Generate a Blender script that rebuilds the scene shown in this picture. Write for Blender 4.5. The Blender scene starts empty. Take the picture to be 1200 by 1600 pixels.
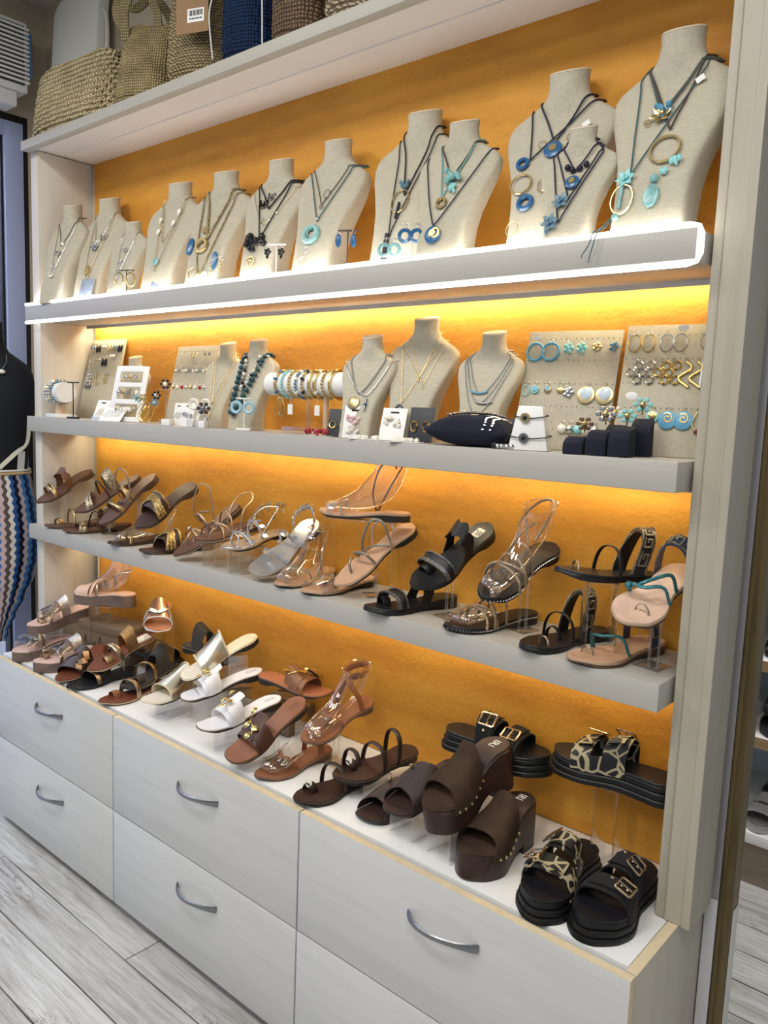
import bpy, math, random
from mathutils import Vector, Matrix
random.seed(7)
scene = bpy.context.scene
COL = scene.collection
PI = math.pi
Z0 = 0.62          # cabinet worktop height; the floor is z = 0

# ---------------------------------------------------------------- camera
cam_data = bpy.data.cameras.new('camera')
cam = bpy.data.objects.new('camera', cam_data)
COL.objects.link(cam)
cam_data.sensor_fit = 'VERTICAL'
cam_data.sensor_height = 36.0
cam_data.lens = 36.0 * 1250.72 / 1600.0
cam_data.clip_start = 0.02
_r = Vector((0.755341, 0.654231, 0.037965)); _u = Vector((-0.111000, 0.070631, 0.991307)); _f = Vector((-0.645862, 0.752990, -0.125970))
_m = Matrix((_r, _u, -_f)).transposed().to_4x4()
_m.translation = Vector((0.458401, -1.593032, 0.922683)) + Vector((0, 0, Z0))
cam.matrix_world = _m
scene.camera = cam

# ---------------------------------------------------------------- world and lights
world = bpy.data.worlds.new('shop_daylight')
scene.world = world
world.use_nodes = True
bg = world.node_tree.nodes['Background']
bg.inputs[0].default_value = (0.86, 0.92, 1.0, 1)
bg.inputs[1].default_value = 0.36

def area_light(name, loc, rot, sx, sy, watts, col=(1, 1, 1)):
    d = bpy.data.lights.new(name, 'AREA')
    d.shape = 'RECTANGLE'; d.size = sx; d.size_y = sy; d.energy = watts; d.color = col
    o = bpy.data.objects.new(name, d); COL.objects.link(o)
    o.location = loc; o.rotation_euler = rot
    return o
# ceiling panels of the shop
for i, (x, y) in enumerate(((-2.0, -1.7), (-0.6, -1.7), (0.8, -1.7), (-1.3, -3.2), (0.3, -3.2))):
    area_light('overhead_area_light', (x, y, 3.13), (0, 0, 0), 0.6, 0.6, 24, (1.0, 0.97, 0.92))
area_light('overhead_area_light', (-0.2, 0.75, 2.6), (0, 0, 0), 0.6, 0.5, 26, (1.0, 0.98, 0.95))  # fill lamp added to light the room behind the gap

# daylight falling into the street outside the window
area_light('street_daylight', (-4.35, -0.9, 4.2), (0, 0, 0), 2.2, 4.5, 260, (0.80, 0.88, 1.0))

vs = scene.view_settings
vs.view_transform = 'Standard'
vs.look = 'None'
vs.gamma = 1.0
vs.use_curve_mapping = False
vs.exposure = 0.0

# ---------------------------------------------------------------- materials
MATS = {}
def s2l(c):
    return tuple((v / 12.92 if v <= 0.04045 else ((v + 0.055) / 1.055) ** 2.4) for v in c)
def hx(h):
    return s2l(tuple(int(h[i:i + 2], 16) / 255 for i in (0, 2, 4)))
class NT:
    def __init__(s, m):
        s.t = m.node_tree; s.n = s.t.nodes; s.l = s.t.links
        s.b = s.n.get('Principled BSDF')
    def new(s, typ, **kw):
        n = s.n.new(typ)
        for k, v in kw.items():
            if k.startswith('i_'):
                n.inputs[k[2:].replace('_', ' ')].default_value = v
            else:
                setattr(n, k, v)
        return n
    def link(s, a, ai, b, bi): s.l.new(a.outputs[ai], b.inputs[bi])
    def coords(s, sc=(1, 1, 1), out='Object'):
        tc = s.new('ShaderNodeTexCoord'); mp = s.new('ShaderNodeMapping')
        mp.inputs['Scale'].default_value = sc
        s.link(tc, out, mp, 'Vector'); return mp
    def ramp(s, stops):
        r = s.new('ShaderNodeValToRGB'); e = r.color_ramp.elements
        while len(e) < len(stops): e.new(0.5)
        for k, (p, c) in enumerate(stops):
            e[k].position = p; e[k].color = (*c, 1)
        return r
def mat(name, col, rough=0.5, metal=0.0, bump=0.0, bscale=60, var=0.0, vscale=8, stretch=(1, 1, 1), coat=0.0, emit=None, spec=None):
    if name in MATS: return MATS[name]
    m = bpy.data.materials.new(name); m.use_nodes = True; MATS[name] = m
    if isinstance(col, str): col = hx(col)
    t = NT(m); b = t.b
    b.inputs['Base Color'].default_value = (*col, 1)
    b.inputs['Roughness'].default_value = rough
    b.inputs['Metallic'].default_value = metal
    b.inputs['Coat Weight'].default_value = coat
    if spec is not None: b.inputs['Specular IOR Level'].default_value = spec
    if emit:
        b.inputs['Emission Color'].default_value = (*emit[0], 1); b.inputs['Emission Strength'].default_value = emit[1]
    if bump or var:
        mp = t.coords(stretch)
        if var:
            n = t.new('ShaderNodeTexNoise'); n.inputs['Scale'].default_value = vscale; n.inputs['Detail'].default_value = 5
            t.link(mp, 0, n, 'Vector')
            r = t.ramp(((0.3, tuple(max(0, c * (1 - var)) for c in col)), (0.7, tuple(min(1, c * (1 + var)) for c in col))))
            t.link(n, 'Fac', r, 0); t.link(r, 0, b, 'Base Color')
        if bump:
            n2 = t.new('ShaderNodeTexNoise'); n2.inputs['Scale'].default_value = bscale; n2.inputs['Detail'].default_value = 4
            t.link(mp, 0, n2, 'Vector')
            bp = t.new('ShaderNodeBump'); bp.inputs['Strength'].default_value = min(1, bump); bp.inputs['Distance'].default_value = 0.002
            t.link(n2, 'Fac', bp, 'Height'); t.link(bp, 'Normal', b, 'Normal')
    return m

def leather(name, col, rough=0.42): return mat(name, col, rough, 0, 0.25, 350, 0.08, 25)
def metal(name, col, rough=0.25): return mat(name, col, rough, 1.0)

def m_acrylic(name='clear_acrylic', tint=(0.97, 0.985, 1.0), edge=0.9):
    if name in MATS: return MATS[name]
    m = bpy.data.materials.new(name); m.use_nodes = True; MATS[name] = m
    t = NT(m); t.n.remove(t.b)
    out = t.n['Material Output']
    tr = t.new('ShaderNodeBsdfTransparent'); tr.inputs[0].default_value = (*tint, 1)
    gl = t.new('ShaderNodeBsdfGlossy'); gl.inputs['Roughness'].default_value = 0.05
    gl.inputs[0].default_value = (1, 1, 1, 1)
    fr = t.new('ShaderNodeLayerWeight'); fr.inputs['Blend'].default_value = 0.25
    mm = t.new('ShaderNodeMath', operation='MULTIPLY'); mm.inputs[1].default_value = edge
    t.link(fr, 'Facing', mm, 0)
    ad = t.new('ShaderNodeMath', operation='ADD'); ad.inputs[1].default_value = 0.085
    t.link(mm, 0, ad, 0)
    mx = t.new('ShaderNodeMixShader')
    t.link(ad, 0, mx, 0); t.link(tr, 0, mx, 1); t.link(gl, 0, mx, 2); t.link(mx, 0, out, 0)
    return m

def m_linen(name, col):
    if name in MATS: return MATS[name]
    m = mat(name, col, 0.9, spec=0.2); t = NT(m)
    c = hx(col) if isinstance(col, str) else col
    mp1 = t.coords((60, 60, 700)); mp2 = t.coords((700, 700, 60))
    n1 = t.new('ShaderNodeTexNoise'); n1.inputs['Scale'].default_value = 1.0; n1.inputs['Detail'].default_value = 2
    n2 = t.new('ShaderNodeTexNoise'); n2.inputs['Scale'].default_value = 1.0; n2.inputs['Detail'].default_value = 2
    t.link(mp1, 0, n1, 'Vector'); t.link(mp2, 0, n2, 'Vector')
    a = t.new('ShaderNodeMath', operation='ADD'); t.link(n1, 'Fac', a, 0); t.link(n2, 'Fac', a, 1)
    r = t.ramp(((0.38, tuple(v * 0.84 for v in c)), (0.62, tuple(min(1, v * 1.08) for v in c))))
    h = t.new('ShaderNodeMath', operation='MULTIPLY'); h.inputs[1].default_value = 0.5
    t.link(a, 0, h, 0); t.link(h, 0, r, 0); t.link(r, 0, t.b, 'Base Color')
    bp = t.new('ShaderNodeBump'); bp.inputs['Strength'].default_value = 0.35; bp.inputs['Distance'].default_value = 0.001
    t.link(a, 0, bp, 'Height'); t.link(bp, 'Normal', t.b, 'Normal')
    return m

def m_plaster():
    m = mat('ochre_plaster', (0.56, 0.235, 0.025), 0.62); t = NT(m)
    mp = t.coords((1, 1, 1)); mps = t.coords((0.5, 1, 2.2))
    n = t.new('ShaderNodeTexNoise'); n.inputs['Scale'].default_value = 2.6; n.inputs['Detail'].default_value = 9; n.inputs['Roughness'].default_value = 0.68
    t.link(mps, 0, n, 'Vector')
    r = t.ramp(((0.30, (0.47, 0.185, 0.015)), (0.5, (0.64, 0.285, 0.024)), (0.72, (0.74, 0.385, 0.048))))
    t.link(n, 'Fac', r, 0); t.link(r, 0, t.b, 'Base Color')
    n2 = t.new('ShaderNodeTexNoise'); n2.inputs['Scale'].default_value = 45; n2.inputs['Detail'].default_value = 7; n2.inputs['Roughness'].default_value = 0.7
    n3 = t.new('ShaderNodeTexNoise'); n3.inputs['Scale'].default_value = 14; n3.inputs['Detail'].default_value = 8; n3.inputs['Roughness'].default_value = 0.75
    t.link(mp, 0, n2, 'Vector'); t.link(mp, 0, n3, 'Vector')
    a = t.new('ShaderNodeMath', operation='MULTIPLY'); t.link(n2, 'Fac', a, 0); t.link(n3, 'Fac', a, 1)
    bp = t.new('ShaderNodeBump'); bp.inputs['Strength'].default_value = 0.75; bp.inputs['Distance'].default_value = 0.007
    t.link(a, 0, bp, 'Height'); t.link(bp, 'Normal', t.b, 'Normal')
    return m

def m_wood(name, base, dark, axis='X', rough=0.45, scale=1.0, streak=0.5, crack=False, rand=False):
    if name in MATS: return MATS[name]
    m = mat(name, base, rough); t = NT(m)
    base = hx(base) if isinstance(base, str) else base
    dark = hx(dark) if isinstance(dark, str) else dark
    s = {'X': (1.2, 22, 22), 'Y': (22, 1.2, 22), 'Z': (22, 22, 1.2)}[axis]
    tc = t.new('ShaderNodeTexCoord'); mp = t.new('ShaderNodeMapping'); mp.inputs['Scale'].default_value = tuple(v * scale for v in s)
    if rand:
        oi = t.new('ShaderNodeObjectInfo'); mu = t.new('ShaderNodeMath', operation='MULTIPLY'); mu.inputs[1].default_value = 37.0
        cb = t.new('ShaderNodeCombineXYZ'); t.link(oi, 'Random', mu, 0)
        for k in range(3): t.link(mu, 0, cb, k)
        va = t.new('ShaderNodeVectorMath', operation='ADD'); t.link(tc, 'Object', va, 0); t.link(cb, 0, va, 1); t.link(va, 0, mp, 'Vector')
    else:
        t.link(tc, 'Object', mp, 'Vector')
    n = t.new('ShaderNodeTexNoise'); n.inputs['Scale'].default_value = 1.6; n.inputs['Detail'].default_value = 8; n.inputs['Roughness'].default_value = 0.65; n.inputs['Distortion'].default_value = 0.4
    t.link(mp, 0, n, 'Vector')
    lo = tuple(b + (d - b) * streak for b, d in zip(base, dark))
    stops = [(0.36, lo), (0.56, base)]
    if crack: stops = [(0.20, dark), (0.33, lo), (0.52, base)]
    r = t.ramp(stops); t.link(n, 'Fac', r, 0)
    src = r
    if rand:
        hs = t.new('ShaderNodeHueSaturation'); mr = t.new('ShaderNodeMapRange'); mr.inputs['To Min'].default_value = 0.82; mr.inputs['To Max'].default_value = 1.1
        t.link(oi, 'Random', mr, 0); t.link(mr, 0, hs, 'Value'); t.link(r, 0, hs, 'Color'); src = hs
    t.link(src, 0, t.b, 'Base Color')
    bp = t.new('ShaderNodeBump'); bp.inputs['Strength'].default_value = 0.25; bp.inputs['Distance'].default_value = 0.002
    t.link(n, 'Fac', bp, 'Height'); t.link(bp, 'Normal', t.b, 'Normal')
    return m

def m_plank():
    m = mat('whitewashed_plank', 'cfcecb', 0.55); t = NT(m)
    tc = t.new('ShaderNodeTexCoord'); oi = t.new('ShaderNodeObjectInfo'); mu = t.new('ShaderNodeMath', operation='MULTIPLY'); mu.inputs[1].default_value = 37.0
    cb = t.new('ShaderNodeCombineXYZ'); t.link(oi, 'Random', mu, 0)
    for k in range(3): t.link(mu, 0, cb, k)
    va = t.new('ShaderNodeVectorMath', operation='ADD'); t.link(tc, 'Object', va, 0); t.link(cb, 0, va, 1)
    def noise(sc, scale, det, dist):
        mp = t.new('ShaderNodeMapping'); mp.inputs['Scale'].default_value = sc; t.link(va, 0, mp, 'Vector')
        n = t.new('ShaderNodeTexNoise'); n.inputs['Scale'].default_value = scale; n.inputs['Detail'].default_value = det; n.inputs['Roughness'].default_value = 0.7; n.inputs['Distortion'].default_value = dist
        t.link(mp, 0, n, 'Vector'); return n
    n1 = noise((1.5, 8, 8), 1.3, 6, 0.6); n2 = noise((4, 90, 90), 1.2, 5, 0.3); n3 = noise((1.6, 13, 13), 1.0, 9, 1.6)
    r1 = t.ramp(((0.30, hx('aaa59d')), (0.50, hx('c9c7c3')), (0.70, hx('dcdbd9')))); t.link(n1, 'Fac', r1, 0)
    r2 = t.ramp(((0.36, (0.70, 0.69, 0.67)), (0.56, (1, 1, 1)))); t.link(n2, 'Fac', r2, 0)
    r3 = t.ramp(((0.485, (1, 1, 1)), (0.497, (0.34, 0.32, 0.30)), (0.503, (0.34, 0.32, 0.30)), (0.515, (1, 1, 1)))); t.link(n3, 'Fac', r3, 0)
    gate = t.ramp(((0.50, (0, 0, 0)), (0.60, (1, 1, 1)))); n4 = noise((1.2, 4, 4), 1.1, 3, 0.5); t.link(n4, 'Fac', gate, 0)
    m1 = t.new('ShaderNodeMix', data_type='RGBA', blend_type='MULTIPLY'); m1.inputs[0].default_value = 1.0; t.l.new(r1.outputs[0], m1.inputs[6]); t.l.new(r2.outputs[0], m1.inputs[7])
    m2 = t.new('ShaderNodeMix', data_type='RGBA', blend_type='MULTIPLY'); t.l.new(gate.outputs[0], m2.inputs[0]); t.l.new(m1.outputs[2], m2.inputs[6]); t.l.new(r3.outputs[0], m2.inputs[7])
    hs = t.new('ShaderNodeHueSaturation'); mr = t.new('ShaderNodeMapRange'); mr.inputs['To Min'].default_value = 0.78; mr.inputs['To Max'].default_value = 1.08
    t.link(oi, 'Random', mr, 0); t.link(mr, 0, hs, 'Value'); t.l.new(m2.outputs[2], hs.inputs['Color']); t.link(hs, 0, t.b, 'Base Color')
    bp = t.new('ShaderNodeBump'); bp.inputs['Strength'].default_value = 0.3; bp.inputs['Distance'].default_value = 0.002; t.link(n2, 'Fac', bp, 'Height'); t.link(bp, 'Normal', t.b, 'Normal')
    return m

def m_weave(name, c1, c2, scale=90, rough=0.8, dist=0.006, kind='knit'):
    if name in MATS: return MATS[name]
    m = mat(name, c1, rough, spec=0.2); t = NT(m)
    c1 = hx(c1); c2 = hx(c2)
    mp = t.coords((1, 1, 1)); no = t.new('ShaderNodeTexNoise'); no.inputs['Scale'].default_value = 14; no.inputs['Detail'].default_value = 3
    t.link(mp, 0, no, 'Vector')
    wa = t.new('ShaderNodeTexWave', wave_type='BANDS', bands_direction='Z'); wa.inputs['Scale'].default_value = scale / 6.3; wa.inputs['Distortion'].default_value = 2.2
    wb = t.new('ShaderNodeTexWave', wave_type='BANDS', bands_direction='X' if kind == 'knit' else 'DIAGONAL'); wb.inputs['Scale'].default_value = scale / 5.0; wb.inputs['Distortion'].default_value = 2.5
    t.link(mp, 0, wa, 'Vector'); t.link(mp, 0, wb, 'Vector')
    a = t.new('ShaderNodeMath', operation='MULTIPLY'); t.link(wa, 'Fac', a, 0); t.link(wb, 'Fac', a, 1)
    s = t.new('ShaderNodeMath', operation='SQRT'); t.link(a, 0, s, 0)
    r = t.ramp(((0.12, c2), (0.6, c1))); t.link(s, 0, r, 0)
    mx = t.new('ShaderNodeMix', data_type='RGBA', blend_type='MULTIPLY'); mx.inputs[0].default_value = 0.45
    t.l.new(r.outputs[0], mx.inputs[6])
    r2 = t.ramp(((0.35, (0.55, 0.5, 0.42)), (0.65, (1, 1, 1)))); t.link(no, 'Fac', r2, 0); t.l.new(r2.outputs[0], mx.inputs[7])
    t.l.new(mx.outputs[2], t.b.inputs['Base Color'])
    bp = t.new('ShaderNodeBump'); bp.inputs['Strength'].default_value = 1.0; bp.inputs['Distance'].default_value = dist
    t.link(s, 0, bp, 'Height'); t.link(bp, 'Normal', t.b, 'Normal')
    return m

def m_giraffe():
    if 'giraffe_hide' in MATS: return MATS['giraffe_hide']
    m = mat('giraffe_hide', (0.01, 0.01, 0.012), 0.5); t = NT(m)
    mp = t.coords((1, 1, 1))
    v = t.new('ShaderNodeTexVoronoi', feature='DISTANCE_TO_EDGE'); v.inputs['Scale'].default_value = 32
    t.link(mp, 0, v, 'Vector')
    r = t.ramp(((0.055, hx('a89c7c')), (0.07, (0.006, 0.006, 0.008)))); t.link(v, 'Distance', r, 0); t.link(r, 0, t.b, 'Base Color')
    return m

def m_glitter(name, col, scale=900, metalv=0.8, rough=0.3):
    if name in MATS: return MATS[name]
    m = mat(name, col, rough, metalv); t = NT(m)
    c = hx(col) if isinstance(col, str) else col
    mp = t.coords((1, 1, 1)); v = t.new('ShaderNodeTexVoronoi'); v.inputs['Scale'].default_value = scale
    t.link(mp, 0, v, 'Vector')
    r = t.ramp(((0.0, tuple(x * 0.35 for x in c)), (0.6, c), (0.95, tuple(min(1, x * 1.8 + 0.15) for x in c))))
    t.link(v, 'Color', r, 0); t.link(r, 0, t.b, 'Base Color')
    bp = t.new('ShaderNodeBump'); bp.inputs['Strength'].default_value = 0.6; bp.inputs['Distance'].default_value = 0.001
    t.link(v, 'Distance', bp, 'Height'); t.link(bp, 'Normal', t.b, 'Normal')
    return m

# ---------------------------------------------------------------- mesh building
def catmull(pts, k=6, closed=False):
    P = [Vector(p) for p in pts]; n = len(P); out = []
    rng = range(n if closed else n - 1)
    for i in rng:
        p1 = P[i]; p2 = P[(i + 1) % n]
        p0 = P[i - 1] if (i > 0 or closed) else p1 * 2 - p2
        p3 = P[(i + 2) % n] if (i + 2 < n or closed) else p2 * 2 - p1
        for j in range(k):
            t = j / k
            out.append(0.5 * (2 * p1 + (p2 - p0) * t + (2 * p0 - 5 * p1 + 4 * p2 - p3) * t * t + (3 * p1 - p0 - 3 * p2 + p3) * t ** 3))
    if not closed: out.append(P[-1])
    return out

class MB:
    def __init__(s): s.v = []; s.f = []
    def add(s, vs, fs, M=None):
        o = len(s.v)
        s.v += [tuple((M @ Vector(p)) if M else p) for p in vs]
        s.f += [tuple(i + o for i in f) for f in fs]; return s
    def box(s, c, d, M=None):
        x, y, z = c; a, b, e = d[0] / 2, d[1] / 2, d[2] / 2
        v = [(x + i * a, y + j * b, z + k * e) for k in (-1, 1) for j in (-1, 1) for i in (-1, 1)]
        return s.add(v, [(0, 2, 3, 1), (4, 5, 7, 6), (0, 1, 5, 4), (2, 6, 7, 3), (0, 4, 6, 2), (1, 3, 7, 5)], M)
    def rings(s, R, cap0=True, cap1=True, closed=False, M=None):
        n = len(R[0]); v = [p for r in R for p in r]; f = []
        m = len(R)
        for i in range(m if closed else m - 1):
            a, b = i * n, ((i + 1) % m) * n
            for j in range(n):
                k = (j + 1) % n; f.append((a + j, a + k, b + k, b + j))
        if not closed:
            if cap0: f.append(tuple(range(n - 1, -1, -1)))
            if cap1: f.append(tuple((m - 1) * n + j for j in range(n)))
        return s.add(v, f, M)
    def grid(s, G, M=None):
        n = len(G[0]); v = [p for r in G for p in r]; f = []
        for i in range(len(G) - 1):
            for j in range(n - 1): f.append((i * n + j, i * n + j + 1, (i + 1) * n + j + 1, (i + 1) * n + j))
        return s.add(v, f, M)
    def shell(s, A, B, M=None):
        """two parallel grids joined round the rim"""
        n = len(A[0]); m = len(A); o = n * m
        v = [p for r in A for p in r] + [p for r in B for p in r]; f = []
        for i in range(m - 1):
            for j in range(n - 1):
                q = (i * n + j, i * n + j + 1, (i + 1) * n + j + 1, (i + 1) * n + j)
                f.append(q); f.append(tuple(o + x for x in reversed(q)))
        rim = [j for j in range(n)] + [i * n + n - 1 for i in range(1, m)] + [(m - 1) * n + j for j in range(n - 2, -1, -1)] + [i * n for i in range(m - 2, 0, -1)]
        for k in range(len(rim)):
            a, b = rim[k], rim[(k + 1) % len(rim)]; f.append((b, a, o + a, o + b))
        return s.add(v, f, M)
    def sweep(s, pts, hw, ht=None, hint=(0, 0, 1), n=6, closed=False, rect=False, M=None):
        """elliptical or flat strip swept along a path; hw lies across the hint, ht along it"""
        P = [Vector(p) for p in pts]; N = len(P)
        if ht is None: ht = hw
        R = []
        hints = hint if isinstance(hint, list) else None
        for i, p in enumerate(P):
            a = P[i - 1] if (i > 0 or closed) else P[i]; b = P[(i + 1) % N] if (i < N - 1 or closed) else P[i]
            t = (b - a)
            if t.length < 1e-9: t = Vector((1, 0, 0))
            t.normalize(); h = Vector(hints[i] if hints else hint)
            w = t.cross(h)
            if w.length < 1e-4: w = t.cross(Vector((0.3, 0.7, 0.2)))
            w.normalize(); u = w.cross(t)
            k = hw[i] if isinstance(hw, list) else hw
            if rect: R.append([p + w * k * x + u * ht * y for x, y in ((-1, -1), (1, -1), (1, 1), (-1, 1))])
            else: R.append([p + w * k * math.cos(2 * PI * j / n) + u * ht * math.sin(2 * PI * j / n) for j in range(n)])
        return s.rings(R, closed=closed, M=M)
    def sphere(s, c, r, n=8, m=5, sc=(1, 1, 1), M=None):
        c = Vector(c); R = []
        for i in range(m + 1):
            a = -PI / 2 + PI * i / m; a = max(-PI / 2 + 0.12, min(PI / 2 - 0.12, a))
            R.append([c + Vector((r * sc[0] * math.cos(a) * math.cos(2 * PI * j / n), r * sc[1] * math.cos(a) * math.sin(2 * PI * j / n), r * sc[2] * math.sin(a))) for j in range(n)])
        return s.rings(R, M=M)
    def torus(s, c, R, r, n=20, k=6, ax=(1, 0, 0), ay=(0, 0, 1), sy=1.0, a0=0, a1=2 * PI, M=None):
        ax = Vector(ax); ay = Vector(ay); c = Vector(c); full = abs(a1 - a0 - 2 * PI) < 1e-6
        pts = [c + ax * R * math.cos(a0 + (a1 - a0) * i / n) + ay * R * sy * math.sin(a0 + (a1 - a0) * i / n) for i in range(n if full else n + 1)]
        return s.sweep(pts, r, r, hint=tuple(ax.cross(ay)), n=k, closed=full, M=M)
    def disc(s, c, r, th, n=18, ax=(1, 0, 0), ay=(0, 0, 1), sy=1.0, M=None):
        ax = Vector(ax); ay = Vector(ay); c = Vector(c); nz = ax.cross(ay)
        R = []
        for q, o in ((0.9, -1), (1, -0.5), (1, 0.5), (0.9, 1)):
            R.append([c + (ax * math.cos(2 * PI * j / n) + ay * sy * math.sin(2 * PI * j / n)) * r * q + nz * o * th / 2 for j in range(n)])
        return s.rings(R, M=M)
    def cyl(s, a, b, r, n=12, r2=None, M=None):
        a = Vector(a); b = Vector(b); t = (b - a).normalized(); h = Vector((0, 0, 1)) if abs(t.z) < 0.9 else Vector((1, 0, 0))
        w = t.cross(h).normalized(); u = w.cross(t)
        if r2 is None: r2 = r
        return s.rings([[p + (w * math.cos(2 * PI * j / n) + u * math.sin(2 * PI * j / n)) * q for j in range(n)] for p, q in ((a, r), (b, r2))], M=M)
    def prism(s, outline, z0, z1, M=None):
        return s.rings([[Vector((x, y, z0)) for x, y in outline], [Vector((x, y, z1)) for x, y in outline]], M=M)
    def build(s, name, m, parent=None, sharp=35, bevel=0.0, flat=False, seg=2):
        me = bpy.data.meshes.new(name)
        me.from_pydata([tuple(p) for p in s.v], [], s.f)
        import bmesh
        bm = bmesh.new(); bm.from_mesh(me)
        bmesh.ops.recalc_face_normals(bm, faces=bm.faces)
        if bevel:
            es = [e for e in bm.edges if len(e.link_faces) == 2 and e.calc_face_angle(0) > 0.6]
            bmesh.ops.bevel(bm, geom=es, offset=bevel, segments=seg, profile=0.5, affect='EDGES')
        bm.to_mesh(me); bm.free()
        if not flat:
            me.polygons.foreach_set('use_smooth', [True] * len(me.polygons))
            me.set_sharp_from_angle(angle=math.radians(sharp))
        me.materials.append(m)
        o = bpy.data.objects.new(name, me); COL.objects.link(o)
        if parent is not None: o.parent = parent
        return o

def tag(o, label=None, cat=None, group=None, kind=None):
    if label: o['label'] = label
    if cat: o['category'] = cat
    if group: o['group'] = group
    if kind: o['kind'] = kind
    return o
def thing(name, label, cat, loc=(0, 0, 0), rz=0.0, group=None, M=None):
    o = bpy.data.objects.new(name, None); COL.objects.link(o); o.empty_display_size = 0.02
    if M is not None: o.matrix_world = M
    else: o.location = loc; o.rotation_euler = (0, 0, rz)
    return tag(o, label, cat, group)
def struct(o): o['kind'] = 'structure'; return o
def box_obj(name, lo, hi, m, parent=None, bevel=0.002):
    """box with its origin at its own centre base"""
    c = [(a + b) / 2 for a, b in zip(lo, hi)]; d = [b - a for a, b in zip(lo, hi)]
    o = MB().box((0, 0, d[2] / 2), d).build(name, m, parent, bevel=bevel)
    o.location = (c[0], c[1], lo[2]); return o
def text_mesh(name, txt, size, m, parent, M, ext=0.0003, align='CENTER'):
    cu = bpy.data.curves.new(name, 'FONT'); cu.body = txt; cu.size = size; cu.extrude = ext; cu.align_x = align; cu.align_y = 'CENTER'
    cu.resolution_u = 2
    t = bpy.data.objects.new('tmp_text', cu); COL.objects.link(t)
    dg = bpy.context.evaluated_depsgraph_get(); me = bpy.data.meshes.new_from_object(t.evaluated_get(dg))
    bpy.data.objects.remove(t); bpy.data.curves.remove(cu)
    me.materials.clear(); me.materials.append(m); me.transform(M)
    o = bpy.data.objects.new(name, me); COL.objects.link(o); o.parent = parent
    return o

# ---------------------------------------------------------------- common materials
M_SHELF = m_wood('shelf_laminate', 'b3b0a9', 'a5a299', 'X', 0.42, 1.0, 0.35)
M_DRAWER = m_wood('drawer_laminate', 'c9c9c7', 'b8b8b6', 'X', 0.4, 0.8, 0.45)
M_SIDE = m_wood('side_laminate', 'bdb7a9', 'aca594', 'Z', 0.45, 0.8, 0.4)
M_BAND = mat('beige_edge_band', 'd9c9a8', 0.5, var=0.06, vscale=30)
M_TOP = mat('white_worktop', 'e6e6e4', 0.35)
M_DARK = mat('dark_recess', '1a1a1a', 0.8)
M_PLASTER = m_plaster()
M_WALL = mat('beige_wall', 'b9ad98', 0.85, var=0.05, vscale=3)
M_STEEL = metal('brushed_steel', '8d8f92', 0.32)
M_ACRYL = m_acrylic()
M_WHITE = mat('white_plastic', 'ecebe8', 0.4)
M_GOLD = metal('gold_metal', 'd8bf7e', 0.25)
M_PGOLD = metal('pale_gold_metal', 'cdb98a', 0.3)
M_SILVER = metal('silver_metal', 'd2d2d4', 0.2)
M_BLACK = mat('black_plastic', '141416', 0.4)
M_LED = mat('white_led_tube', 'ffffff', 0.5, emit=((1.0, 0.98, 0.95), 4.0))
M_WLED = mat('warm_led_strip', 'ffffff', 0.5, emit=((1.0, 0.84, 0.55), 70.0)); M_WLED2 = mat('soft_warm_led_strip', 'ffffff', 0.5, emit=((1.0, 0.84, 0.55), 30.0)); M_BLED = mat('neutral_led_strip', 'ffffff', 0.5, emit=((1.0, 0.93, 0.82), 16.0))

# ---------------------------------------------------------------- floor
floor = struct(box_obj('floor', (-3.1, -3.6, -0.05), (2.4, 1.9, -0.004), mat('floor_joint', '3a3a38', 0.9), bevel=0))
M_PLANK = m_plank()
pw, pl = 0.14, 1.25
pmesh = None
for r_ in range(-16, 14):
    y0 = -0.476 + r_ * pw
    if y0 < -2.9 or y0 > 1.75: continue
    off = random.uniform(0, pl)
    x = -3.1 - off
    while x < 1.3:
        if x + pl > -3.1:
            if pmesh is None:
                mb = MB(); g = 0.0016
                o = [(0.002, g), (0.2, g * 1.6), (0.45, g * 0.7), (0.7, g * 2.2), (0.95, g), (pl - 0.002, g), (pl - 0.002, pw - g), (0.9, pw - g * 2.1), (0.6, pw - g), (0.3, pw - g * 1.8), (0.002, pw - g)]
                mb.prism(o, -0.008, 0.0)
                p = mb.build('plank', M_PLANK, floor, flat=True); pmesh = p.data
            else:
                p = bpy.data.objects.new('plank', pmesh); COL.objects.link(p); p.parent = floor
            # parent sits at the slab's base centre
            p.location = (x - floor.location.x, y0 - floor.location.y, -floor.location.z)
        x += pl

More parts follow.
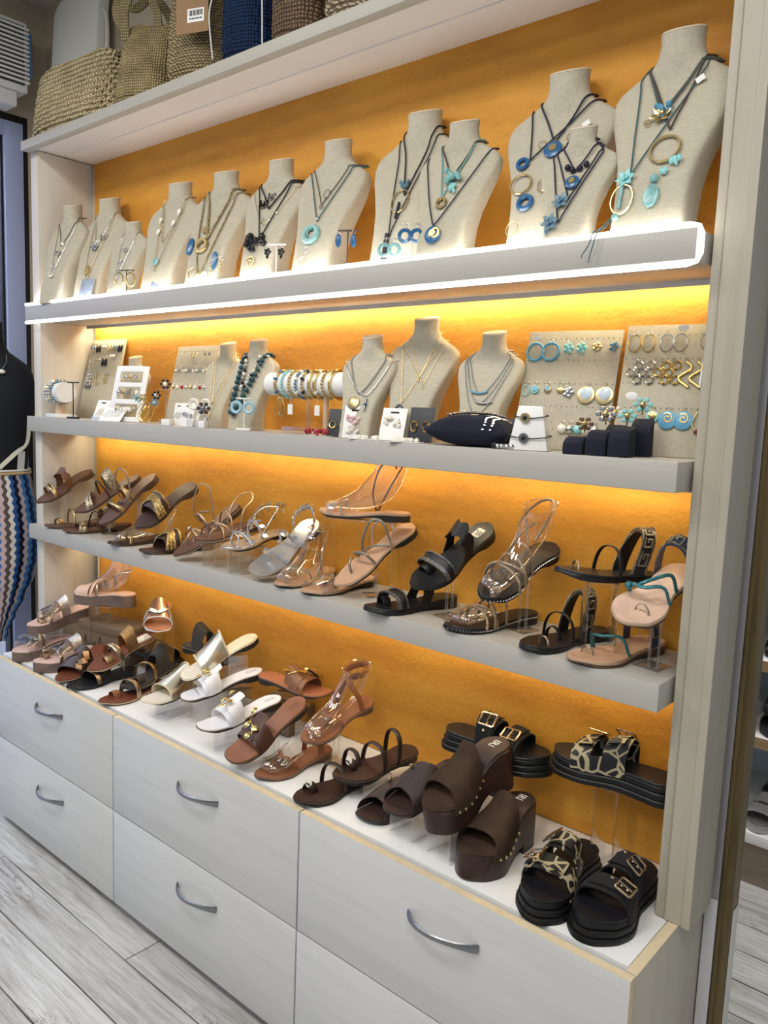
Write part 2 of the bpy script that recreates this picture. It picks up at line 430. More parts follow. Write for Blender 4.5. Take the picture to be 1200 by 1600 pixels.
# ---------------------------------------------------------------- walls, ceiling
CEIL = 3.15
struct(box_obj('wall_back', (-3.05, 0.145, 0), (-0.03, 0.20, CEIL), M_WALL, bevel=0))
struct(box_obj('ceiling', (-3.1, -3.6, CEIL), (1.6, 1.9, CEIL + 0.06), mat('ceiling_paint', 'cfc8ba', 0.9), bevel=0))
M_BLUEW = mat('blue_white_frame', 'aab6dc', 0.4)
struct(box_obj('wall_left', (-3.08, 0.062, 0), (-3.0, 0.145, CEIL), M_WALL, bevel=0))
wl2 = struct(box_obj('wall_left_upper', (-3.08, -2.6, 2.69), (-3.0, 0.062, CEIL), M_WALL, bevel=0)); wl2.name = 'wall_left_header'
win = struct(thing('window_1', None, None, (-3.04, -1.0, 0)))
for nm, lo, hi, m in (('frame_post', (-3.07, -0.038, 0), (-2.995, 0.04, 2.66), M_BLUEW), ('rubber_seal', (-3.06, 0.04, 0), (-3.0, 0.062, 2.69), M_BLACK),
                      ('frame_head', (-3.07, -2.6, 2.60), (-2.995, -0.038, 2.66), M_BLUEW), ('rubber_seal', (-3.06, -2.6, 2.66), (-3.0, 0.04, 2.69), M_BLACK),
                      ('rubber_seal', (-3.06, -0.05, 0.0), (-3.01, -0.038, 2.60), M_BLACK), ('frame_sill', (-3.07, -2.6, 0.0), (-2.995, -0.05, 0.12), M_BLUEW)):
    o = box_obj(nm, lo, hi, m, win); o.location = (o.location.x + 3.04, o.location.y + 1.0, o.location.z)
gl = box_obj('pane', (-3.045, -2.6, 0.12), (-3.039, -0.05, 2.60), m_acrylic('window_glass', (0.93, 0.96, 1.0), 0.12), win, bevel=0)
gl.location = (gl.location.x + 3.04, gl.location.y + 1.0, gl.location.z)
# across the street
st = thing('street_facade', 'pale lavender building front across the street seen through the window', 'building', (-5.6, -0.6, 0))
MB().box((0, 0, 1.9), (0.2, 5.0, 3.8)).build('wall', mat('lavender_render', 'b9b9e2', 0.9, var=0.06, vscale=2), st, bevel=0.0)
MB().box((0.11, 0.2, 1.0), (0.05, 5.0, 0.5)).build('ledge', mat('white_stone', 'e8e8f2', 0.9), st)
MB().box((0.11, -0.5, 2.45), (0.04, 0.9, 0.08)).build('window_ledge', mat('white_stone', 'e8e8f2', 0.9), st)
struct(box_obj('pavement', (-5.8, -3.2, -0.06), (-3.1, 2.0, -0.01), mat('pavement', '9a9aa0', 0.9, var=0.1), bevel=0))
# air curtain over the door
ac = thing('air_conditioner', 'white slatted air conditioner mounted high beside the window', 'air conditioner', (-2.92, -0.45, 2.74))
MB().box((0, 0, 0.13), (0.12, 0.9, 0.262)).build('body', M_WHITE, ac, bevel=0.006)
for k in range(13):
    MB().box((0.068, 0.02, 0.035 + k * 0.0165), (0.016, 0.86, 0.007)).build('slat', M_WHITE, ac, bevel=0)
MB().box((0.0625, 0.0, 0.135), (0.004, 0.87, 0.22)).build('grille_recess', M_BLACK, ac, bevel=0)
MB().box((0.012, 0.462, 0.15), (0.08, 0.024, 0.17)).build('end_cap', mat('blue_plastic', '5d86b5', 0.4), ac, bevel=0.004)
MB().box((0.0, 0.0, -0.03), (0.10, 0.82, 0.055)).build('lower_vane', M_WHITE, ac, bevel=0.004)

# ---------------------------------------------------------------- display unit
unit = thing('shelving_unit', 'tall white shelving unit with ochre plaster back panel', 'shelving', (-1.2, 0, Z0))
def upart(nm, lo, hi, m, bevel=0.0015):
    o = box_obj(nm, lo, hi, m, unit, bevel); o.location = (o.location.x + 1.2, o.location.y, o.location.z - Z0); return o
pan = upart('back_panel', (-2.36, 0.0, Z0 + 0.0005), (-0.005, 0.02, Z0 + 1.775), M_PLASTER, 0)
upart('side_panel', (-2.434, -0.20, Z0), (-2.383, 0.02, Z0 + 1.77), m_wood('led_lit_side_laminate', 'd3cdc2', 'c4bdb0', 'Z', 0.45, 0.8, 0.4))  # lighter copy of the side laminate; LED glow put into its colour
upart('corner_strip', (-2.383, 0.004, Z0), (-2.36, 0.03, Z0 + 1.77), M_SIDE)
# right pillar: stepped profile
pr = [(-0.0455, -0.1785), (-0.0300, -0.1785), (-0.0290, -0.1765), (-0.0275, -0.1785), (-0.0275, -0.1805), (0.0040, -0.1805), (0.0045, -0.1835), (0.0208, -0.1835), (0.0208, -0.072), (-0.0455, -0.072)]
mb = MB(); mb.prism([(x + 1.2, y) for x, y in pr], 0.001, 2.45)
mb.build('pillar', m_wood('pillar_laminate', 'aaa494', '9b9482', 'Z', 0.45, 0.8, 0.4), unit, sharp=20, bevel=0.0012)
upart('pillar_return', (-0.03, -0.072, Z0), (-0.006, 0.0, Z0 + 2.45), M_SIDE)
# grey channel and wooden jamb right of the unit
jm = struct(thing('trim_1', None, None, (0.02, -0.02, 0)))
def jpart(nm, lo, hi, m, bv=0.001):
    o = box_obj(nm, lo, hi, m, jm, bv); o.location = (o.location.x - 0.02, o.location.y + 0.02, o.location.z)
jpart('grey_channel', (0.0015, -0.036, 0.0), (0.0245, 0.0, Z0 + 2.4), mat('grey_aluminium', '9a979a', 0.45, 0.3))
jpart('white_kick_strip', (0.0015, -0.040, 0.0), (0.0245, -0.036, Z0 - 0.005), mat('pale_grey_strip', 'c9c7ca', 0.5))
M_JAMB = m_wood('olive_brown_wood', '6d5c38', '43371f', 'Z', 0.45, 1.2, 0.8)
jpart('wood_jamb', (0.0262, -0.034, 0.0), (0.050, 0.008, Z0 + 2.4), M_JAMB)
jpart('wood_bead', (0.0262, -0.037, 0.0), (0.034, -0.034, Z0 + 2.4), M_JAMB)
jpart('silver_edge', (0.0505, -0.028, 0.0), (0.0525, 0.004, Z0 - 0.02), mat('pale_edge', 'c8c8bf', 0.4))

# canopy over the unit
can = thing('canopy_board', 'wide cream top board carrying the straw bags', 'shelf', (-1.2, -0.1, Z0 + 1.77))
MB().box((-0.041, -0.12, 0.0150), (2.388, 0.028, 0.030)).build('front_edge', mat('grey_cream_edge', 'b4b1a6', 0.5), can, bevel=0.001)
MB().box((-0.041, 0.0655, 0.0165), (2.388, 0.343, 0.027)).build('board', mat('canopy_white', 'e2dcd6', 0.55), can, bevel=0.001)
MB().box((-0.02, 0.045, 0.0012), (2.29, 0.115, 0.005)).build('underside_panel', mat('canopy_white', 'e2dcd6', 0.55), can, bevel=0.001)

# shelves
def shelf(label, z0, z1, name='wall_shelf'):
    s = thing(name, label, 'shelf', (-1.24, -0.117, Z0 + z0), group='long shelves of the display unit')
    MB().box((0, 0, (z1 - z0) / 2), (2.374, 0.232, z1 - z0)).build('board', M_SHELF, s, bevel=0.002)
    return s
s1 = shelf('top shelf outlined by a bright white light tube', 1.190, 1.2415)
s2 = shelf('middle shelf holding earring boards and jewellery', 0.8004, 0.8537)
s3 = shelf('lower shelf holding a row of flat sandals', 0.4083, 0.4601)
# neon tube round the front of the top shelf, standing proud of its face
zt, zb_, yf = 0.0572, -0.0057, -0.1105
loop = [(-1.19, zt)] + [(x, zt) for x in (-0.6, 0.0, 0.6)] + [(1.172, zt), (1.187, zt - 0.004), (1.1925, zt - 0.016), (1.1925, zb_ + 0.016), (1.187, zb_ + 0.004), (1.172, zb_)] + [(x, zb_) for x in (0.6, 0.0, -0.6)] + [(-1.19, zb_)]
MB().sweep([(x, yf, z) for x, z in loop], 0.0052, 0.0052, hint=(0, 1, 0), n=8).build('light_tube', M_LED, s1)
# warm strips under the shelves along the back
for s, up in ((s1, 0.092), (s2, 0.062), (s3, 0.052)):
    MB().box((0.02, up - 0.009, -0.0055), (2.28, 0.003, 0.011)).build('strip_channel', mat('aluminium_channel', 'a9a9ad', 0.4, 0.8), s, bevel=0)
    g = MB()
    if s is s1:
        for k in range(150): g.box((0.02 - 1.13 + (k + 0.5) * 2.26 / 150, up, -0.0015), (0.0085, 0.010, 0.003))
    else: g.box((0.02, up, -0.0015), (2.26, 0.010, 0.003))
    tag(g.build('light_strip', M_WLED if s is s1 else M_WLED2, s, bevel=0, flat=True), kind='stuff' if s is s1 else None)
MB().box((0.02, 0.108, 0.0545), (2.26, 0.006, 0.004)).build('light_strip', M_BLED, s1, bevel=0)
M_TFILL = mat('added_fill_glow', 'ffffff', 0.5, emit=((1.0, 0.97, 0.92), 24.0))
MB().box((0.0, -0.094, 0.0545), (2.34, 0.008, 0.005)).build('light_strip', M_TFILL, s1, bevel=0)  # added hidden glow that brightens the bust bases on the tube's behalf
# small dark clip and holes on the side panel
tag(box_obj('cable_clip', (-2.33, -0.17, Z0 + 0.396), (-2.29, -0.14, Z0 + 0.4083), M_BLACK), 'small black clip under the left end of the sandal shelf', 'clip')
pb = thing('perforated_bracket', 'narrow perforated grey bracket in the corner below the sandal shelf', 'bracket', (-2.347, -0.006, Z0))
MB().box((0, 0, 0.2), (0.022, 0.008, 0.40)).build('plate', mat('light_bracket', 'bdbab2', 0.5), pb, bevel=0)
mb = MB()
for i in range(20):
    for j in range(3): mb.box((-0.007 + j * 0.007, -0.0045, 0.24 + i * 0.0075), (0.0035, 0.002, 0.004))
tag(mb.build('hole', M_DARK, pb, flat=True), kind='stuff')

# ---------------------------------------------------------------- drawer cabinets
carc_m = M_DARK  # carcass coloured dark: shade of the drawer gaps put into its colour
drawer_desc = [('leftmost drawer cabinet under the silver platform sandals', -2.4), ('middle drawer cabinet under the white and tan sandals', -1.6), ('right-hand drawer cabinet under the black and brown sandals', -0.8)]
for lab, x0 in drawer_desc:
    c = thing('drawer_cabinet', lab, 'cabinet', (x0 + 0.4, -0.18, 0), group='drawer cabinets in a row')
    MB().box((0, 0.0, 0.3185), (0.756, 0.366, 0.559)).build('carcass', carc_m, c, bevel=0.001)
    MB().box((0, 0.02, 0.0195), (0.75, 0.33, 0.037)).build('plinth', M_DARK, c, bevel=0)
    for zlo, zhi in ((Z0 - 0.2900, Z0), (Z0 - 0.5867, Z0 - 0.2950)):
        d = MB().box((0, 0, (zhi - zlo) / 2), (0.7945, 0.018, zhi - zlo)).build('drawer', M_DRAWER, c, bevel=0.0008)
        d.location = (0, -0.195, zlo)
        hgt = zhi - zlo
        if zhi > 0.5: MB().box((0, 0, hgt + 0.0003), (0.7955, 0.018, 0.0008)).build('edge_band', M_BAND, d, bevel=0)
        for sx in ((1,) if x0 > -1 else ()): MB().box((sx * 0.3975, 0, hgt / 2), (0.0008, 0.018, hgt)).build('edge_band', M_BAND, d, bevel=0)
        hz = (Z0 - 0.092 if zhi > 0.5 else Z0 - 0.383) - zlo
        pts = []; wd = []
        for k in range(15):
            u = -1 + k / 7.0
            yy = -0.009 - 0.030 * max(0, 1 - u * u) ** 0.8 - 0.002
            pts.append((0.015 + u * 0.086, yy, hz + 0.004 * math.sin(u * 2.2))); wd.append(0.0058 + 0.0045 * abs(u) ** 2.5)
        MB().sweep(pts, wd, 0.0030, hint=(0, 1, 0), n=8).build('handle', M_STEEL, d)
wt = thing('worktop', 'long white worktop carrying the lower row of sandals', 'worktop', (-1.2, -0.18, Z0))
MB().box((-0.0105, 0.0055, -0.0105), (2.377, 0.348, 0.020)).build('board', M_TOP, wt, bevel=0.0008)
ep = thing('end_panel', 'pale end panel closing the right side of the drawer cabinets', 'panel', (-0.0, -0.2, 0))
MB().box((-0.0105, 0.0, 0.310), (0.019, 0.325, 0.618)).build('board', M_SIDE, ep, bevel=0.0008)
MB().box((-0.0105, 0.0, 0.6195), (0.019, 0.325, 0.0016)).build('edge_band', M_BAND, ep, bevel=0)

# ---------------------------------------------------------------- sandals
def interp(t, tab):
    if t <= tab[0][0]: return tab[0][1]
    for (a, va), (b, vb) in zip(tab, tab[1:]):
        if t <= b:
            u = (t - a) / (b - a); u = u * u * (3 - 2 * u); return va + (vb - va) * u
    return tab[-1][1]

class Shoe:
    """local frame: x heel to toe, y to the left, z up; origin under the heel end"""
    def __init__(s, name, label, T, H, foot=1, toe='round', tf=0.011, th=0.022, ins=None, out=None, wsc=1.0, arch=True,
                 welt=None, cat='sandal', group=None, layers=0, inset=0.0, roll=0.0):
        T = Vector(T) + Vector((0, 0, Z0)); H = Vector(H) + Vector((0, 0, Z0))
        s.L = (T - H).length; s.foot = foot; s.toe = toe; s.tf = tf; s.th = th; s.wsc = wsc
        x = (T - H).normalized(); z = (Vector((0, 0, 1)) - x * x.z).normalized(); y = z.cross(x)
        M = Matrix((x, y, z)).transposed().to_4x4(); M.translation = H
        if roll: M = M @ Matrix.Rotation(roll, 4, 'X')
        s.o = thing(name, label, cat, M=M, group=group); s.M = M
        s.sole(ins, out, arch, welt, layers, inset)
    def w(s, t):
        p = interp(t, ((0, 0.029), (0.12, 0.0315), (0.42, 0.0275), (0.72, 0.0440), (0.85, 0.0415), (1, 0.033))) * s.wsc
        hl = 0.034 / s.L
        if t < hl: p *= math.sqrt(max(0, 1 - ((hl - t) / hl) ** 2))
        tl, e = ((0.062 / s.L, 2.0) if s.toe == 'round' else (0.020 / s.L, 2.3))
        if s.toe == 'square': p *= interp(t, ((0, 1), (0.75, 0.97), (1, 0.93)))
        if t > 1 - tl: p *= max(0, 1 - ((t - 1 + tl) / tl) ** e) ** (1 / e)
        return p
    def c(s, t): return s.foot * interp(t, ((0, 0.0), (0.35, -0.003), (0.7, 0.002), (1, 0.009)))
    def zt(s, t): return interp(t, ((0, s.th), (0.18, s.th), (0.62, s.tf), (0.85, s.tf), (1.0, s.tf + 0.004)))
    def stations(s, n=26): return [0.5 - 0.5 * math.cos(PI * i / n) for i in range(n + 1)]
    def pt(s, t, k, dz=0.0): return Vector((t * s.L, s.c(t) + k * s.w(min(0.985, max(0.015, t))), s.zt(t) + dz))
    def arc(s, t, k, h, out=0.003):
        """point on the arch over the foot: k from -1 to 1 across, h height at the crown"""
        f = (1 - k) / 2 * PI; w = s.w(min(0.97, max(0.03, t))) + out
        cs, sn = math.cos(f), math.sin(f)
        return Vector((t * s.L, s.c(t) + w * (abs(cs) ** 0.8) * (1 if cs >= 0 else -1), s.zt(t) - 0.003 + h * sn ** 0.75))
    def slab(s, name, m, zlo, zhi, grow=0.0, t0=0.0, t1=1.0, parent=None, bev=0.0):
        st = [t0 + (t1 - t0) * t for t in s.stations()]
        A, B = [], []
        for t in st:
            w = s.w(t)
            w = max(0.0004, w + grow * min(1, w / 0.012)); x = t * s.L + grow * (2 * t - 1) if t0 == 0 and t1 == 1 else t * s.L
            a, b = zlo(t), zhi(t); c = s.c(t)
            r = min(0.0022, abs(b - a) * 0.3, w * 0.5)
            A.append([Vector((x, c - w, a)), Vector((x, c - w, b - r)), Vector((x, c - w + r, b)), Vector((x, c, b)), Vector((x, c + w - r, b)), Vector((x, c + w, b - r)), Vector((x, c + w, a))])
        return MB().rings(A).build(name, m, parent or s.o, sharp=40)
    def sole(s, ins, out, arch, welt, layers, inset):
        zt = s.zt
        flat = s.th - s.tf < 0.004
        def zb(t):
            if not arch: return interp(t, ((0, 0.0), (0.85, 0.0), (1, 0.003)))
            body = zt(t) - s.tf
            return max(0.0, body) * interp(t, ((0, 0.0), (0.26, 0.0), (0.275, 0.86), (0.62, 1.0), (1, 1.0))) + interp(t, ((0.85, 0), (1, 0.004)))
        top = 0.004
        if layers == 0:
            s.slab('outsole', out, zb, lambda t: zt(t) - top)
            if welt: s.slab('welt', welt, lambda t: zt(t) - top - 0.0022, lambda t: zt(t) - top + 0.0002, 0.0012)
        else:
            for k in range(layers):
                f0, f1 = k / layers, (k + 1) / layers
                s.slab('outsole' if k == 0 else 'midsole', out, (lambda t, f=f0: (zt(t) - top) * f), (lambda t, f=f1: (zt(t) - top) * f - 0.0015), 0.006 - 0.0035 * k if layers > 1 else 0)
        s.insole = s.slab('insole', ins, lambda t: zt(t) - top, lambda t: zt(t), -0.0006 - inset)
    # ---- uppers
    def band(s, name, m, tf, tb, hf, hb, cf=0.0, cb=0.0, scal=0, amp=0.0, skew=0.0, th=0.0016, drop=0.0, k0=-1.0, k1=1.0, out=0.003, n=30, r=6, parent=None, both=False):
        A, B = [], []
        for i in range(r + 1):
            v = i / r; ra, rb = [], []
            for j in range(n + 1):
                k = k0 + (k1 - k0) * j / n
                a = tf + cf * (1 - k * k) + skew * k; b = tb + cb * (1 - k * k) + skew * k
                if scal:
                    q = amp * abs(math.sin(scal * PI * j / n)); b -= q
                    if both: a -= q
                t = a + (b - a) * v; h = hf + (hb - hf) * v
                p = s.arc(t, k, h, out); q = s.arc(t, k, h - th, out - th)
                if drop and (abs(k) > 0.98): p.z -= drop; q.z -= drop
                ra.append(p); rb.append(q)
            A.append(ra); B.append(rb)
        return MB().shell(A, B).build(name, m, parent or s.o, sharp=50)
    def strap(s, m, ta, tb, w, h, name='strap', th=0.0016, parent=None, out=0.003, k0=-1, k1=1):
        """narrow strap crossing from the right edge at ta to the left edge at tb"""
        n = 22; P, Hn = [], []
        for j in range(n + 1):
            k = k0 + (k1 - k0) * j / n; t = ta + (tb - ta) * (k + 1) / 2
            p = s.arc(t, k, h, out); P.append(p)
            f = (1 - k) / 2 * PI; Hn.append((0, math.cos(f), math.sin(f) + 0.05))
        return MB().sweep(P, w / 2, th, hint=Hn, n=8).build(name, m, parent or s.o, sharp=60)
    def onband(s, m, pts, w, h, name='inlay', th=0.0009, lift=0.0015, parent=None, close=False, out=0.003, k=1):
        """strip lying on top of a band; pts are (t, k)"""
        P, Hn = [], []
        for (a, b), (c, d) in zip(pts, pts[1:]):
            for j in range(7):
                u = j / 6; t = a + (c - a) * u; q = b + (d - b) * u
                hh = h(t) if callable(h) else h
                p = s.arc(t, q, hh + lift, out + lift); f = (1 - q) / 2 * PI
                P.append(p); Hn.append((0, math.cos(f), math.sin(f) + 0.05))
        return MB().sweep(P, w / 2, th, hint=Hn, rect=True).build(name, m, parent or s.o, sharp=60)
    def cord(s, m, pts, r, name='strap', flat=None, closed=False, parent=None, hint=(0, 0, 1)):
        """free strap; pts are (t, k, height above the footbed)"""
        P = catmull([s.pt(t, k, z) for t, k, z in pts], 6, closed)
        return MB().sweep(P, r, flat or r, hint=hint, n=8, closed=closed).build(name, m, parent or s.o, sharp=70)
    def toering(s, m, t=0.80, k=0.42, r=0.0135, w=0.011, name='toe_loop', twist=0.0):
        c = s.pt(t, k * s.foot, 0.0); P = []; Hn = []
        for i in range(15):
            a = -0.15 + (PI + 0.3) * i / 14; P.append(c + Vector((twist * math.cos(a) * r, r * math.cos(a), 1.25 * r * math.sin(a)))); Hn.append((0, math.cos(a), math.sin(a)))
        return MB().sweep(P, w / 2, 0.0014, hint=Hn, n=8).build(name, m, s.o, sharp=60)
    def thong(s, m, t=0.80, k=0.28, h=0.03, r=0.0022, back=0.03, name='toe_post'):
        a = s.pt(t, k * s.foot, -0.002); b = a + Vector((-back * 0.3, 0, h * 0.7)); c = a + Vector((-back, 0, h))
        return MB().sweep(catmull([a, b, c], 5), r, r, n=6).build(name, m, s.o)
    def studs(s, m, n=46, r=0.0016, dz=-0.0062, t0=0.06):
        mb = MB()
        for sd in (-1, 1):
            for i in range(n):
                t = t0 + (0.995 - t0) * i / (n - 1)
                w = s.w(t) + 0.0012
                mb.sphere((t * s.L, s.c(t) + sd * w, s.zt(t) + dz), r, 5, 3)
        return tag(mb.build('stud_trim', m, s.o), kind='stuff')
    def rivets(s, m, pts, h, r=0.0032, name='rivet', out=0.004):
        for t, k in pts:
            p = s.arc(t, k, h, out); f = (1 - k) / 2 * PI
            MB().sphere(p, r, 8, 4).build(name, m, s.o)
    def leafbranch(s, m, t, k, h, size=0.016, parent=None, ang=0.5):
        g = MB(); c = s.arc(t, k, h + 0.004, 0.006)
        f = (1 - k) / 2 * PI
        nz = Vector((0.1, math.cos(f) * 0.6, 1)).normalized(); ax = Vector((math.cos(ang), math.sin(ang), 0)); ax = (ax - nz * ax.dot(nz)).normalized(); ay = nz.cross(ax)
        g.sweep([c + ax * size * u + nz * 0.004 * (1 - u * u) + ay * 0.003 * math.sin(u * 3) for u in (-1.5, -1, -0.5, 0, 0.5, 1, 1.5)], 0.0013, 0.0013, n=6)
        for u, sd in ((-1.2, 1), (-0.2, -1), (0.7, 1), (1.5, -1)):
            q = c + ax * size * u; d = (ax * 0.8 * (1 if u > -0.5 else -1) + ay * sd * 0.7).normalized(); e = nz.cross(d)
            R = []
            for i in range(7):
                v = i / 6; ww = 0.0005 + 0.36 * size * math.sin(PI * v) ** 0.8
                p = q + d * size * 1.15 * v + nz * (0.004 + 0.004 * math.sin(PI * v))
                R.append([p - e * ww, p + nz * 0.0012, p + e * ww, p - nz * 0.0008])
            g.rings(R)
        return g.build('leaf_ornament', m, parent or s.o)
    def buckle(s, m, t, k, h, size=0.017, holes=True, wide=0.022, parent=None):
        p = s.arc(t, k, h, 0.003); f = (1 - k) / 2 * PI
        q = s.arc(t, k - 0.04, h, 0.003)
        ay = (p - q).normalized(); ax = Vector((1, 0, 0)); nz = ax.cross(ay)
        if nz.z < 0: nz = -nz
        p = p + nz * 0.0045
        b = s.o if parent is None else parent
        fr = [p + ax * wide * sx * 0.5 * 1.15 + ay * size * sy for sx, sy in ((-1, -0.75), (1, -0.75), (1, 0.75), (-1, 0.75))]
        pts = []
        for i in range(4):
            a, c = fr[i], fr[(i + 1) % 4]
            for u in (0.06, 0.35, 0.65, 0.94): pts.append(a + (c - a) * u)
        o = MB().sweep(pts, 0.0026, 0.0020, hint=tuple(nz), n=8, closed=True).build('buckle', m, b)
        MB().cyl(p + ay * size * 0.75, p - ay * size * 0.8 + nz * 0.002, 0.0013, 6).build('pin', m, o)
        if holes:
            for e in (0.25, -0.35, -1.35): MB().torus(p + ay * size * e - nz * 0.0018, 0.0026, 0.0010, 10, 5, ax=tuple(ax), ay=tuple(ay)).build('eyelet', m, b)
    def clearfoot(s, m, ankle=True, toes=True):
        R = []
        path = [(0.90, 0.010, 0.024, 0.008), (0.84, 0.014, 0.031, 0.012), (0.74, 0.018, 0.034, 0.017), (0.62, 0.026, 0.030, 0.023), (0.50, 0.036, 0.026, 0.030)]
        if ankle: path += [(0.40, 0.050, 0.026, 0.038), (0.31, 0.066, 0.027, 0.042), (0.25, 0.085, 0.027, 0.041), (0.22, 0.105, 0.029, 0.042), (0.215, 0.122, 0.031, 0.044)]
        P = [Vector((t * s.L, s.c(t), s.zt(t) * 0.5 + s.zt(0.5) * 0.5 + z)) for t, z, a, b in path]
        for i, (t, z, a, b) in enumerate(path):
            d = (P[min(i + 1, len(P) - 1)] - P[max(i - 1, 0)]).normalized(); up = d.cross(Vector((0, 1, 0))); up = -up if up.z < -0.1 or (abs(up.z) <= 0.1 and up.x < 0) else up
            R.append([P[i] + Vector((0, 1, 0)) * a * math.cos(2 * PI * j / 18) + up * b * math.sin(2 * PI * j / 18) for j in range(18)])
        o = MB().rings(R, cap1=False).build('foot_form', m, s.o, sharp=80)
        if toes:
            g = MB()
            for j in range(5):
                k = (-0.62 + 0.31 * j) * s.foot; t = 0.905 - 0.022 * (4 - j) ** 1.2 * 0.7
                c = s.pt(t, k, 0.011); g.sphere(c, 0.0085 if j < 4 else 0.0115, 8, 5, (1.7, 0.85, 0.9))
            g.build('toe_form', m, o)
        if ankle:
            top = R[-1]; MB().sweep(top, 0.0016, 0.0016, hint=(1, 0, 0), n=6, closed=True).build('rim', m, o)
        return o
    def print_text(s, txt, m, t, size, rot=PI / 2, k=0.0):
        p = s.pt(t, k, 0.0012); sl = (s.zt(t + 0.05) - s.zt(t - 0.05)) / (0.1 * s.L)
        M = Matrix.Translation(p) @ Matrix.Rotation(-math.atan(sl), 4, 'Y') @ Matrix.Rotation(rot, 4, 'Z')
        return text_mesh('printed_letters', txt, size, m, s.o, M)

    def marks(s, m, t=0.15, n=6):
        g = MB()
        for i in range(n):
            g.box(s.pt(t + (i - n / 2) * 0.022, 0, 0.0004), (0.0018, 0.012 if i % 2 else 0.015, 0.0005)); g.box(s.pt(t + (i - n / 2 + 0.45) * 0.022, 0.12 if i % 2 else -0.1, 0.0004), (0.0022, 0.0025, 0.0005))
        return tag(g.build('pressed_marks', m, s.o, flat=True), kind='stuff')

# acrylic stands -----------------------------------------------------------
def stand(x, y, z0, z1, label, w=0.042, d=0.036, posts=2, rz=0.0, pitch=0.0, cat='stand'):
    """base plate, slim posts, small sloping top plate"""
    s = thing('acrylic_stand', label, cat, (x, y, Z0 + z0 + 0.0005), rz, 'clear acrylic shoe stands')
    MB().box((0, 0, 0.0015), (w * 1.3, d * 1.5, 0.003)).build('base_plate', M_ACRYL, s, bevel=0.0006)
    h = z1 - z0
    for k in range(posts):
        xx = (-0.5 + k) * w * 0.45 if posts > 1 else 0
        MB().cyl((xx, 0, 0.003), (xx, 0, max(0.006, h - 0.008)), 0.0033, 10).build('post', M_ACRYL, s)
    M = Matrix.Translation((0, 0, max(0.008, h - 0.007))) @ Matrix.Rotation(pitch, 4, 'X')
    MB().box((0, 0, 0), (w, d, 0.003), M).build('top_plate', M_ACRYL, s, bevel=0.0006)
    return s
def riser(x, y, z0, z1, label, w=0.07, d=0.08, rz=0.0, cat='stand'):
    """bent-sheet riser: flat top on two full-width legs"""
    s = thing('acrylic_riser', label, cat, (x, y, Z0 + z0 + 0.0005), rz, 'clear acrylic bent risers'); h = z1 - z0 - 0.003; t = 0.003
    MB().box((0, 0, h - t / 2), (w, d, t)).build('top_plate', M_ACRYL, s, bevel=0.0008)
    for sx in (-1, 1): MB().box((sx * (w / 2 - t / 2), 0, (h - t) / 2), (t, d, h - t)).build('leg', M_ACRYL, s, bevel=0.0008)
    return s

# sandal materials
L_BR = leather('brown_leather', '5b3c30'); L_DBR = leather('dark_brown_leather', '3a2621'); L_TAN = leather('tan_leather', '8d5d42')
L_CHOC = leather('chocolate_strap', '261b19'); L_BLK = leather('black_leather', '0c0d0f', 0.45); L_BLKI = leather('black_insole', '15171b', 0.38)
L_NUDE = leather('nude_leather', 'c8a081'); L_NUDE2 = leather('pale_nude_leather', 'd8b8a4'); L_WHT = leather('white_leather', 'e9eaee', 0.35)
L_CRM = metal('cream_gold_leather', 'd9d2be', 0.36); L_SLV = metal('silver_leather', 'cfd3da', 0.34); L_SAND = metal('sand_gold_leather', 'b5a078', 0.4)
L_CHAMP = metal('champagne_leather', 'b9a58f', 0.35); L_ROSE = metal('rose_gold_leather', 'd0a48c', 0.3)
L_PLAT = mat('taupe_platform', '6b5a52', 0.6, var=0.12, vscale=20); L_SOLE = mat('dark_sole', '1e1917', 0.6); L_BSOLE = mat('brown_sole', '4a382c', 0.6)
L_TSOLE = mat('stacked_tan_sole', '5e4430', 0.6); L_NAVY = leather('black_blue_leather', '1b1f29', 0.4)
G_GLIT = m_glitter('gold_glitter', 'a8824f'); G_SILV = m_glitter('silver_glitter', 'b5a48c'); G_DIA = m_glitter('crystal_trim', 'a09888', 700)
G_TURQ = m_glitter('turquoise_crystal', '2f7d86', 700, 0.5); G_BLK = m_glitter('black_crystal', '6d7076', 700, 0.7); G_PYTH = m_glitter('snake_gold', 'a89a82', 320, 0.85, 0.32)
L_SUEDE = mat('brown_suede', '43342a', 0.95, 0, 0.4, 500, 0.22, 26, spec=0.15); L_WOODS = m_wood('dark_clog_wood', '38231d', '25150f', 'X', 0.4, 2.0, 0.7)
L_CLEAR = m_acrylic('clear_vinyl', (0.95, 0.95, 0.95), 0.8); L_FOOT = m_acrylic('clear_foot_plastic', (0.97, 0.95, 0.94), 0.75)
L_DGREY = leather('dark_grey_insole', '3a3634', 0.5); L_PINKI = mat('pink_insole', 'd9b9ae', 0.5); L_BUCK = metal('champagne_buckle', 'cdb79a', 0.25)
L_WEL = mat('pale_welt', 'a58f75', 0.5); L_STITCH = mat('cream_stitch', 'c9b79c', 0.6); L_WHITEPR = mat('white_print', 'e8e6dc', 0.6); L_GOLDPR = mat('gold_print', 'd8c79e', 0.5)

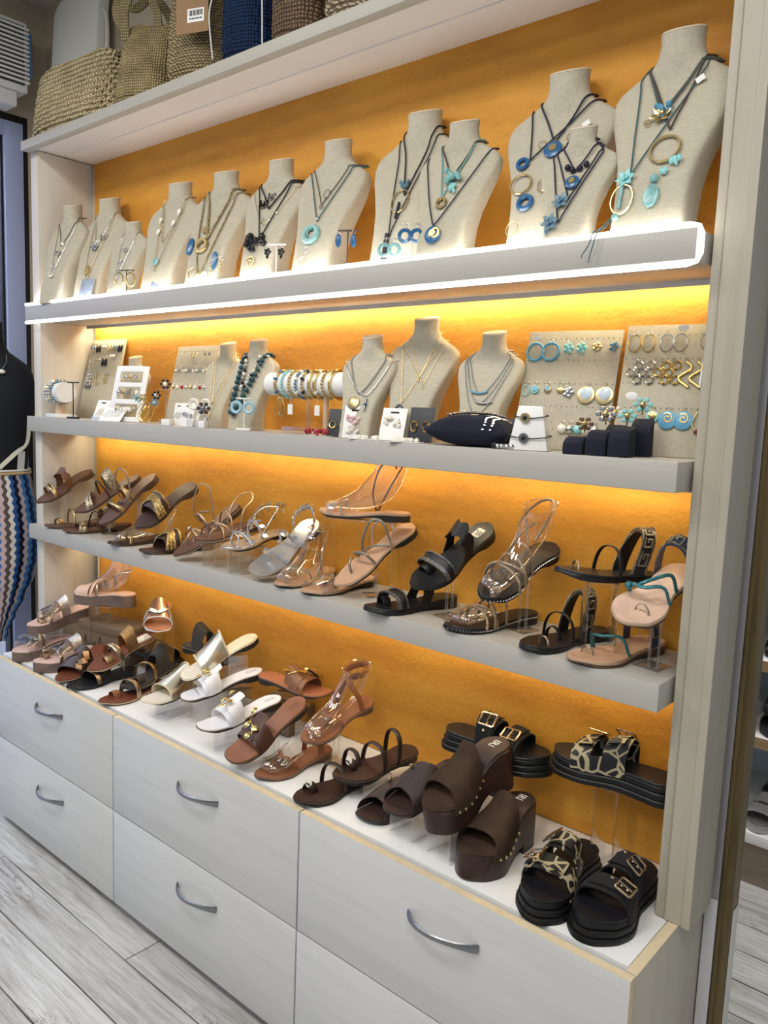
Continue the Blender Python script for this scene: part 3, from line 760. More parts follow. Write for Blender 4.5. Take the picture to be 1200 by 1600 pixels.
POSE = {   # toe tip and heel end of each sole, metres, heights above the worktop
    'a1': ((-2.331, -0.247, 0.538), (-2.347, -0.020, 0.641)),
    'a1b': ((-2.277, -0.244, 0.460), (-2.235, -0.008, 0.460)),
    'a2': ((-2.105, -0.224, 0.531), (-2.018, -0.020, 0.647)),
    'a2b': ((-2.142, -0.246, 0.460), (-2.108, -0.008, 0.460)),
    'a3': ((-1.982, -0.201, 0.503), (-1.916, -0.020, 0.662)),
    'a4': ((-1.715, -0.237, 0.527), (-1.697, -0.020, 0.649)),
    'a5': ((-1.852, -0.254, 0.460), (-1.808, -0.008, 0.460)),
    'a4b': ((-1.659, -0.254, 0.460), (-1.616, -0.008, 0.460)),
    'a6b': ((-1.497, -0.234, 0.467), (-1.459, -0.030, 0.607)),
    'a6': ((-1.373, -0.268, 0.533), (-1.400, -0.020, 0.551)),
    'a7': ((-1.252, -0.269, 0.528), (-1.268, -0.020, 0.545)),
    'a8': ((-1.134, -0.238, 0.473), (-1.138, -0.020, 0.595)),
    'a9': ((-1.054, -0.246, 0.460), (-1.087, -0.008, 0.460)),
    'a10': ((-1.001, -0.150, 0.652), (-0.764, -0.069, 0.652)),
    'a11': ((-0.942, -0.248, 0.460), (-0.934, -0.008, 0.460)),
    'a12': ((-0.889, -0.195, 0.486), (-0.780, -0.020, 0.626)),
    'a13': ((-0.724, -0.263, 0.460), (-0.647, -0.025, 0.460)),
    'a14': ((-0.609, -0.229, 0.525), (-0.557, -0.020, 0.652)),
    'a15': ((-0.505, -0.248, 0.460), (-0.437, -0.008, 0.460)),
    'a16': ((-0.435, -0.242, 0.541), (-0.396, -0.010, 0.625)),
    'a17': ((-0.332, -0.248, 0.460), (-0.263, -0.008, 0.460)),
    'a18': ((-0.267, -0.233, 0.621), (-0.138, -0.020, 0.598)),
    'a19': ((-0.208, -0.251, 0.460), (-0.147, -0.008, 0.460)),
    'a20': ((-0.126, -0.268, 0.559), (-0.087, -0.030, 0.624)),
    'b1': ((-2.280, -0.372, 0.000), (-2.321, -0.136, 0.000)),
    'b2': ((-2.316, -0.297, 0.075), (-2.302, -0.060, 0.107)),
    'b3': ((-2.110, -0.370, 0.000), (-2.118, -0.130, 0.000)),
    'b4': ((-2.220, -0.160, 0.198), (-2.002, -0.059, 0.198)),
    'b6': ((-1.953, -0.361, -0.002), (-2.059, -0.140, 0.049)),
    'b7': ((-1.893, -0.300, 0.042), (-1.876, -0.060, 0.111)),
    'b8': ((-1.878, -0.374, 0.000), (-1.895, -0.125, 0.000)),
    'b9': ((-1.691, -0.369, 0.000), (-1.708, -0.119, 0.000)),
    'b10': ((-1.703, -0.292, 0.026), (-1.766, -0.050, 0.028)),
    'b13': ((-1.468, -0.235, 0.111), (-1.367, -0.030, 0.212)),
    'b14': ((-1.494, -0.338, 0.047), (-1.507, -0.100, 0.072)),
    'b15': ((-1.410, -0.279, 0.072), (-1.320, -0.050, 0.118)),
    'b16': ((-1.198, -0.366, 0.063), (-1.163, -0.120, 0.093)),
    'b18': ((-1.064, -0.370, 0.022), (-1.032, -0.150, 0.137)),
    'b19': ((-0.924, -0.266, 0.090), (-0.913, -0.020, 0.132)),
    'b20': ((-0.979, -0.353, 0.000), (-0.979, -0.108, 0.000)),
    'b21': ((-0.777, -0.287, 0.041), (-0.739, -0.040, 0.052)),
    'b22': ((-0.817, -0.372, 0.000), (-0.808, -0.122, 0.000)),
    'b23': ((-0.656, -0.318, 0.000), (-0.648, -0.068, 0.000)),
    'b24': ((-0.568, -0.347, 0.064), (-0.550, -0.100, 0.097)),
    'b25': ((-0.462, -0.351, 0.071), (-0.418, -0.110, 0.122)),
    'b26': ((-0.364, -0.341, 0.000), (-0.373, -0.101, 0.000)),
    'b27': ((-0.213, -0.357, 0.000), (-0.227, -0.093, 0.000)),
    'b28': ((-0.100, -0.343, -0.000), (-0.110, -0.078, -0.000)),
    'b29': ((-0.345, -0.070, 0.138), (-0.610, -0.081, 0.138)),
    'b30': ((-0.317, -0.085, 0.185), (-0.052, -0.092, 0.185)),
    'b5': ((-1.700, -0.175, 0.185), (-1.885, -0.020, 0.215)),
    'b11': ((-1.751, -0.045, 0.042), (-1.998, -0.082, 0.042)),
    'b12': ((-1.438, -0.050, 0.119), (-1.687, -0.068, 0.119)),
    'b17': ((-1.036, -0.060, 0.123), (-1.284, -0.089, 0.123)),
}

ROLL = {'a2': -0.2, 'a3': -0.2, 'a4': -0.2, 'a8': -0.25, 'a12': -0.25, 'a14': -0.28, 'a16': -0.25, 'a20': -0.22, 'b18': -0.2, 'b19': -0.15, 'b13': -0.12, 'b7': -0.12, 'b21': -0.1}
def sandal(key, name, label, **kw):
    T, H = POSE[key]; return Shoe(name, label, T, H, roll=ROLL.get(key, 0.0), **kw)
SG = 'flat sandals on the lower shelf'; CG = 'sandals on the white worktop'

# ---- lower shelf, left to right
def scalloped(key, label, foot, m, ins, out, fm, front):
    s = sandal(key, 'scalloped_sandal', label, foot=foot, ins=ins, out=out, group=SG, welt=None)
    s.band('scalloped_strap', m, 0.55, 0.44, 0.060, 0.070, scal=4, amp=0.035, both=True, n=48)
    if front == 'gold':
        s.strap(fm, 0.70, 0.78, 0.012, 0.034, 'front_strap'); s.strap(fm, 0.60, 0.78, 0.008, 0.040, 'front_strap')
    else:
        s.band('front_strap', m, 0.74, 0.66, 0.034, 0.040, skew=0.04 * foot)
        s.onband(fm, [(0.735 - 0.04 * foot, -0.95), (0.74, 0), (0.735 + 0.04 * foot, 0.95)], 0.009, 0.035, 'crystal_band')
        s.toering(m, 0.76, 0.5, 0.0145, 0.02)
    return s
scalloped('a1', 'brown sandal with scalloped strap propped up at the left end of shelf', 1, L_BR, L_BR, L_BSOLE, L_SAND, 'gold')
s = sandal('a1b', 'toe_loop_sandal', 'brown toe-loop sandal lying flat at the left end of shelf', foot=-1, ins=L_BR, out=L_BSOLE, group=SG)
s.toering(L_SAND, 0.78, 0.4, 0.016, 0.024); s.strap(L_SAND, 0.62, 0.62, 0.007, 0.058)

def pythoncross(key, label, foot):
    s = sandal(key, 'gold_cross_sandal', label, foot=foot, ins=L_BR, out=L_BSOLE, group=SG)
    s.band('front_strap', G_PYTH, 0.80, 0.72, 0.026, 0.032, skew=0.03); s.strap(G_PYTH, 0.66, 0.82, 0.016, 0.03, 'front_strap')
    s.strap(L_CHOC, 0.58, 0.50, 0.006, 0.062); s.band('instep_strap', G_PYTH, 0.46, 0.33, 0.07, 0.082, skew=-0.02)
    return s
pythoncross('a2', 'brown sandal with wide snake-print gold straps propped heel-up', 1)
pythoncross('a2b', 'brown sandal with snake-print gold straps lying flat under its propped twin', -1)
s = sandal('a3', 'ring_strap_sandal', 'brown sandal with round gold ankle loop propped steeply', foot=1, ins=L_BR, out=L_BSOLE, group=SG)
s.strap(L_SAND, 0.74, 0.66, 0.012, 0.034, 'front_strap'); s.band('knot', G_PYTH, 0.72, 0.66, 0.03, 0.036, k0=-1, k1=-0.1)
P_ = [(0.56, -1.0, 0.0), (0.52, -1.1, 0.04), (0.44, -0.9, 0.075), (0.34, -0.2, 0.095), (0.30, 0.7, 0.085), (0.36, 1.15, 0.05), (0.46, 1.2, 0.02), (0.56, 0.6, 0.012), (0.60, -0.3, 0.01)]
s.cord(L_CHAMP, P_, 0.0032, 'ankle_strap', closed=True)
s.strap(L_SAND, 0.50, 0.44, 0.010, 0.045); s.strap(L_SAND, 0.42, 0.50, 0.008, 0.045)

G_BRAID = m_glitter('gold_braid', 'c2a76c', 260, 0.7, 0.35)
def woven(key, label, foot):
    s = sandal(key, 'woven_sandal', label, foot=foot, ins=L_DBR, out=L_BSOLE, group=SG)
    hh = lambda t: 0.040 + (0.74 - t) * 0.11
    s.band('upper', L_DBR, 0.76, 0.50, 0.036, 0.064, cf=-0.03, cb=0.03)
    for i, d in enumerate((0.0, 0.05, 0.10)):
        for sg in (-1, 1):
            s.onband(G_BRAID, [(0.735 - d, sg * 0.95), (0.715 - d * 0.8, sg * 0.55), (0.64 - d * 0.55, 0.0)], 0.0085, hh, 'braid', th=0.0022)
    s.onband(G_BRAID, [(0.535, -0.95), (0.545, 0), (0.535, 0.95)], 0.006, hh, 'braid', th=0.002)
    return s
woven('a4', 'brown slide with braided gold chevron upper propped heel-up', 1)
woven('a4b', 'brown slide with braided gold upper lying flat on the shelf', -1)
s = sandal('a5', 'gold_thong_sandal', 'dark brown sandal with thin gold toe strap and clear foot form', foot=1, ins=L_DBR, out=L_BSOLE, group=SG)
s.strap(L_SAND, 0.66, 0.76, 0.008, 0.030, 'front_strap'); s.clearfoot(L_FOOT, ankle=False)
s.cord(L_CHAMP, [(0.30, -1.0, 0.0), (0.24, -0.9, 0.05), (0.12, -0.4, 0.075), (0.06, 0.2, 0.08), (0.16, 0.9, 0.06), (0.30, 1.0, 0.0)], 0.0032, 'ankle_strap', flat=0.002)

def studded(key, label, foot, ank):
    s = sandal(key, 'studded_strappy_sandal', label, foot=foot, ins=L_BR, out=L_BSOLE, group=SG); s.studs(L_STITCH, 50, 0.0016)
    m = L_CHAMP
    s.thong(m, 0.80, 0.2, 0.026, 0.003, 0.03)
    s.strap(m, 0.60, 0.72, 0.006, 0.036, 'front_strap'); s.strap(m, 0.72, 0.58, 0.006, 0.038, 'front_strap')
    s.strap(m, 0.46, 0.52, 0.007, 0.062)
    if ank == 'up':
        s.cord(m, [(0.46, -1.0, 0.0), (0.50, -1.05, 0.05), (0.44, -0.7, 0.09), (0.30, 0.1, 0.125), (0.24, 0.8, 0.105), (0.34, 1.05, 0.06), (0.46, 1.0, 0.0)], 0.0030, 'ankle_strap', flat=0.002)
        s.cord(m, [(0.50, -1.05, 0.05), (0.44, -0.2, 0.055), (0.40, 0.7, 0.05)], 0.0028, 'cross_strap')
    else:
        s.cord(m, [(0.36, -1.0, 0.0), (0.30, -0.95, 0.05), (0.16, -0.7, 0.085), (0.06, 0.0, 0.09), (0.14, 0.8, 0.075), (0.30, 0.95, 0.05), (0.36, 1.0, 0.0)], 0.0030, 'ankle_strap', flat=0.002)
    MB().sphere(s.arc(0.66, -0.1, 0.042), 0.006, 8, 5, (1.3, 1, 0.8)).build('knot', m, s.o)
    return s
studded('a6b', 'brown strappy sandal with pale stud trim propped toe-down', -1, 'up')
studded('a6', 'brown strappy sandal with pale stud trim level on clear riser', 1, 'low')

def leafy(key, label, foot, toe, steep):
    s = sandal(key, 'silver_leaf_sandal', label, foot=foot, ins=L_SLV, out=L_SOLE, toe=toe, group=SG, welt=L_WEL)
    m = L_SLV
    def leaves(parent_path, n, size):
        P = catmull([s.pt(t, k, z) for t, k, z in parent_path], 8)
        st = s.cord(m, parent_path, 0.0022, 'leaf_strap')
        g = MB()
        for i in range(n):
            q = P[int((i + 0.5) / n * (len(P) - 1))]; nx = P[min(len(P) - 1, int((i + 0.5) / n * (len(P) - 1)) + 1)]
            d0 = (nx - q).normalized()
            for sd in (-1, 1):
                d = (d0 + Vector((0, 0.15 * sd, 0.9 * sd))).normalized(); e = d.cross(Vector((0, 1, 0.2))).normalized()
                R = []
                for j in range(5):
                    v = j / 4; ww = 0.0004 + 0.28 * size * math.sin(PI * v)
                    c = q + d * size * v; R.append([c - e * ww, c + Vector((0, 0.0009, 0)), c + e * ww, c - Vector((0, 0.0009, 0))])
                g.rings(R)
        g.build('leaf_trim', m, st)
    leaves([(0.70, -1.0, 0.0), (0.73, -0.4, 0.03), (0.73, 0.4, 0.03), (0.70, 1.0, 0.0)], 7, 0.018)
    leaves([(0.48, -1.0, 0.0), (0.50, -0.6, 0.045), (0.50, 0.5, 0.05), (0.46, 1.0, 0.0)], 7, 0.019)
    if steep: leaves([(0.26, -1.0, 0.0), (0.22, -1.0, 0.035), (0.12, -0.5, 0.055), (0.08, 0.3, 0.06), (0.16, 1.0, 0.035), (0.26, 1.0, 0.0)], 10, 0.020)
    else: leaves([(0.44, -1.0, 0.02), (0.36, -1.0, 0.055), (0.20, -0.8, 0.07), (0.04, 0.0, 0.065), (0.20, 0.8, 0.07), (0.44, 1.0, 0.02)], 11, 0.021)
    s.cord(m, [(0.78, 0.15 * foot, 0.0), (0.75, 0.1 * foot, 0.022), (0.72, 0.0, 0.031)], 0.0024, 'toe_post')
    return s
leafy('a7', 'silver leaf sandal with leafy ankle strap level on clear riser', 1, 'round', False)
leafy('a8', 'square-toed silver leaf sandal propped steeply heel-up', -1, 'square', True)

def crystal(key, label, foot, form, style):
    s = sandal(key, 'crystal_strap_sandal', label, foot=foot, ins=L_NUDE, out=L_SOLE, group=SG, welt=L_WEL)
    m = G_DIA
    if style == 'form':
        s.strap(L_CLEAR, 0.66, 0.74, 0.012, 0.034, 'front_strap'); s.strap(m, 0.74, 0.60, 0.006, 0.036, 'front_strap'); s.strap(m, 0.44, 0.34, 0.006, 0.07)
        s.cord(m, [(0.40, -1.0, 0.0), (0.36, -0.9, 0.06), (0.22, -0.9, 0.10), (0.14, 0.0, 0.10), (0.24, 0.9, 0.10), (0.40, 1.0, 0.0)], 0.0030, 'ankle_strap')
        s.clearfoot(L_FOOT)
    elif style == 'riser':
        s.strap(L_CLEAR, 0.74, 0.80, 0.016, 0.030, 'front_strap'); s.strap(G_DIA, 0.78, 0.66, 0.006, 0.032, 'front_strap')
        s.cord(L_BSOLE, [(0.40, -1.0, 0.0), (0.44, -0.9, 0.05), (0.36, -0.7, 0.11), (0.20, 0.1, 0.125), (0.12, 0.8, 0.11)], 0.0022, 'ankle_strap')
        s.cord(L_BSOLE, [(0.38, -1.0, 0.0), (0.28, -1.0, 0.05), (0.14, -0.8, 0.11), (0.10, 0.0, 0.12)], 0.0022, 'ankle_strap')
        s.clearfoot(L_FOOT)
    elif style == 'flat':
        s.band('toe_sleeve', L_CLEAR, 0.88, 0.70, 0.022, 0.034); s.toering(m, 0.62, 0.1, 0.02, 0.014)
    else:
        s.cord(m, [(0.62, -1.05, 0.0), (0.66, -0.5, 0.028), (0.60, 0.6, 0.035), (0.56, 1.02, 0.0)], 0.0036, 'front_strap')
        s.cord(m, [(0.58, -1.02, 0.0), (0.50, -0.9, 0.04), (0.36, -0.2, 0.075), (0.28, 0.5, 0.06), (0.32, 1.0, 0.0)], 0.0038, 'instep_strap')
        s.cord(m, [(0.60, -1.0, 0.005), (0.46, 0.2, 0.022), (0.34, 0.95, 0.004)], 0.0034, 'cross_strap')
        s.cord(m, [(0.80, 0.1 * foot, 0.0), (0.77, 0.05 * foot, 0.022), (0.71, -0.15, 0.03)], 0.0032, 'toe_post')
        s.cord(L_NUDE2, [(0.44, -1.0, 0.01), (0.36, -0.6, 0.05), (0.24, 0.2, 0.06), (0.22, 0.9, 0.03)], 0.0034, 'heel_strap')
    return s
crystal('a9', 'nude sandal with clear foot form lying flat left of the tall riser', 1, True, 'form')
crystal('a10', 'nude sandal with clear foot form standing highest on the tall riser', -1, True, 'riser')
crystal('a11', 'nude sandal with clear toe strap lying flat below a crystal sandal', -1, False, 'flat')
crystal('a12', 'nude sandal with looping crystal straps propped heel-up', 1, False, 'loops')

def blackscallop(key, label, foot, logo):
    s = sandal(key, 'black_scalloped_sandal', label, foot=foot, ins=L_BLKI, out=L_BLK, group=SG, tf=0.014, th=0.026)
    s.band('scalloped_strap', L_BLK, 0.51, 0.39, 0.060, 0.074, scal=4, amp=0.038, both=True, n=48, cf=-0.03, cb=-0.03)
    s.band('front_strap', L_BLK, 0.76, 0.66, 0.032, 0.040, cb=0.0, skew=0.0)
    s.onband(G_BLK, [(0.75, -0.95), (0.755, 0), (0.75, 0.95)], 0.010, 0.034, 'crystal_band'); s.onband(G_BLK, [(0.665, -0.95), (0.67, 0), (0.665, 0.95)], 0.004, 0.040, 'crystal_edge')
    s.toering(L_BLK, 0.77, 0.35, 0.015, 0.022)
    if logo:
        c = s.pt(0.17, 0, 0.0005); MB().box(c, (0.030, 0.020, 0.0006)).build('logo_patch', L_WHITEPR, s.o, bevel=0)
        M = Matrix.Translation(c + Vector((0, 0, 0.0005))) @ Matrix.Rotation(-PI / 2, 4, 'Z')
        text_mesh('printed_letters', 'EL', 0.019, L_BLKI, s.o, M)
    return s
blackscallop('a13', 'black scalloped sandal with crystal band lying flat', -1, False)
blackscallop('a14', 'black scalloped sandal with white printed patch propped heel-up', -1, True)

def blackstud(key, label, foot, ank):
    s = sandal(key, 'black_studded_sandal', label, foot=foot, ins=L_BLKI, out=L_SOLE, group=SG, tf=0.013, th=0.024, welt=L_BLK); s.studs(M_SILVER, 44, 0.0020, -0.0065)
    m = G_SILV
    s.strap(m, 0.64, 0.72, 0.007, 0.036, 'front_strap', th=0.0028); s.strap(m, 0.72, 0.58, 0.007, 0.040, 'front_strap', th=0.0028); s.strap(m, 0.54, 0.62, 0.007, 0.05, th=0.0028)
    s.strap(m, 0.46, 0.46, 0.006, 0.064, th=0.0026)
    s.clearfoot(L_FOOT, ankle=ank)
    if ank:
        s.cord(m, [(0.40, -0.95, 0.055), (0.30, -1.0, 0.09), (0.12, -0.6, 0.112), (0.10, 0.3, 0.118), (0.26, 0.95, 0.10), (0.40, 0.9, 0.07)], 0.0030, 'ankle_strap')
        s.cord(m, [(0.44, -0.5, 0.066), (0.40, 0.0, 0.085), (0.34, 0.4, 0.098)], 0.0022, 'ankle_lace'); s.cord(m, [(0.44, 0.5, 0.066), (0.40, 0.0, 0.085), (0.34, -0.4, 0.098)], 0.0022, 'ankle_lace')
    return s
blackstud('a15', 'black studded sandal with silver straps lying flat on the shelf', -1, False)
blackstud('a16', 'black studded sandal with tall clear foot form propped heel-up', 1, True)

G_KEY = mat('black_key_band', '191a1e', 0.5)
def greek(key, label, foot):
    s = sandal(key, 'greek_key_sandal', label, foot=foot, ins=L_BLKI, out=L_BLK, group=SG, tf=0.014, th=0.02)
    b = s.band('key_strap', G_KEY, 0.44, 0.32, 0.085, 0.095, th=0.002, cf=-0.10, cb=-0.10)
    hh = lambda t: 0.091; kq = lambda t, k: t + 0.04 - 0.10 * (1 - k * k)
    [s.onband(G_DIA, [(kq(t0, -0.98 + 0.196 * j), -0.98 + 0.196 * j) for j in range(11)], 0.0030, hh, 'crystal_edge') for t0 in (0.395, 0.285)]
    for i in range(7):
        k0 = -0.93 + i * 0.27; kw = 0.21
        s.onband(G_DIA, [(kq(t0, k1), k1) for t0, k1 in ((0.372, k0), (0.372, k0 + kw), (0.308, k0 + kw), (0.308, k0 + 0.06), (0.345, k0 + 0.06), (0.345, k0 + 0.13))], 0.0034, hh, 'key_motif', th=0.0013)
    s.strap(L_BLK, 0.58, 0.54, 0.009, 0.056, 'instep_strap')
    s.toering(G_SILV, 0.80, 0.35, 0.013, 0.006)
    if key == 'a17': s.toering(L_BLK, 0.60, -0.2, 0.019, 0.010, 'side_loop')
    return s
greek('a17', 'black sandal with crystal key-pattern strap lying flat on the shelf', 1)
greek('a18', 'black sandal with crystal key-pattern strap level on tall clear riser', -1)

def turq(key, label, foot, prop):
    s = sandal(key, 'turquoise_strap_sandal', label, foot=foot, ins=L_NUDE2 if prop else L_NUDE, out=L_TSOLE, group=SG, tf=0.013, th=0.024, welt=L_WEL, wsc=1.08)
    s.cord(G_TURQ, [(0.60, -1.0, 0.0), (0.68, -0.6, 0.030), (0.70, 0.0, 0.036), (0.60, 0.6, 0.035), (0.56, 1.0, 0.0)], 0.0045, 'front_strap', flat=0.003)
    s.toering(G_SILV, 0.79, 0.3, 0.0135, 0.005)
    b = s.band('key_strap', mat('blue_key_band', '39435c', 0.5), 0.30, 0.20, 0.075, 0.086)
    for i in range(7):
        k0 = -0.93 + i * 0.27
        s.onband(G_DIA, [(0.285, k0), (0.285, k0 + 0.2), (0.225, k0 + 0.2), (0.225, k0 + 0.07), (0.255, k0 + 0.07)], 0.0032, lambda t: 0.075 + (0.3 - t) * 0.11, 'key_motif', th=0.0013)
    if prop:
        s.cord(G_TURQ, [(0.70, -0.3, 0.034), (0.60, 0.1, 0.045), (0.46, 0.7, 0.04), (0.40, 1.0, 0.0)], 0.0036, 'cross_strap'); MB().sphere(s.arc(0.70, -0.35, 0.034), 0.008, 8, 5).build('crystal_knot', G_TURQ, s.o)
    return s
turq('a19', 'nude sandal with turquoise crystal strap lying flat at the right end', -1, False)
turq('a20', 'nude sandal with turquoise crystal straps propped against the pillar', 1, True)

# ---- worktop, left to right
def platform(key, label, foot, name='platform_sandal', **kw):
    return sandal(key, name, label, foot=foot, ins=L_PINKI, out=L_PLAT, tf=0.036, th=0.046, arch=False, group=CG, wsc=1.08, **kw)
s = platform('b1', 'taupe platform sandal with clear vinyl strap at the far left corner', 1)
s.band('clear_strap', L_CLEAR, 0.86, 0.56, 0.034, 0.062); s.onband(L_CHAMP, [(0.60, -0.95), (0.60, 0), (0.60, 0.95)], 0.012, 0.058, 'silver_band'); s.onband(L_SLV, [(0.74, -0.6), (0.70, 0.5)], 0.016, 0.048, 'silver_band')
for key, lab, ft in (('b2', 'silver-strapped platform sandal propped on another at the far left', 1), ('b3', 'silver-strapped platform sandal lying flat beside the clear-strap one', -1)):
    s = platform(key, lab, ft)
    s.band('instep_strap', G_PYTH if False else m_glitter('champagne_glitter', 'd6cfc8', 420, 0.8, 0.28), 0.50, 0.36, 0.058, 0.070)
    s.band('clear_strap', L_CLEAR, 0.74, 0.54, 0.040, 0.056); s.strap(L_CHAMP, 0.64, 0.72, 0.012, 0.036, 'front_strap'); s.toering(L_CHAMP, 0.80, 0.42, 0.0145, 0.022)
    for t in (0.78, 0.74): MB().sphere(s.arc(t, 0.3 * ft, 0.030), 0.009, 8, 5, (1.4, 1, 0.8)).build('silver_bead', L_CHAMP, s.o)
    MB().torus(s.arc(0.43, -0.85, 0.062, 0.004), 0.007, 0.0014, 12, 5).build('buckle', L_CHAMP, s.o)
s = platform('b4', 'nude platform sandal with clear ankle form on high riser at left', 1)
s.band('front_strap', L_NUDE2, 0.88, 0.66, 0.026, 0.042, cf=0.02); s.strap(L_CHAMP, 0.62, 0.54, 0.012, 0.05); s.strap(L_NUDE2, 0.54, 0.62, 0.012, 0.052)
s.strap(L_CHAMP, 0.42, 0.42, 0.012, 0.07, k0=-1, k1=-0.3); s.cord(M_STEEL, [(0.44, -1.0, 0.045), (0.34, -1.0, 0.06), (0.18, -0.8, 0.078), (0.08, 0, 0.08), (0.2, 0.8, 0.075)], 0.0045, 'ankle_strap', flat=0.0015); s.clearfoot(L_FOOT, toes=False)

def rosegold(key, label, foot):
    s = sandal(key, 'rose_gold_slide', label, foot=foot, ins=leather('rose_tan_insole', 'b57a5e'), out=L_NUDE2, group=CG, welt=L_WHT)
    s.band('upper', L_ROSE, 0.80, 0.46, 0.032, 0.066)
    h = lambda t: 0.032 + (0.80 - t) * 0.1
    s.onband(L_SLV, [(0.77, -0.7), (0.62, -0.45), (0.72, 0.0), (0.60, 0.4), (0.77, 0.7)], 0.016, h, 'silver_zigzag'); s.onband(L_WHT, [(0.80, -0.95), (0.80, 0), (0.80, 0.95)], 0.004, 0.033, 'piping')
    return s
rosegold('b5', 'rose gold slide facing forward on a riser by the wall', 1)
def hcut(key, label, foot, base, ins, trim):
    s = sandal(key, 'cutout_strap_slide', label, foot=foot, ins=ins, out=L_SOLE, group=CG, welt=trim)
    s.band('upper', base, 0.80, 0.46, 0.032, 0.064)
    h = lambda t: 0.032 + (0.80 - t) * 0.095
    s.onband(L_CHAMP, [(0.79, 0.55), (0.72, 0.30), (0.60, 0.62), (0.53, 0.30)], 0.020, h, 'silver_zigzag'); s.onband(L_CHAMP, [(0.66, -0.5), (0.58, 0.0)], 0.014, h, 'silver_bar')
    return s
hcut('b6', 'brown slide with silver zigzag cutout strap at worktop edge', -1, L_DBR, leather('rust_insole', '6e3c28'), L_WEL)
hcut('b11', 'black slide with pale zigzag strap standing behind the glitter sandal', 1, L_BLK, L_BLKI, L_BLK)
s = sandal('b7', 'glitter_toe_loop_sandal', 'brown toe-loop sandal with gold glitter strap and beaded edge propped up', foot=1, ins=leather('rust_insole', '6e3c28'), out=L_TSOLE, group=CG, welt=L_WEL); s.studs(L_STITCH, 50, 0.0018)
s.band('instep_strap', G_GLIT, 0.46, 0.30, 0.060, 0.074); s.strap(L_CHAMP, 0.64, 0.58, 0.018, 0.048, 'front_strap'); s.toering(L_SAND, 0.72, 0.3, 0.0155, 0.026); MB().box(s.pt(0.17, 0, 0.0004), (0.05, 0.036, 0.0006)).build('pale_patch', L_WHITEPR, s.o, bevel=0)
s = sandal('b8', 'black_slide', 'flat black slide with a silver strip at the worktop edge', foot=-1, ins=L_BLKI, out=L_BLK, toe='round', group=CG)
s.band('upper', L_BLK, 0.68, 0.46, 0.034, 0.054); s.onband(L_CHAMP, [(0.67, -0.95), (0.67, 0), (0.67, 0.95)], 0.014, 0.036, 'silver_band')
s = sandal('b9', 'brown_thong_sandal', 'brown toe-loop sandal with beaded edge lying under the black one', foot=-1, ins=leather('rust_insole', '6e3c28'), out=L_TSOLE, group=CG, welt=L_WEL); s.studs(L_STITCH, 50, 0.0018)
s.toering(L_TAN, 0.76, 0.35, 0.015, 0.026); s.strap(L_CHAMP, 0.60, 0.56, 0.016, 0.05)
def blackgold(key, label, foot):
    s = sandal(key, 'black_wide_strap_sandal', label, foot=foot, ins=L_DGREY, out=L_SOLE, group=CG, welt=L_BLK, tf=0.014, th=0.024); s.studs(L_STITCH, 36, 0.0016, -0.0065)
    s.band('instep_strap', mat('charcoal_elastic', '35312f', 0.8, bump=0.4, bscale=500), 0.44, 0.26, 0.064, 0.084, th=0.003); s.strap(L_SAND, 0.60, 0.54, 0.014, 0.052, 'front_strap'); s.toering(L_DGREY, 0.78, 0.35, 0.0155, 0.030)
    return s
blackgold('b10', 'charcoal toe-loop sandal with gold strap and stitched edge', 1)
blackgold('b12', 'black wide-strap sandal turned sideways on a riser by the wall', -1)

L_CRMI = mat('cream_insole', 'e4ddcc', 0.45); L_EDGEC = mat('cream_piping', 'd8cdb4', 0.45)
for key, lab, ft in (('b13', 'pale gold mule with wide wrap upper propped heel-up', 1), ('b14', 'pale gold mule with wide wrap upper lying on a low riser', -1)):
    s = sandal(key, 'gold_mule', lab, foot=ft, ins=L_CRMI, out=L_SOLE, toe='square', group=CG, welt=L_EDGEC)
    s.band('upper', L_CRM, 0.76, 0.40, 0.036, 0.070, cb=-0.02); s.onband(L_EDGEC, [(0.76, -0.97), (0.76, 0), (0.76, 0.97)], 0.004, 0.037, 'piping'); 
    h = lambda t: 0.036 + (0.76 - t) * 0.095
    s.band('overlay', L_CRM, 0.62, 0.42, 0.052, 0.071, k0=-1, k1=-0.15, out=0.0045); s.onband(L_EDGEC, [(0.40, -0.97), (0.385, 0), (0.40, 0.97)], 0.0045, lambda t: 0.071, 'piping')
def bowleaf(key, label, foot, m, ins, orn, toe='square'):
    s = sandal(key, 'leaf_ornament_slide', label, foot=foot, ins=ins, out=L_SOLE, toe=toe, group=CG, welt=L_TSOLE)
    s.band('upper', m, 0.76, 0.54, 0.034, 0.054); s.band('overlay', m, 0.70, 0.48, 0.042, 0.062, k0=-0.9, k1=0.3, out=0.0045); s.band('side_flap', m, 0.72, 0.56, 0.048, 0.066, k0=0.35, k1=1, out=0.007)
    s.leafbranch(orn, 0.62, -0.1, 0.0475, 0.022, ang=0.9)
    return s
M_LGOLD = metal('leaf_gold', 'd6c47e', 0.25); L_WIN = mat('white_insole', 'e6e5ea', 0.45)
s = bowleaf('b15', 'white slide with gold leaf ornament raised on a riser', 1, L_WHT, L_WIN, M_LGOLD); s.marks(mat('grey_print', 'b0b0ba', 0.6))
s = bowleaf('b16', 'white slide with gold leaf ornament on a low riser in front', -1, L_WHT, L_WIN, M_LGOLD); s.marks(mat('grey_print', 'b0b0ba', 0.6))
L_MBR = leather('mid_brown_leather', '4f3123'); L_MTAN = leather('mid_tan_insole', '8a5a42')
bowleaf('b17', 'tan slide with gold leaf ornament lying sideways at the back wall', 1, leather('copper_leather', '80573c'), leather('orange_tan_insole', 'a4684a'), M_LGOLD)
s = bowleaf('b18', 'brown slide with gold leaf ornament propped steeply heel-up', -1, L_MBR, L_MTAN, M_LGOLD); s.marks(mat('embossed_brown', '7a4f3a', 0.6))
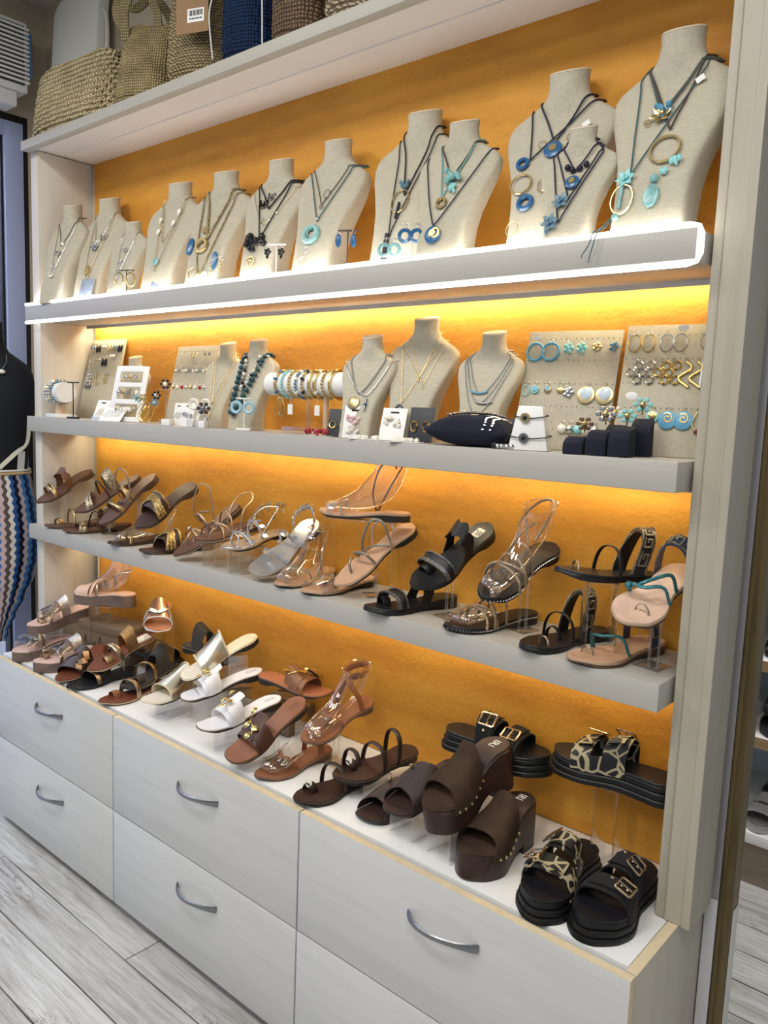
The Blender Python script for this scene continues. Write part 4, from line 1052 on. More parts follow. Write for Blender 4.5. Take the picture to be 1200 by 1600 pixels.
def tanwrap(key, label, foot, ank):
    s = sandal(key, 'tan_wrap_sandal', label, foot=foot, ins=L_TAN, out=L_TSOLE, group=CG, welt=L_TSOLE); s.studs(L_STITCH, 56, 0.0011, -0.0045)
    s.thong(L_TAN, 0.80, 0.25, 0.03, 0.003, 0.035)
    if ank:
        s.clearfoot(L_FOOT)
        s.cord(L_TAN, [(0.52, -1.0, 0.0), (0.60, -0.6, 0.03), (0.68, 0.05, 0.036), (0.60, 0.6, 0.03), (0.52, 1.0, 0.0)], 0.0085, 'front_strap', flat=0.0014)
        s.cord(L_TAN, [(0.24, 1.05, 0.0), (0.30, 1.0, 0.05), (0.36, 0.3, 0.092), (0.26, -0.8, 0.10), (0.12, -0.4, 0.108), (0.10, 0.4, 0.11), (0.24, 0.9, 0.105)], 0.0085, 'ankle_strap', flat=0.0014, hint=(0, 1, 0.2))
        s.cord(L_TAN, [(0.40, -1.05, 0.0), (0.36, -0.9, 0.04), (0.32, -0.1, 0.09), (0.22, 0.7, 0.10)], 0.0085, 'cross_strap', flat=0.0014, hint=(0, 1, 0.2))
        MB().sphere(s.arc(0.68, 0.05, 0.034), 0.008, 10, 5, (1, 1.2, 0.7)).build('silver_clasp', M_SILVER, s.o)
    else:
        s.cord(L_TAN, [(0.58, -1.0, 0.0), (0.62, -0.6, 0.035), (0.70, 0.05, 0.034), (0.66, 0.5, 0.03), (0.58, 1.0, 0.0)], 0.006, 'front_strap', flat=0.0014)
        s.band('heel_strap', L_TAN, 0.30, 0.22, 0.05, 0.06, k0=-1, k1=-0.5); s.band('heel_strap', L_TAN, 0.30, 0.22, 0.05, 0.06, k0=0.5, k1=1)
        for d in ((0, 0), (0.02, 0.25), (-0.03, 0.2)): MB().sphere(s.arc(0.74 + d[0], 0.1 + d[1], 0.032), 0.007, 8, 5, (1.3, 0.8, 0.8)).build('silver_bead', M_SILVER, s.o)
        s.clearfoot(L_FOOT, ankle=False, toes=False)
    return s
tanwrap('b19', 'tan sandal with clear ankle form and wrap strap raised on a stand', 1, True)
tanwrap('b20', 'tan toe-post sandal with silver beads lying flat', -1, False)
def twoband(key, label, foot, name='two_strap_sandal'):
    s = sandal(key, name, label, foot=foot, ins=L_DBR, out=L_SOLE, group=CG, welt=L_BSOLE, tf=0.015, th=0.022, wsc=1.04)
    s.strap(L_CHOC, 0.56, 0.52, 0.015, 0.058, 'front_strap', th=0.0032); s.strap(L_CHOC, 0.30, 0.34, 0.015, 0.075, 'instep_strap', th=0.0032); s.toering(L_CHOC, 0.78, 0.4, 0.0165, 0.020)
    p = s.pt(0.775, 0.4 * foot, 0.0215); MB().disc(p + Vector((0.006, 0, 0)), 0.011, 0.0026, 14, ax=(0.35, 0, -0.9), ay=(0, 1, 0)).build('pale_disc', mat('pearl_disc', 'd8d0c2', 0.35), s.o)
    return s
twoband('b21', 'dark brown two-strap toe-loop sandal raised on a clear riser', -1)
twoband('b22', 'dark brown two-strap toe-loop sandal lying flat below its twin', -1)
L_CROSS = leather('cross_brown', '372c2b', 0.4); L_CROSSI = leather('cross_insole', '3a2a26', 0.45)
for key, lab, ft, lg in (('b23', 'dark brown crossover slide with gold rivet lying flat', -1, False), ('b24', 'dark brown crossover slide with gold rivet on a low riser', 1, True)):
    s = sandal(key, 'crossover_slide', lab, foot=ft, ins=L_CROSSI, out=L_SOLE, toe='square', group=CG, welt=L_DGREY, wsc=1.05)
    s.band('crossed_strap', L_CROSS, 0.80, 0.52, 0.032, 0.060, skew=0.10); s.band('crossed_strap', L_CROSS, 0.78, 0.50, 0.034, 0.062, skew=-0.12, out=0.0045); s.rivets(M_PGOLD, [(0.60, -0.25)], 0.062, 0.0055)
    if lg: s.print_text('IRI', L_WHITEPR, 0.15, 0.024, rot=0.0)
def clog(key, label, foot):
    s = sandal(key, 'suede_platform_clog', label, foot=foot, ins=L_CROSSI, out=L_WOODS, tf=0.055, th=0.100, group=CG, wsc=1.1, arch=True)
    s.slab('heel_block', L_WOODS, lambda t: 0.0, lambda t: s.zt(t) - 0.006, 0.001, 0.0, 0.30)
    s.slab('platform', L_WOODS, lambda t: interp(t, ((0.3, 0.02), (0.55, 0.0), (0.9, 0.0), (1, 0.004))), lambda t: s.zt(t) - 0.006, 0.0012, 0.30, 1.0)
    s.slab('toe_bed', L_SUEDE, lambda t: s.zt(t) - 0.002, lambda t: s.zt(t) + 0.0015, 0.0014, 0.62, 1.0)
    s.band('upper', L_SUEDE, 0.84, 0.42, 0.038, 0.070, cf=-0.05, drop=0.014, out=0.004, th=0.0025)
    for sd in (-1, 1):
        for t in (0.80, 0.74, 0.66, 0.58, 0.50, 0.44):
            p = s.pt(t, sd, -0.009); p.y += sd * 0.007; MB().sphere(p, 0.0036, 8, 4).build('rivet', M_PGOLD, s.o)
    s.print_text('IRI', L_WHITEPR, 0.13, 0.026, rot=0.0)
    return s
clog('b25', 'brown suede platform clog raised on a clear riser', 1)
clog('b26', 'brown suede platform clog standing flat beside giraffe-print slide', -1)
L_BK2 = mat('black_suede_strap', '0c0d10', 0.75, bump=0.3, bscale=400); L_BKS = mat('black_foam_sole', '0a0b0e', 0.5); L_BKF = mat('black_footbed', '12141a', 0.42)
def buckled(key, label, foot, m):
    s = sandal(key, 'buckle_slide', label, foot=foot, ins=L_BKF, out=L_BKS, tf=0.040, th=0.044, arch=False, layers=3, group=CG, wsc=1.18)
    s.band('front_strap', m, 0.77, 0.62, 0.036, 0.045, out=0.001, th=0.003, drop=0.012, cf=0.015, cb=0.01); s.band('instep_strap', m, 0.53, 0.37, 0.052, 0.062, out=0.001, th=0.003, drop=0.012, cf=0.02, cb=-0.01)
    for q0, q1 in ((-1, -0.74), (0.74, 1)): s.band('side_panel', m, 0.63, 0.50, 0.046, 0.054, k0=q0, k1=q1, out=0.0008, th=0.003, drop=0.012)
    f = -foot
    for ta, tb, ha, hb in ((0.755, 0.645, 0.042, 0.049), (0.525, 0.405, 0.058, 0.065)):
        s.band('strap_tab', m, ta, tb, ha, hb, k0=-0.35 if f > 0 else -0.75, k1=0.75 if f > 0 else 0.35, out=0.004, th=0.002)
    s.buckle(L_BUCK, 0.700, 0.34 * f, 0.0465, 0.020, wide=0.033); s.buckle(L_BUCK, 0.465, 0.34 * f, 0.0625, 0.020, wide=0.033)
    return s
buckled('b27', 'giraffe-print double-buckle slide between suede clog and black slide', 1, m_giraffe())
buckled('b28', 'plain black double-buckle slide at the right end of worktop', -1, L_BK2)
buckled('b29', 'plain black double-buckle slide raised against the ochre wall', 1, L_BK2)
buckled('b30', 'giraffe-print double-buckle slide raised beside the pillar', 1, m_giraffe())

# ---- acrylic supports; each meets the sole it carries
def under(key, t, k=0.0):
    T, H = POSE[key]; T = Vector(T); H = Vector(H); p = H + (T - H) * t; return p
def prop(key, zs, label, t=0.55, kind='stand', **kw):
    p = under(key, t); T, H = POSE[key]; d = Vector(T) - Vector(H)
    rz = math.atan2(d.y, d.x) + PI / 2; pitch = -math.atan2(d.z, math.hypot(d.x, d.y))
    if kind == 'stand': stand(p.x, p.y, zs, p.z - 0.003, label, rz=rz, pitch=pitch, **kw)
    else: riser(p.x, p.y, zs, p.z, label, rz=rz, **kw)
S3 = 0.4601
for key, lab, t in (('a1', 'clear stand under the scalloped brown sandal at shelf end', 0.5), ('a2', 'clear stand under the snake-print gold sandal', 0.5), ('a3', 'clear stand under the gold ankle-loop sandal', 0.35), ('a4', 'clear stand under the braided gold slide', 0.45),
                    ('a6b', 'clear stand under the toe-down studded brown sandal', 0.3), ('a8', 'clear stand under the square-toed silver sandal', 0.4), ('a12', 'clear stand under the looping crystal sandal', 0.5),
                    ('a14', 'clear stand under the black sandal with white patch', 0.55), ('a16', 'clear stand under the black sandal with tall foot form', 0.4), ('a20', 'clear stand under the turquoise sandal by the pillar', 0.45)):
    prop(key, S3, lab, t)
for key, lab, w, d, t in (('a6', 'clear riser under the level studded brown sandal', 0.05, 0.09, 0.6), ('a7', 'clear riser under the level silver leaf sandal', 0.05, 0.10, 0.6), ('a10', 'tallest clear riser on the lower shelf under the nude sandal', 0.17, 0.07, 0.5), ('a18', 'tall clear riser under the level key-pattern sandal', 0.06, 0.07, 0.72)):
    if key in ('a10',):
        p = under(key, 0.5); riser(p.x, p.y, S3, p.z, lab, w=0.19, d=0.07, rz=0.33)
    elif key == 'a18':
        p = under(key, 0.6); riser(p.x, p.y, S3, p.z, lab, w=0.06, d=0.05, rz=0.7)
    else: prop(key, S3, lab, t, 'riser', w=w, d=d)
for key, lab, kind, t, kw in (('b7', 'clear stand under the gold glitter sandal', 'stand', 0.5, {}), ('b10', 'small clear riser under the charcoal toe-loop sandal', 'riser', 0.6, dict(w=0.05, d=0.06)), ('b13', 'tall clear riser under the propped gold mule', 'riser', 0.3, dict(w=0.06, d=0.06)),
                              ('b14', 'low clear riser under the lying gold mule', 'riser', 0.6, dict(w=0.06, d=0.09)), ('b15', 'clear riser under the raised white slide', 'riser', 0.5, dict(w=0.06, d=0.16)), ('b16', 'clear riser under the front white slide', 'riser', 0.62, dict(w=0.06, d=0.08)),
                              ('b18', 'clear stand under the steeply propped brown slide', 'stand', 0.4, {}), ('b19', 'clear stand under the tan wrap sandal', 'stand', 0.5, {}), ('b21', 'clear riser under the raised two-strap sandal', 'riser', 0.6, dict(w=0.07, d=0.09)),
                              ('b24', 'clear riser under the crossover slide', 'riser', 0.66, dict(w=0.07, d=0.08)), ('b25', 'clear riser under the raised suede clog', 'riser', 0.66, dict(w=0.07, d=0.09)),
                              ('b2', 'clear stand under the propped silver platform sandal', 'stand', 0.5, {}), ('b6', 'clear stand under the brown zigzag slide', 'stand', 0.35, {})):
    prop(key, 0.0, lab, t, kind, **kw)
for key, lab, w, rz in (('b4', 'high clear riser under the nude platform sandal', 0.09, 0.4), ('b29', 'tall clear riser under the raised plain black slide', 0.06, 0.0), ('b30', 'tall clear riser under the raised giraffe-print slide', 0.05, 0.0), ('b12', 'clear riser under the sideways black sandal', 0.07, 0.0), ('b17', 'clear riser under the sideways tan slide', 0.07, 0.2), ('b5', 'clear riser under the rose gold slide', 0.07, 0.0)):
    p = under(key, 0.5); riser(p.x, p.y, 0.0, p.z, lab, w=w, d=0.07, rz=rz)
# cardboard box behind the platform sandals
bx = thing('kraft_box', 'brown cardboard box with handwritten script behind the platform sandals', 'box', (-2.09, -0.085, Z0 + 0.001), 0.12)
MB().box((0, 0, 0.06), (0.25, 0.115, 0.12)).build('carton', mat('kraft_card', '6e5b48', 0.8, var=0.08), bx, bevel=0.001)
MB().box((0, 0, 0.115), (0.256, 0.12, 0.03)).build('lid', mat('kraft_card', '6e5b48', 0.8, var=0.08), bx, bevel=0.001)
scr = [(-0.095, 0.05), (-0.09, 0.08), (-0.082, 0.03), (-0.07, 0.055), (-0.06, 0.05), (-0.052, 0.03), (-0.045, 0.05), (-0.035, 0.06), (-0.03, 0.03), (-0.02, 0.05), (-0.008, 0.085), (-0.002, 0.04), (0.008, 0.035), (0.012, 0.055), (0.022, 0.035), (0.03, 0.05), (0.038, 0.03), (0.05, 0.045), (0.06, 0.03)]
MB().sweep(catmull([(x, -0.0583, z) for x, z in scr], 5), 0.0016, 0.0004, hint=(0, 1, 0), rect=True).build('script_line', L_SOLE, bx)
bx2 = thing('kraft_box', 'small brown cardboard box under the sideways tan slide', 'box', (-1.21, -0.075, Z0 + 0.001), 0.1)
MB().box((0, 0, 0.03), (0.16, 0.11, 0.06)).build('carton', mat('kraft_card', '6e5b48', 0.8, var=0.08), bx2, bevel=0.001)
MB().box((0, 0, 0.052), (0.165, 0.115, 0.024)).build('lid', mat('kraft_card', '6e5b48', 0.8, var=0.08), bx2, bevel=0.001)

# ---------------------------------------------------------------- jewellery busts
M_LIN = m_linen('beige_linen', 'beb7a4'); M_LINE = mat('linen_rim', 'cfc2aa', 0.85)
BP = [  # z, half width, half depth, depth offset, squareness
    (0.00, 0.212, 0.130, 0.000, 7.0), (0.12, 0.205, 0.122, 0.012, 7.0), (0.24, 0.212, 0.115, 0.036, 7.0), (0.36, 0.238, 0.108, 0.072, 6.5), (0.48, 0.285, 0.100, 0.112, 6.0),
    (0.58, 0.332, 0.090, 0.145, 5.2), (0.66, 0.356, 0.078, 0.168, 4.4), (0.71, 0.356, 0.070, 0.180, 3.8), (0.745, 0.338, 0.066, 0.187, 3.3), (0.775, 0.296, 0.066, 0.192, 2.9), (0.805, 0.240, 0.072, 0.196, 2.5), (0.835, 0.185, 0.080, 0.199, 2.2),
    (0.865, 0.148, 0.087, 0.200, 2.0), (0.90, 0.128, 0.091, 0.200, 2.0), (0.95, 0.120, 0.093, 0.200, 2.0), (1.0, 0.124, 0.097, 0.200, 2.0)]
def bprof(z):
    z = min(1, max(0, z))
    for a, b in zip(BP, BP[1:]):
        if z <= b[0]:
            u = (z - a[0]) / (b[0] - a[0]); return tuple(p + (q - p) * u for p, q in zip(a, b))[1:]
    return BP[-1][1:]
class Bust:
    def __init__(s, label, x, yn, H, rz, z0, group, small=False, name='necklace_bust', m=None, wide=0.9):
        s.H = H; s.wide = wide
        M = Matrix.Translation((x, yn, Z0 + z0 + 0.0006)) @ Matrix.Rotation(rz, 4, 'Z') @ Matrix.Translation((0, -0.2 * H, 0))
        s.M = M; s.o = thing(name, label, 'bust', M=M, group=group)
        R = []; n = 40
        zs = [i / 44 for i in range(45)]
        for z in zs:
            a, b, yc, e = bprof(z); a *= wide; r = []
            for j in range(n):
                t = 2 * PI * j / n; c, sn = math.cos(t), math.sin(t)
                x_ = a * abs(c) ** (2 / e) * (1 if c >= 0 else -1); y_ = b * abs(sn) ** (2 / e) * (1 if sn >= 0 else -1)
                zz = z + (y_ * 0.28 * max(0, (z - 0.8) / 0.2))
                r.append(Vector((x_ * H, (yc + y_) * H, zz * H)))
            R.append(r)
        MB().rings(R, cap1=False).build('body', m or M_LIN, s.o, sharp=38)
        top = R[-1]; cen = sum(top, Vector()) / n
        cap = MB(); cap.rings([[p + Vector((0, 0, 0.0005)) for p in top], [cen + (p - cen) * 0.96 + Vector((0, 0, 0.004)) for p in top]], cap0=False)
        cap.build('neck_cap', M_LINE, s.o, sharp=30)
    def p(s, x, z, off=0.002):
        """front surface point; x, z as fractions of the height"""
        a, b, yc, e = bprof(z); a *= s.wide
        q = min(0.995, abs(x) / a); y = yc - b * (1 - q ** e) ** (1 / e)
        return Vector((x * s.H, y * s.H - off, z * s.H))
    def frame(s, x, z, off=0.003):
        p = s.p(x, z, off); up = (s.p(x, z + 0.02, off) - s.p(x, z - 0.02, off)).normalized(); ax = Vector((1, 0, 0))
        return p, ax, up
    def path(s, zl, p=1.0, xo=0.0, zn=0.84, xn=None, off=0.002, n=11, close=True, asym=0.0):
        xn = xn or 0.118 * 1.0; P = []
        for i in range(-n, n + 1):
            u = i / n; z = zl + (zn - zl) * abs(u) ** p; x = xo * (1 - abs(u)) + u * (0.02 + bprof(z)[0] * s.wide * 0.0 + xn)
            a = bprof(z)[0] * s.wide
            P.append(s.p(max(-a * 0.99, min(a * 0.99, x)), z, off))
        if close:   # round the back of the neck
            a, b, yc, e = bprof(zn); bk = []
            for t in (0.15, 0.4, 0.6, 0.85):
                an = t * PI; bk.append(Vector(((a + 0.014) * math.cos(an) * s.H, (yc + (b + 0.018) * math.sin(an)) * s.H, (zn + 0.03 * math.sin(an)) * s.H)))
            P = P + bk
        return P
def necklace(B, label, zl, m, r=0.0011, p=1.0, xo=0.0, zn=0.87, xn=None, pend=(), beads=None, name='necklace', strands=1, chain=False, tagw=None):
    o = thing(name, label, 'necklace', M=B.M, group='necklaces on busts')
    for k in range(strands):
        P = B.path(zl - 0.012 * k, p, xo, zn - 0.006 * k, xn, 0.0026 + r + 0.0012 * k)
        Q = catmull(P, 3, True)
        if beads:
            br, bm, gap = beads; g = MB(); d = 0; last = Q[0]; c = 0
            for q in Q[1:]:
                d += (q - last).length; last = q
                if d >= gap: d = 0; g.sphere(q - Vector((0, br * 0.7, 0)), br, 6, 4); c += 1
            tag(g.build('bead_string', bm, o), kind='stuff')
        if chain and r > 0.0016:
            g = MB(); d = 0; last = Q[0]; flip = 0
            for q in Q[1:]:
                d += (q - last).length
                if d >= r * 3.2:
                    t = (q - last).normalized(); nz = Vector((0, -1, 0.2)); w = t.cross(nz).normalized()
                    g.torus(q - Vector((0, r, 0)), r * 1.5, r * 0.45, 8, 4, ax=tuple(t), ay=tuple(w if flip else (w + nz).normalized())); d = 0; flip = 1 - flip
                last = q
            tag(g.build('chain', m, o), kind='stuff')
        else:
            MB().sweep(Q, r, r, hint=(0, 1, 0), n=5, closed=True).build('cord', m, o, sharp=80)
    for it in pend: pendant(B, o, *it)
    if tagw:
        p_, ax, up = B.frame(*tagw); MB().box((0, 0, 0), (0.016, 0.001, 0.010), Matrix.Translation(p_ - Vector((0, 0.004, 0))) @ Matrix.Rotation(-0.5, 4, 'Y')).build('price_tag', M_WHITE, o, bevel=0)
    return o
def pendant(B, o, kind, x, z, size, m, m2=None):
    p, ax, up = B.frame(x, z); nz = ax.cross(up).normalized()
    if nz.y > 0: nz = -nz
    g = MB(); p = p + nz * 0.002
    nm = 'pendant'
    if kind == 'ring': g.torus(p, size, size * 0.10, 22, 6, tuple(ax), tuple(up)); nm = 'ring_pendant'
    elif kind == 'thickring': g.torus(p, size * 0.72, size * 0.28, 22, 6, tuple(ax), tuple(up)); nm = 'ring_pendant'
    elif kind == 'ovalring': g.torus(p, size, size * 0.09, 24, 6, tuple(ax), tuple(up), sy=1.35); nm = 'ring_pendant'
    elif kind == 'disc': g.disc(p, size, 0.004, 20, tuple(ax), tuple(up)); nm = 'disc_pendant'
    elif kind == 'oval': g.disc(p, size, 0.006, 18, tuple(ax), tuple(up), 1.5); nm = 'oval_pendant'
    elif kind == 'longoval': g.disc(p, size, 0.006, 18, tuple(ax), tuple(up), 2.2); nm = 'oval_pendant'
    elif kind == 'drop':
        g.rings([[p + up * (size * (1.6 - 2.6 * u)) + (ax * math.cos(a) + nz * 0.6 * math.sin(a)) * size * (0.05 + 0.75 * math.sin(PI * u ** 0.7) ** 0.9) for a in [2 * PI * j / 10 for j in range(10)]] for u in [i / 8 for i in range(9)]]); nm = 'drop_pendant'
    elif kind == 'bead': g.sphere(p, size, 10, 6); nm = 'bead'
    elif kind == 'cluster':
        rr = random.Random(int(abs(x) * 1e4 + z * 1e4)); nm = 'bead_cluster'
        for k in range(9): g.sphere(p + ax * rr.uniform(-1, 1) * size + up * rr.uniform(-0.8, 0.8) * size + nz * rr.uniform(0.1, 0.5) * size, size * rr.uniform(0.28, 0.48), 7, 4)
    elif kind == 'flower':
        nm = 'flower_pendant'
        for k in range(6):
            a = k * PI / 3 + 0.3; d = ax * math.cos(a) + up * math.sin(a); e = nz.cross(d); R = []
            for i in range(5):
                v = i / 4; w = 0.0004 + 0.3 * size * math.sin(PI * (0.15 + 0.85 * v)); c = p + d * size * v + nz * size * 0.25 * v
                R.append([c - e * w, c + nz * 0.0012, c + e * w, c - nz * 0.0012])
            g.rings(R)
        for k in range(3): g.sphere(p + nz * size * 0.3 + (ax * math.cos(k * 2.1) + up * math.sin(k * 2.1)) * size * 0.2, size * 0.2, 6, 4)
    elif kind == 'bar': g.cyl(p + up * size, p - up * size, size * 0.16, 8); nm = 'bar_pendant'
    elif kind == 'hbar': g.sweep([p + ax * size * u + up * size * 0.25 * u * u for u in (-1, -0.6, -0.2, 0.2, 0.6, 1)], size * 0.11, size * 0.07, hint=tuple(nz)); nm = 'bar_pendant'
    elif kind == 'spiral':
        g.sweep([p + (ax * math.cos(a) + up * math.sin(a)) * size * (0.18 + 0.8 * a / 9.5) for a in [i * 0.42 for i in range(23)]], size * 0.16, size * 0.09, hint=tuple(nz)); nm = 'spiral_pendant'
    elif kind == 'chip':
        rr = random.Random(int(z * 1e4)); nm = 'stone_chip'
        for k in range(5): g.sphere(p + ax * rr.uniform(-0.8, 0.8) * size + up * rr.uniform(-1.1, 1.1) * size + nz * size * 0.3, size * rr.uniform(0.35, 0.6), 6, 4, (1, 0.7, 1.3))
    elif kind == 'tassel':
        for k in range(2):
            g.sweep([p + up * size * (1 - 0.6 * u * 2) + ax * (0.004 * k + size * -0.12 * u * u) + nz * (0.002 + 0.02 * u) for u in (0, 0.3, 0.6, 1.0)], 0.0011, 0.0011, n=5)
        nm = 'cord_tail'
    ob = g.build(nm, m, o, sharp=40)
    if m2 is not None and kind in ('disc', 'oval', 'longoval'):
        h = MB(); h.disc(p + nz * 0.003 + up * size * 0.12, size * 0.45, 0.003, 14, tuple(ax), tuple(up)); h.build('inlay', m2, ob)
    return ob

C_BLK = mat('black_cord', '1c1b20', 0.6); C_NAVY = mat('navy_cord', '20213a', 0.6); C_TEAL = mat('teal_cord', '3d6468', 0.6); C_BRN = mat('brown_cord', '4b3d33', 0.6); C_GRN = mat('grey_green_cord', '4c5a55', 0.6); C_TURQ = mat('turquoise_cord', '79b4b4', 0.6)
J_TURQ = mat('turquoise_stone', '82b2b0', 0.3, var=0.15, vscale=60); J_BLUE = mat('blue_enamel', '2c618f', 0.25); J_SKY = mat('sky_enamel', '5f9fbf', 0.25); J_DBLUE = mat('dark_blue_bead', '1e2236', 0.25); J_TEAL = mat('dark_teal_bead', '1d4a52', 0.28, var=0.3, vscale=40)
J_BLK = mat('black_stone', '1a1a1d', 0.2); J_PEARL = mat('pearl', 'ece7dc', 0.25); J_GREY = mat('steel_blue_stone', '5d7f93', 0.3); J_RED = mat('red_coral', 'a3202c', 0.3); J_AQUA = mat('aqua_stone', '8fcfd0', 0.3)
Z1, Z2 = 1.2415, 0.8537
G1, G2 = 'linen busts on the top shelf', 'linen busts on the middle shelf'
B1 = Bust('leftmost linen bust on the top shelf beside the side panel', -2.285, -0.125, 0.345, 0.25, Z1, G1, wide=0.68)
necklace(B1, 'fine silver necklace with small charms on the leftmost top-shelf bust', 0.25, M_SILVER, 0.0010, pend=[('cluster', 0.0, 0.50, 0.010, M_SILVER), ('bead', 0.0, 0.36, 0.006, M_SILVER), ('cluster', 0, 0.27, 0.007, J_PEARL)])
necklace(B1, 'dark cord choker with white bead on the leftmost top-shelf bust', 0.58, C_BRN, 0.0012, pend=[('bead', 0.02, 0.60, 0.007, J_PEARL)])
B2 = Bust('tall linen bust with silver pendants second from left on top shelf', -2.150, -0.062, 0.363, 0.20, Z1, G1, wide=0.8)
necklace(B2, 'silver flower necklace on the second bust of the top shelf', 0.52, M_SILVER, 0.0012, pend=[('flower', 0.0, 0.53, 0.020, M_SILVER), ('cluster', 0.08, 0.62, 0.012, M_SILVER)])
necklace(B2, 'long gold necklace with hanging medallions on the second top-shelf bust', 0.14, M_PGOLD, 0.0011, pend=[('oval', 0.0, 0.30, 0.012, M_GOLD), ('bead', 0.0, 0.20, 0.006, J_BLK), ('bar', 0, 0.13, 0.014, M_GOLD)])
B3 = Bust('small linen bust standing in front of the second and fourth busts', -1.894, -0.13, 0.242, 0.18, Z1, G1)
necklace(B3, 'silver charm necklace on the small front bust of the top shelf', 0.20, M_SILVER, 0.0010, pend=[('cluster', 0, 0.62, 0.008, M_SILVER), ('cluster', 0, 0.46, 0.009, M_SILVER), ('ring', 0, 0.33, 0.008, M_SILVER), ('bead', 0, 0.20, 0.005, M_PGOLD)])
B4 = Bust('linen bust with pearl chains and turquoise stone on top shelf', -1.705, -0.085, 0.343, 0.18, Z1, G1)
necklace(B4, 'gold chain with white pearl drops on the turquoise-stone bust', 0.46, M_PGOLD, 0.0019, p=1.3, chain=True, pend=[('drop', 0.08, 0.72, 0.010, J_PEARL), ('drop', 0.05, 0.62, 0.010, J_PEARL), ('drop', -0.10, 0.55, 0.009, J_PEARL), ('drop', -0.12, 0.66, 0.009, J_PEARL)])
necklace(B4, 'long gold chain with round turquoise stone on a top-shelf bust', 0.20, M_PGOLD, 0.0018, p=1.2, chain=True, pend=[('disc', -0.02, 0.28, 0.013, J_TURQ)])
B5 = Bust('linen bust with rope chains and blue ovals on top shelf', -1.481, -0.085, 0.341, 0.18, Z1, G1)
M_ROPE = m_glitter('rope_gold', '9d9068', 500, 0.6, 0.4)
necklace(B5, 'thick gold rope necklace with pale ring pendant on top shelf', 0.42, M_ROPE, 0.0034, zn=0.84, pend=[('disc', -0.05, 0.50, 0.012, M_PGOLD), ('thickring', -0.04, 0.36, 0.024, M_PGOLD)])
necklace(B5, 'gold necklace with bright blue ovals and pale links on top shelf', 0.12, M_ROPE, 0.0024, xn=0.16, p=1.4, zn=0.80, pend=[('longoval', -0.17, 0.36, 0.012, J_BLUE), ('longoval', 0.14, 0.22, 0.012, J_BLUE), ('ring', -0.07, 0.13, 0.016, M_PGOLD), ('disc', 0.06, 0.10, 0.013, J_PEARL)])
B6 = Bust('linen bust with black cords and black stone cluster on top shelf', -1.245, -0.085, 0.335, 0.16, Z1, G1, wide=0.82)
necklace(B6, 'black cord choker with dark branch ornament on the black-stone bust', 0.60, C_BLK, 0.0022, zn=0.82, xn=0.14, pend=[('cluster', -0.06, 0.64, 0.012, J_BLK), ('cluster', 0.0, 0.70, 0.010, M_STEEL)])
necklace(B6, 'black cord necklace with black stones and silver spiral disc', 0.34, C_BLK, 0.0018, xn=0.15, zn=0.80, pend=[('cluster', -0.06, 0.30, 0.020, J_BLK), ('bead', 0.02, 0.36, 0.010, J_BLK), ('bead', -0.10, 0.37, 0.010, J_BLK), ('bead', 0.05, 0.31, 0.009, J_BLK), ('spiral', -0.04, 0.16, 0.017, M_PGOLD)])
necklace(B6, 'fine dotted chain with beads on the black-stone bust', 0.46, M_PGOLD, 0.0008, xn=0.2, zn=0.76, p=1.3, pend=[('bead', 0.10, 0.55, 0.003, J_PEARL), ('ring', -0.03, 0.50, 0.007, M_SILVER), ('bead', 0.05, 0.49, 0.003, J_PEARL)])
B7 = Bust('linen bust with teal cord and turquoise ring on top shelf', -1.042, -0.075, 0.351, 0.14, Z1, G1, wide=0.82)
necklace(B7, 'teal cord necklace with flat turquoise ring and hanging wire loops', 0.40, C_TEAL, 0.0016, xn=0.17, zn=0.79, pend=[('thickring', -0.02, 0.30, 0.027, J_TURQ), ('ring', -0.02, 0.31, 0.010, M_SILVER), ('ring', -0.03, 0.19, 0.007, M_STEEL), ('ring', -0.04, 0.11, 0.011, M_SILVER), ('bead', 0.0, 0.41, 0.005, M_SILVER)])
necklace(B7, 'brown cord necklace with small twisted wire charm on top shelf', 0.52, C_BRN, 0.0013, xn=0.14, zn=0.80, pend=[('ovalring', 0.02, 0.60, 0.009, M_STEEL), ('spiral', 0.0, 0.50, 0.007, M_STEEL)])
B8 = Bust('tall linen bust with long black cords and gold ring', -0.780, -0.055, 0.372, 0.12, Z1, G1)
necklace(B8, 'black cord necklace with large gold ring and blue beads', 0.46, C_BLK, 0.0019, xn=0.10, zn=0.90, pend=[('cluster', -0.02, 0.53, 0.012, J_GREY), ('ovalring', -0.02, 0.42, 0.022, M_PGOLD), ('bar', -0.02, 0.36, 0.02, C_BLK)])
necklace(B8, 'long black lariat cord with silver tips on the tall bust', 0.20, C_BLK, 0.0015, xn=0.12, zn=0.84, xo=-0.04, pend=[('bar', -0.05, 0.12, 0.035, C_BLK), ('bar', -0.06, 0.06, 0.010, M_STEEL)])
B9 = Bust('linen bust standing in front with blue disc pendant', -0.618, -0.120, 0.301, 0.12, Z1, G1)
necklace(B9, 'dark cord necklace with round blue disc pendant', 0.24, C_NAVY, 0.0015, xn=0.24, zn=0.78, p=1.15, xo=-0.05, pend=[('disc', -0.04, 0.17, 0.019, J_BLUE, M_PGOLD), ('thickring', -0.02, 0.18, 0.013, M_PGOLD)])
necklace(B9, 'turquoise cord necklace with hammered gold links', 0.44, C_TURQ, 0.0016, xn=0.13, zn=0.86, xo=-0.04, pend=[('thickring', -0.03, 0.40, 0.014, M_PGOLD), ('chip', 0.05, 0.50, 0.008, J_AQUA)])
necklace(B9, 'brown cord necklace with turquoise stone flower', 0.58, C_BRN, 0.0018, xn=0.12, zn=0.84, pend=[('cluster', 0.02, 0.58, 0.017, J_TURQ), ('drop', 0.02, 0.50, 0.009, J_TURQ)])
B10 = Bust('broad linen bust behind the small one at the right', -0.405, -0.058, 0.373, 0.10, Z1, G1)
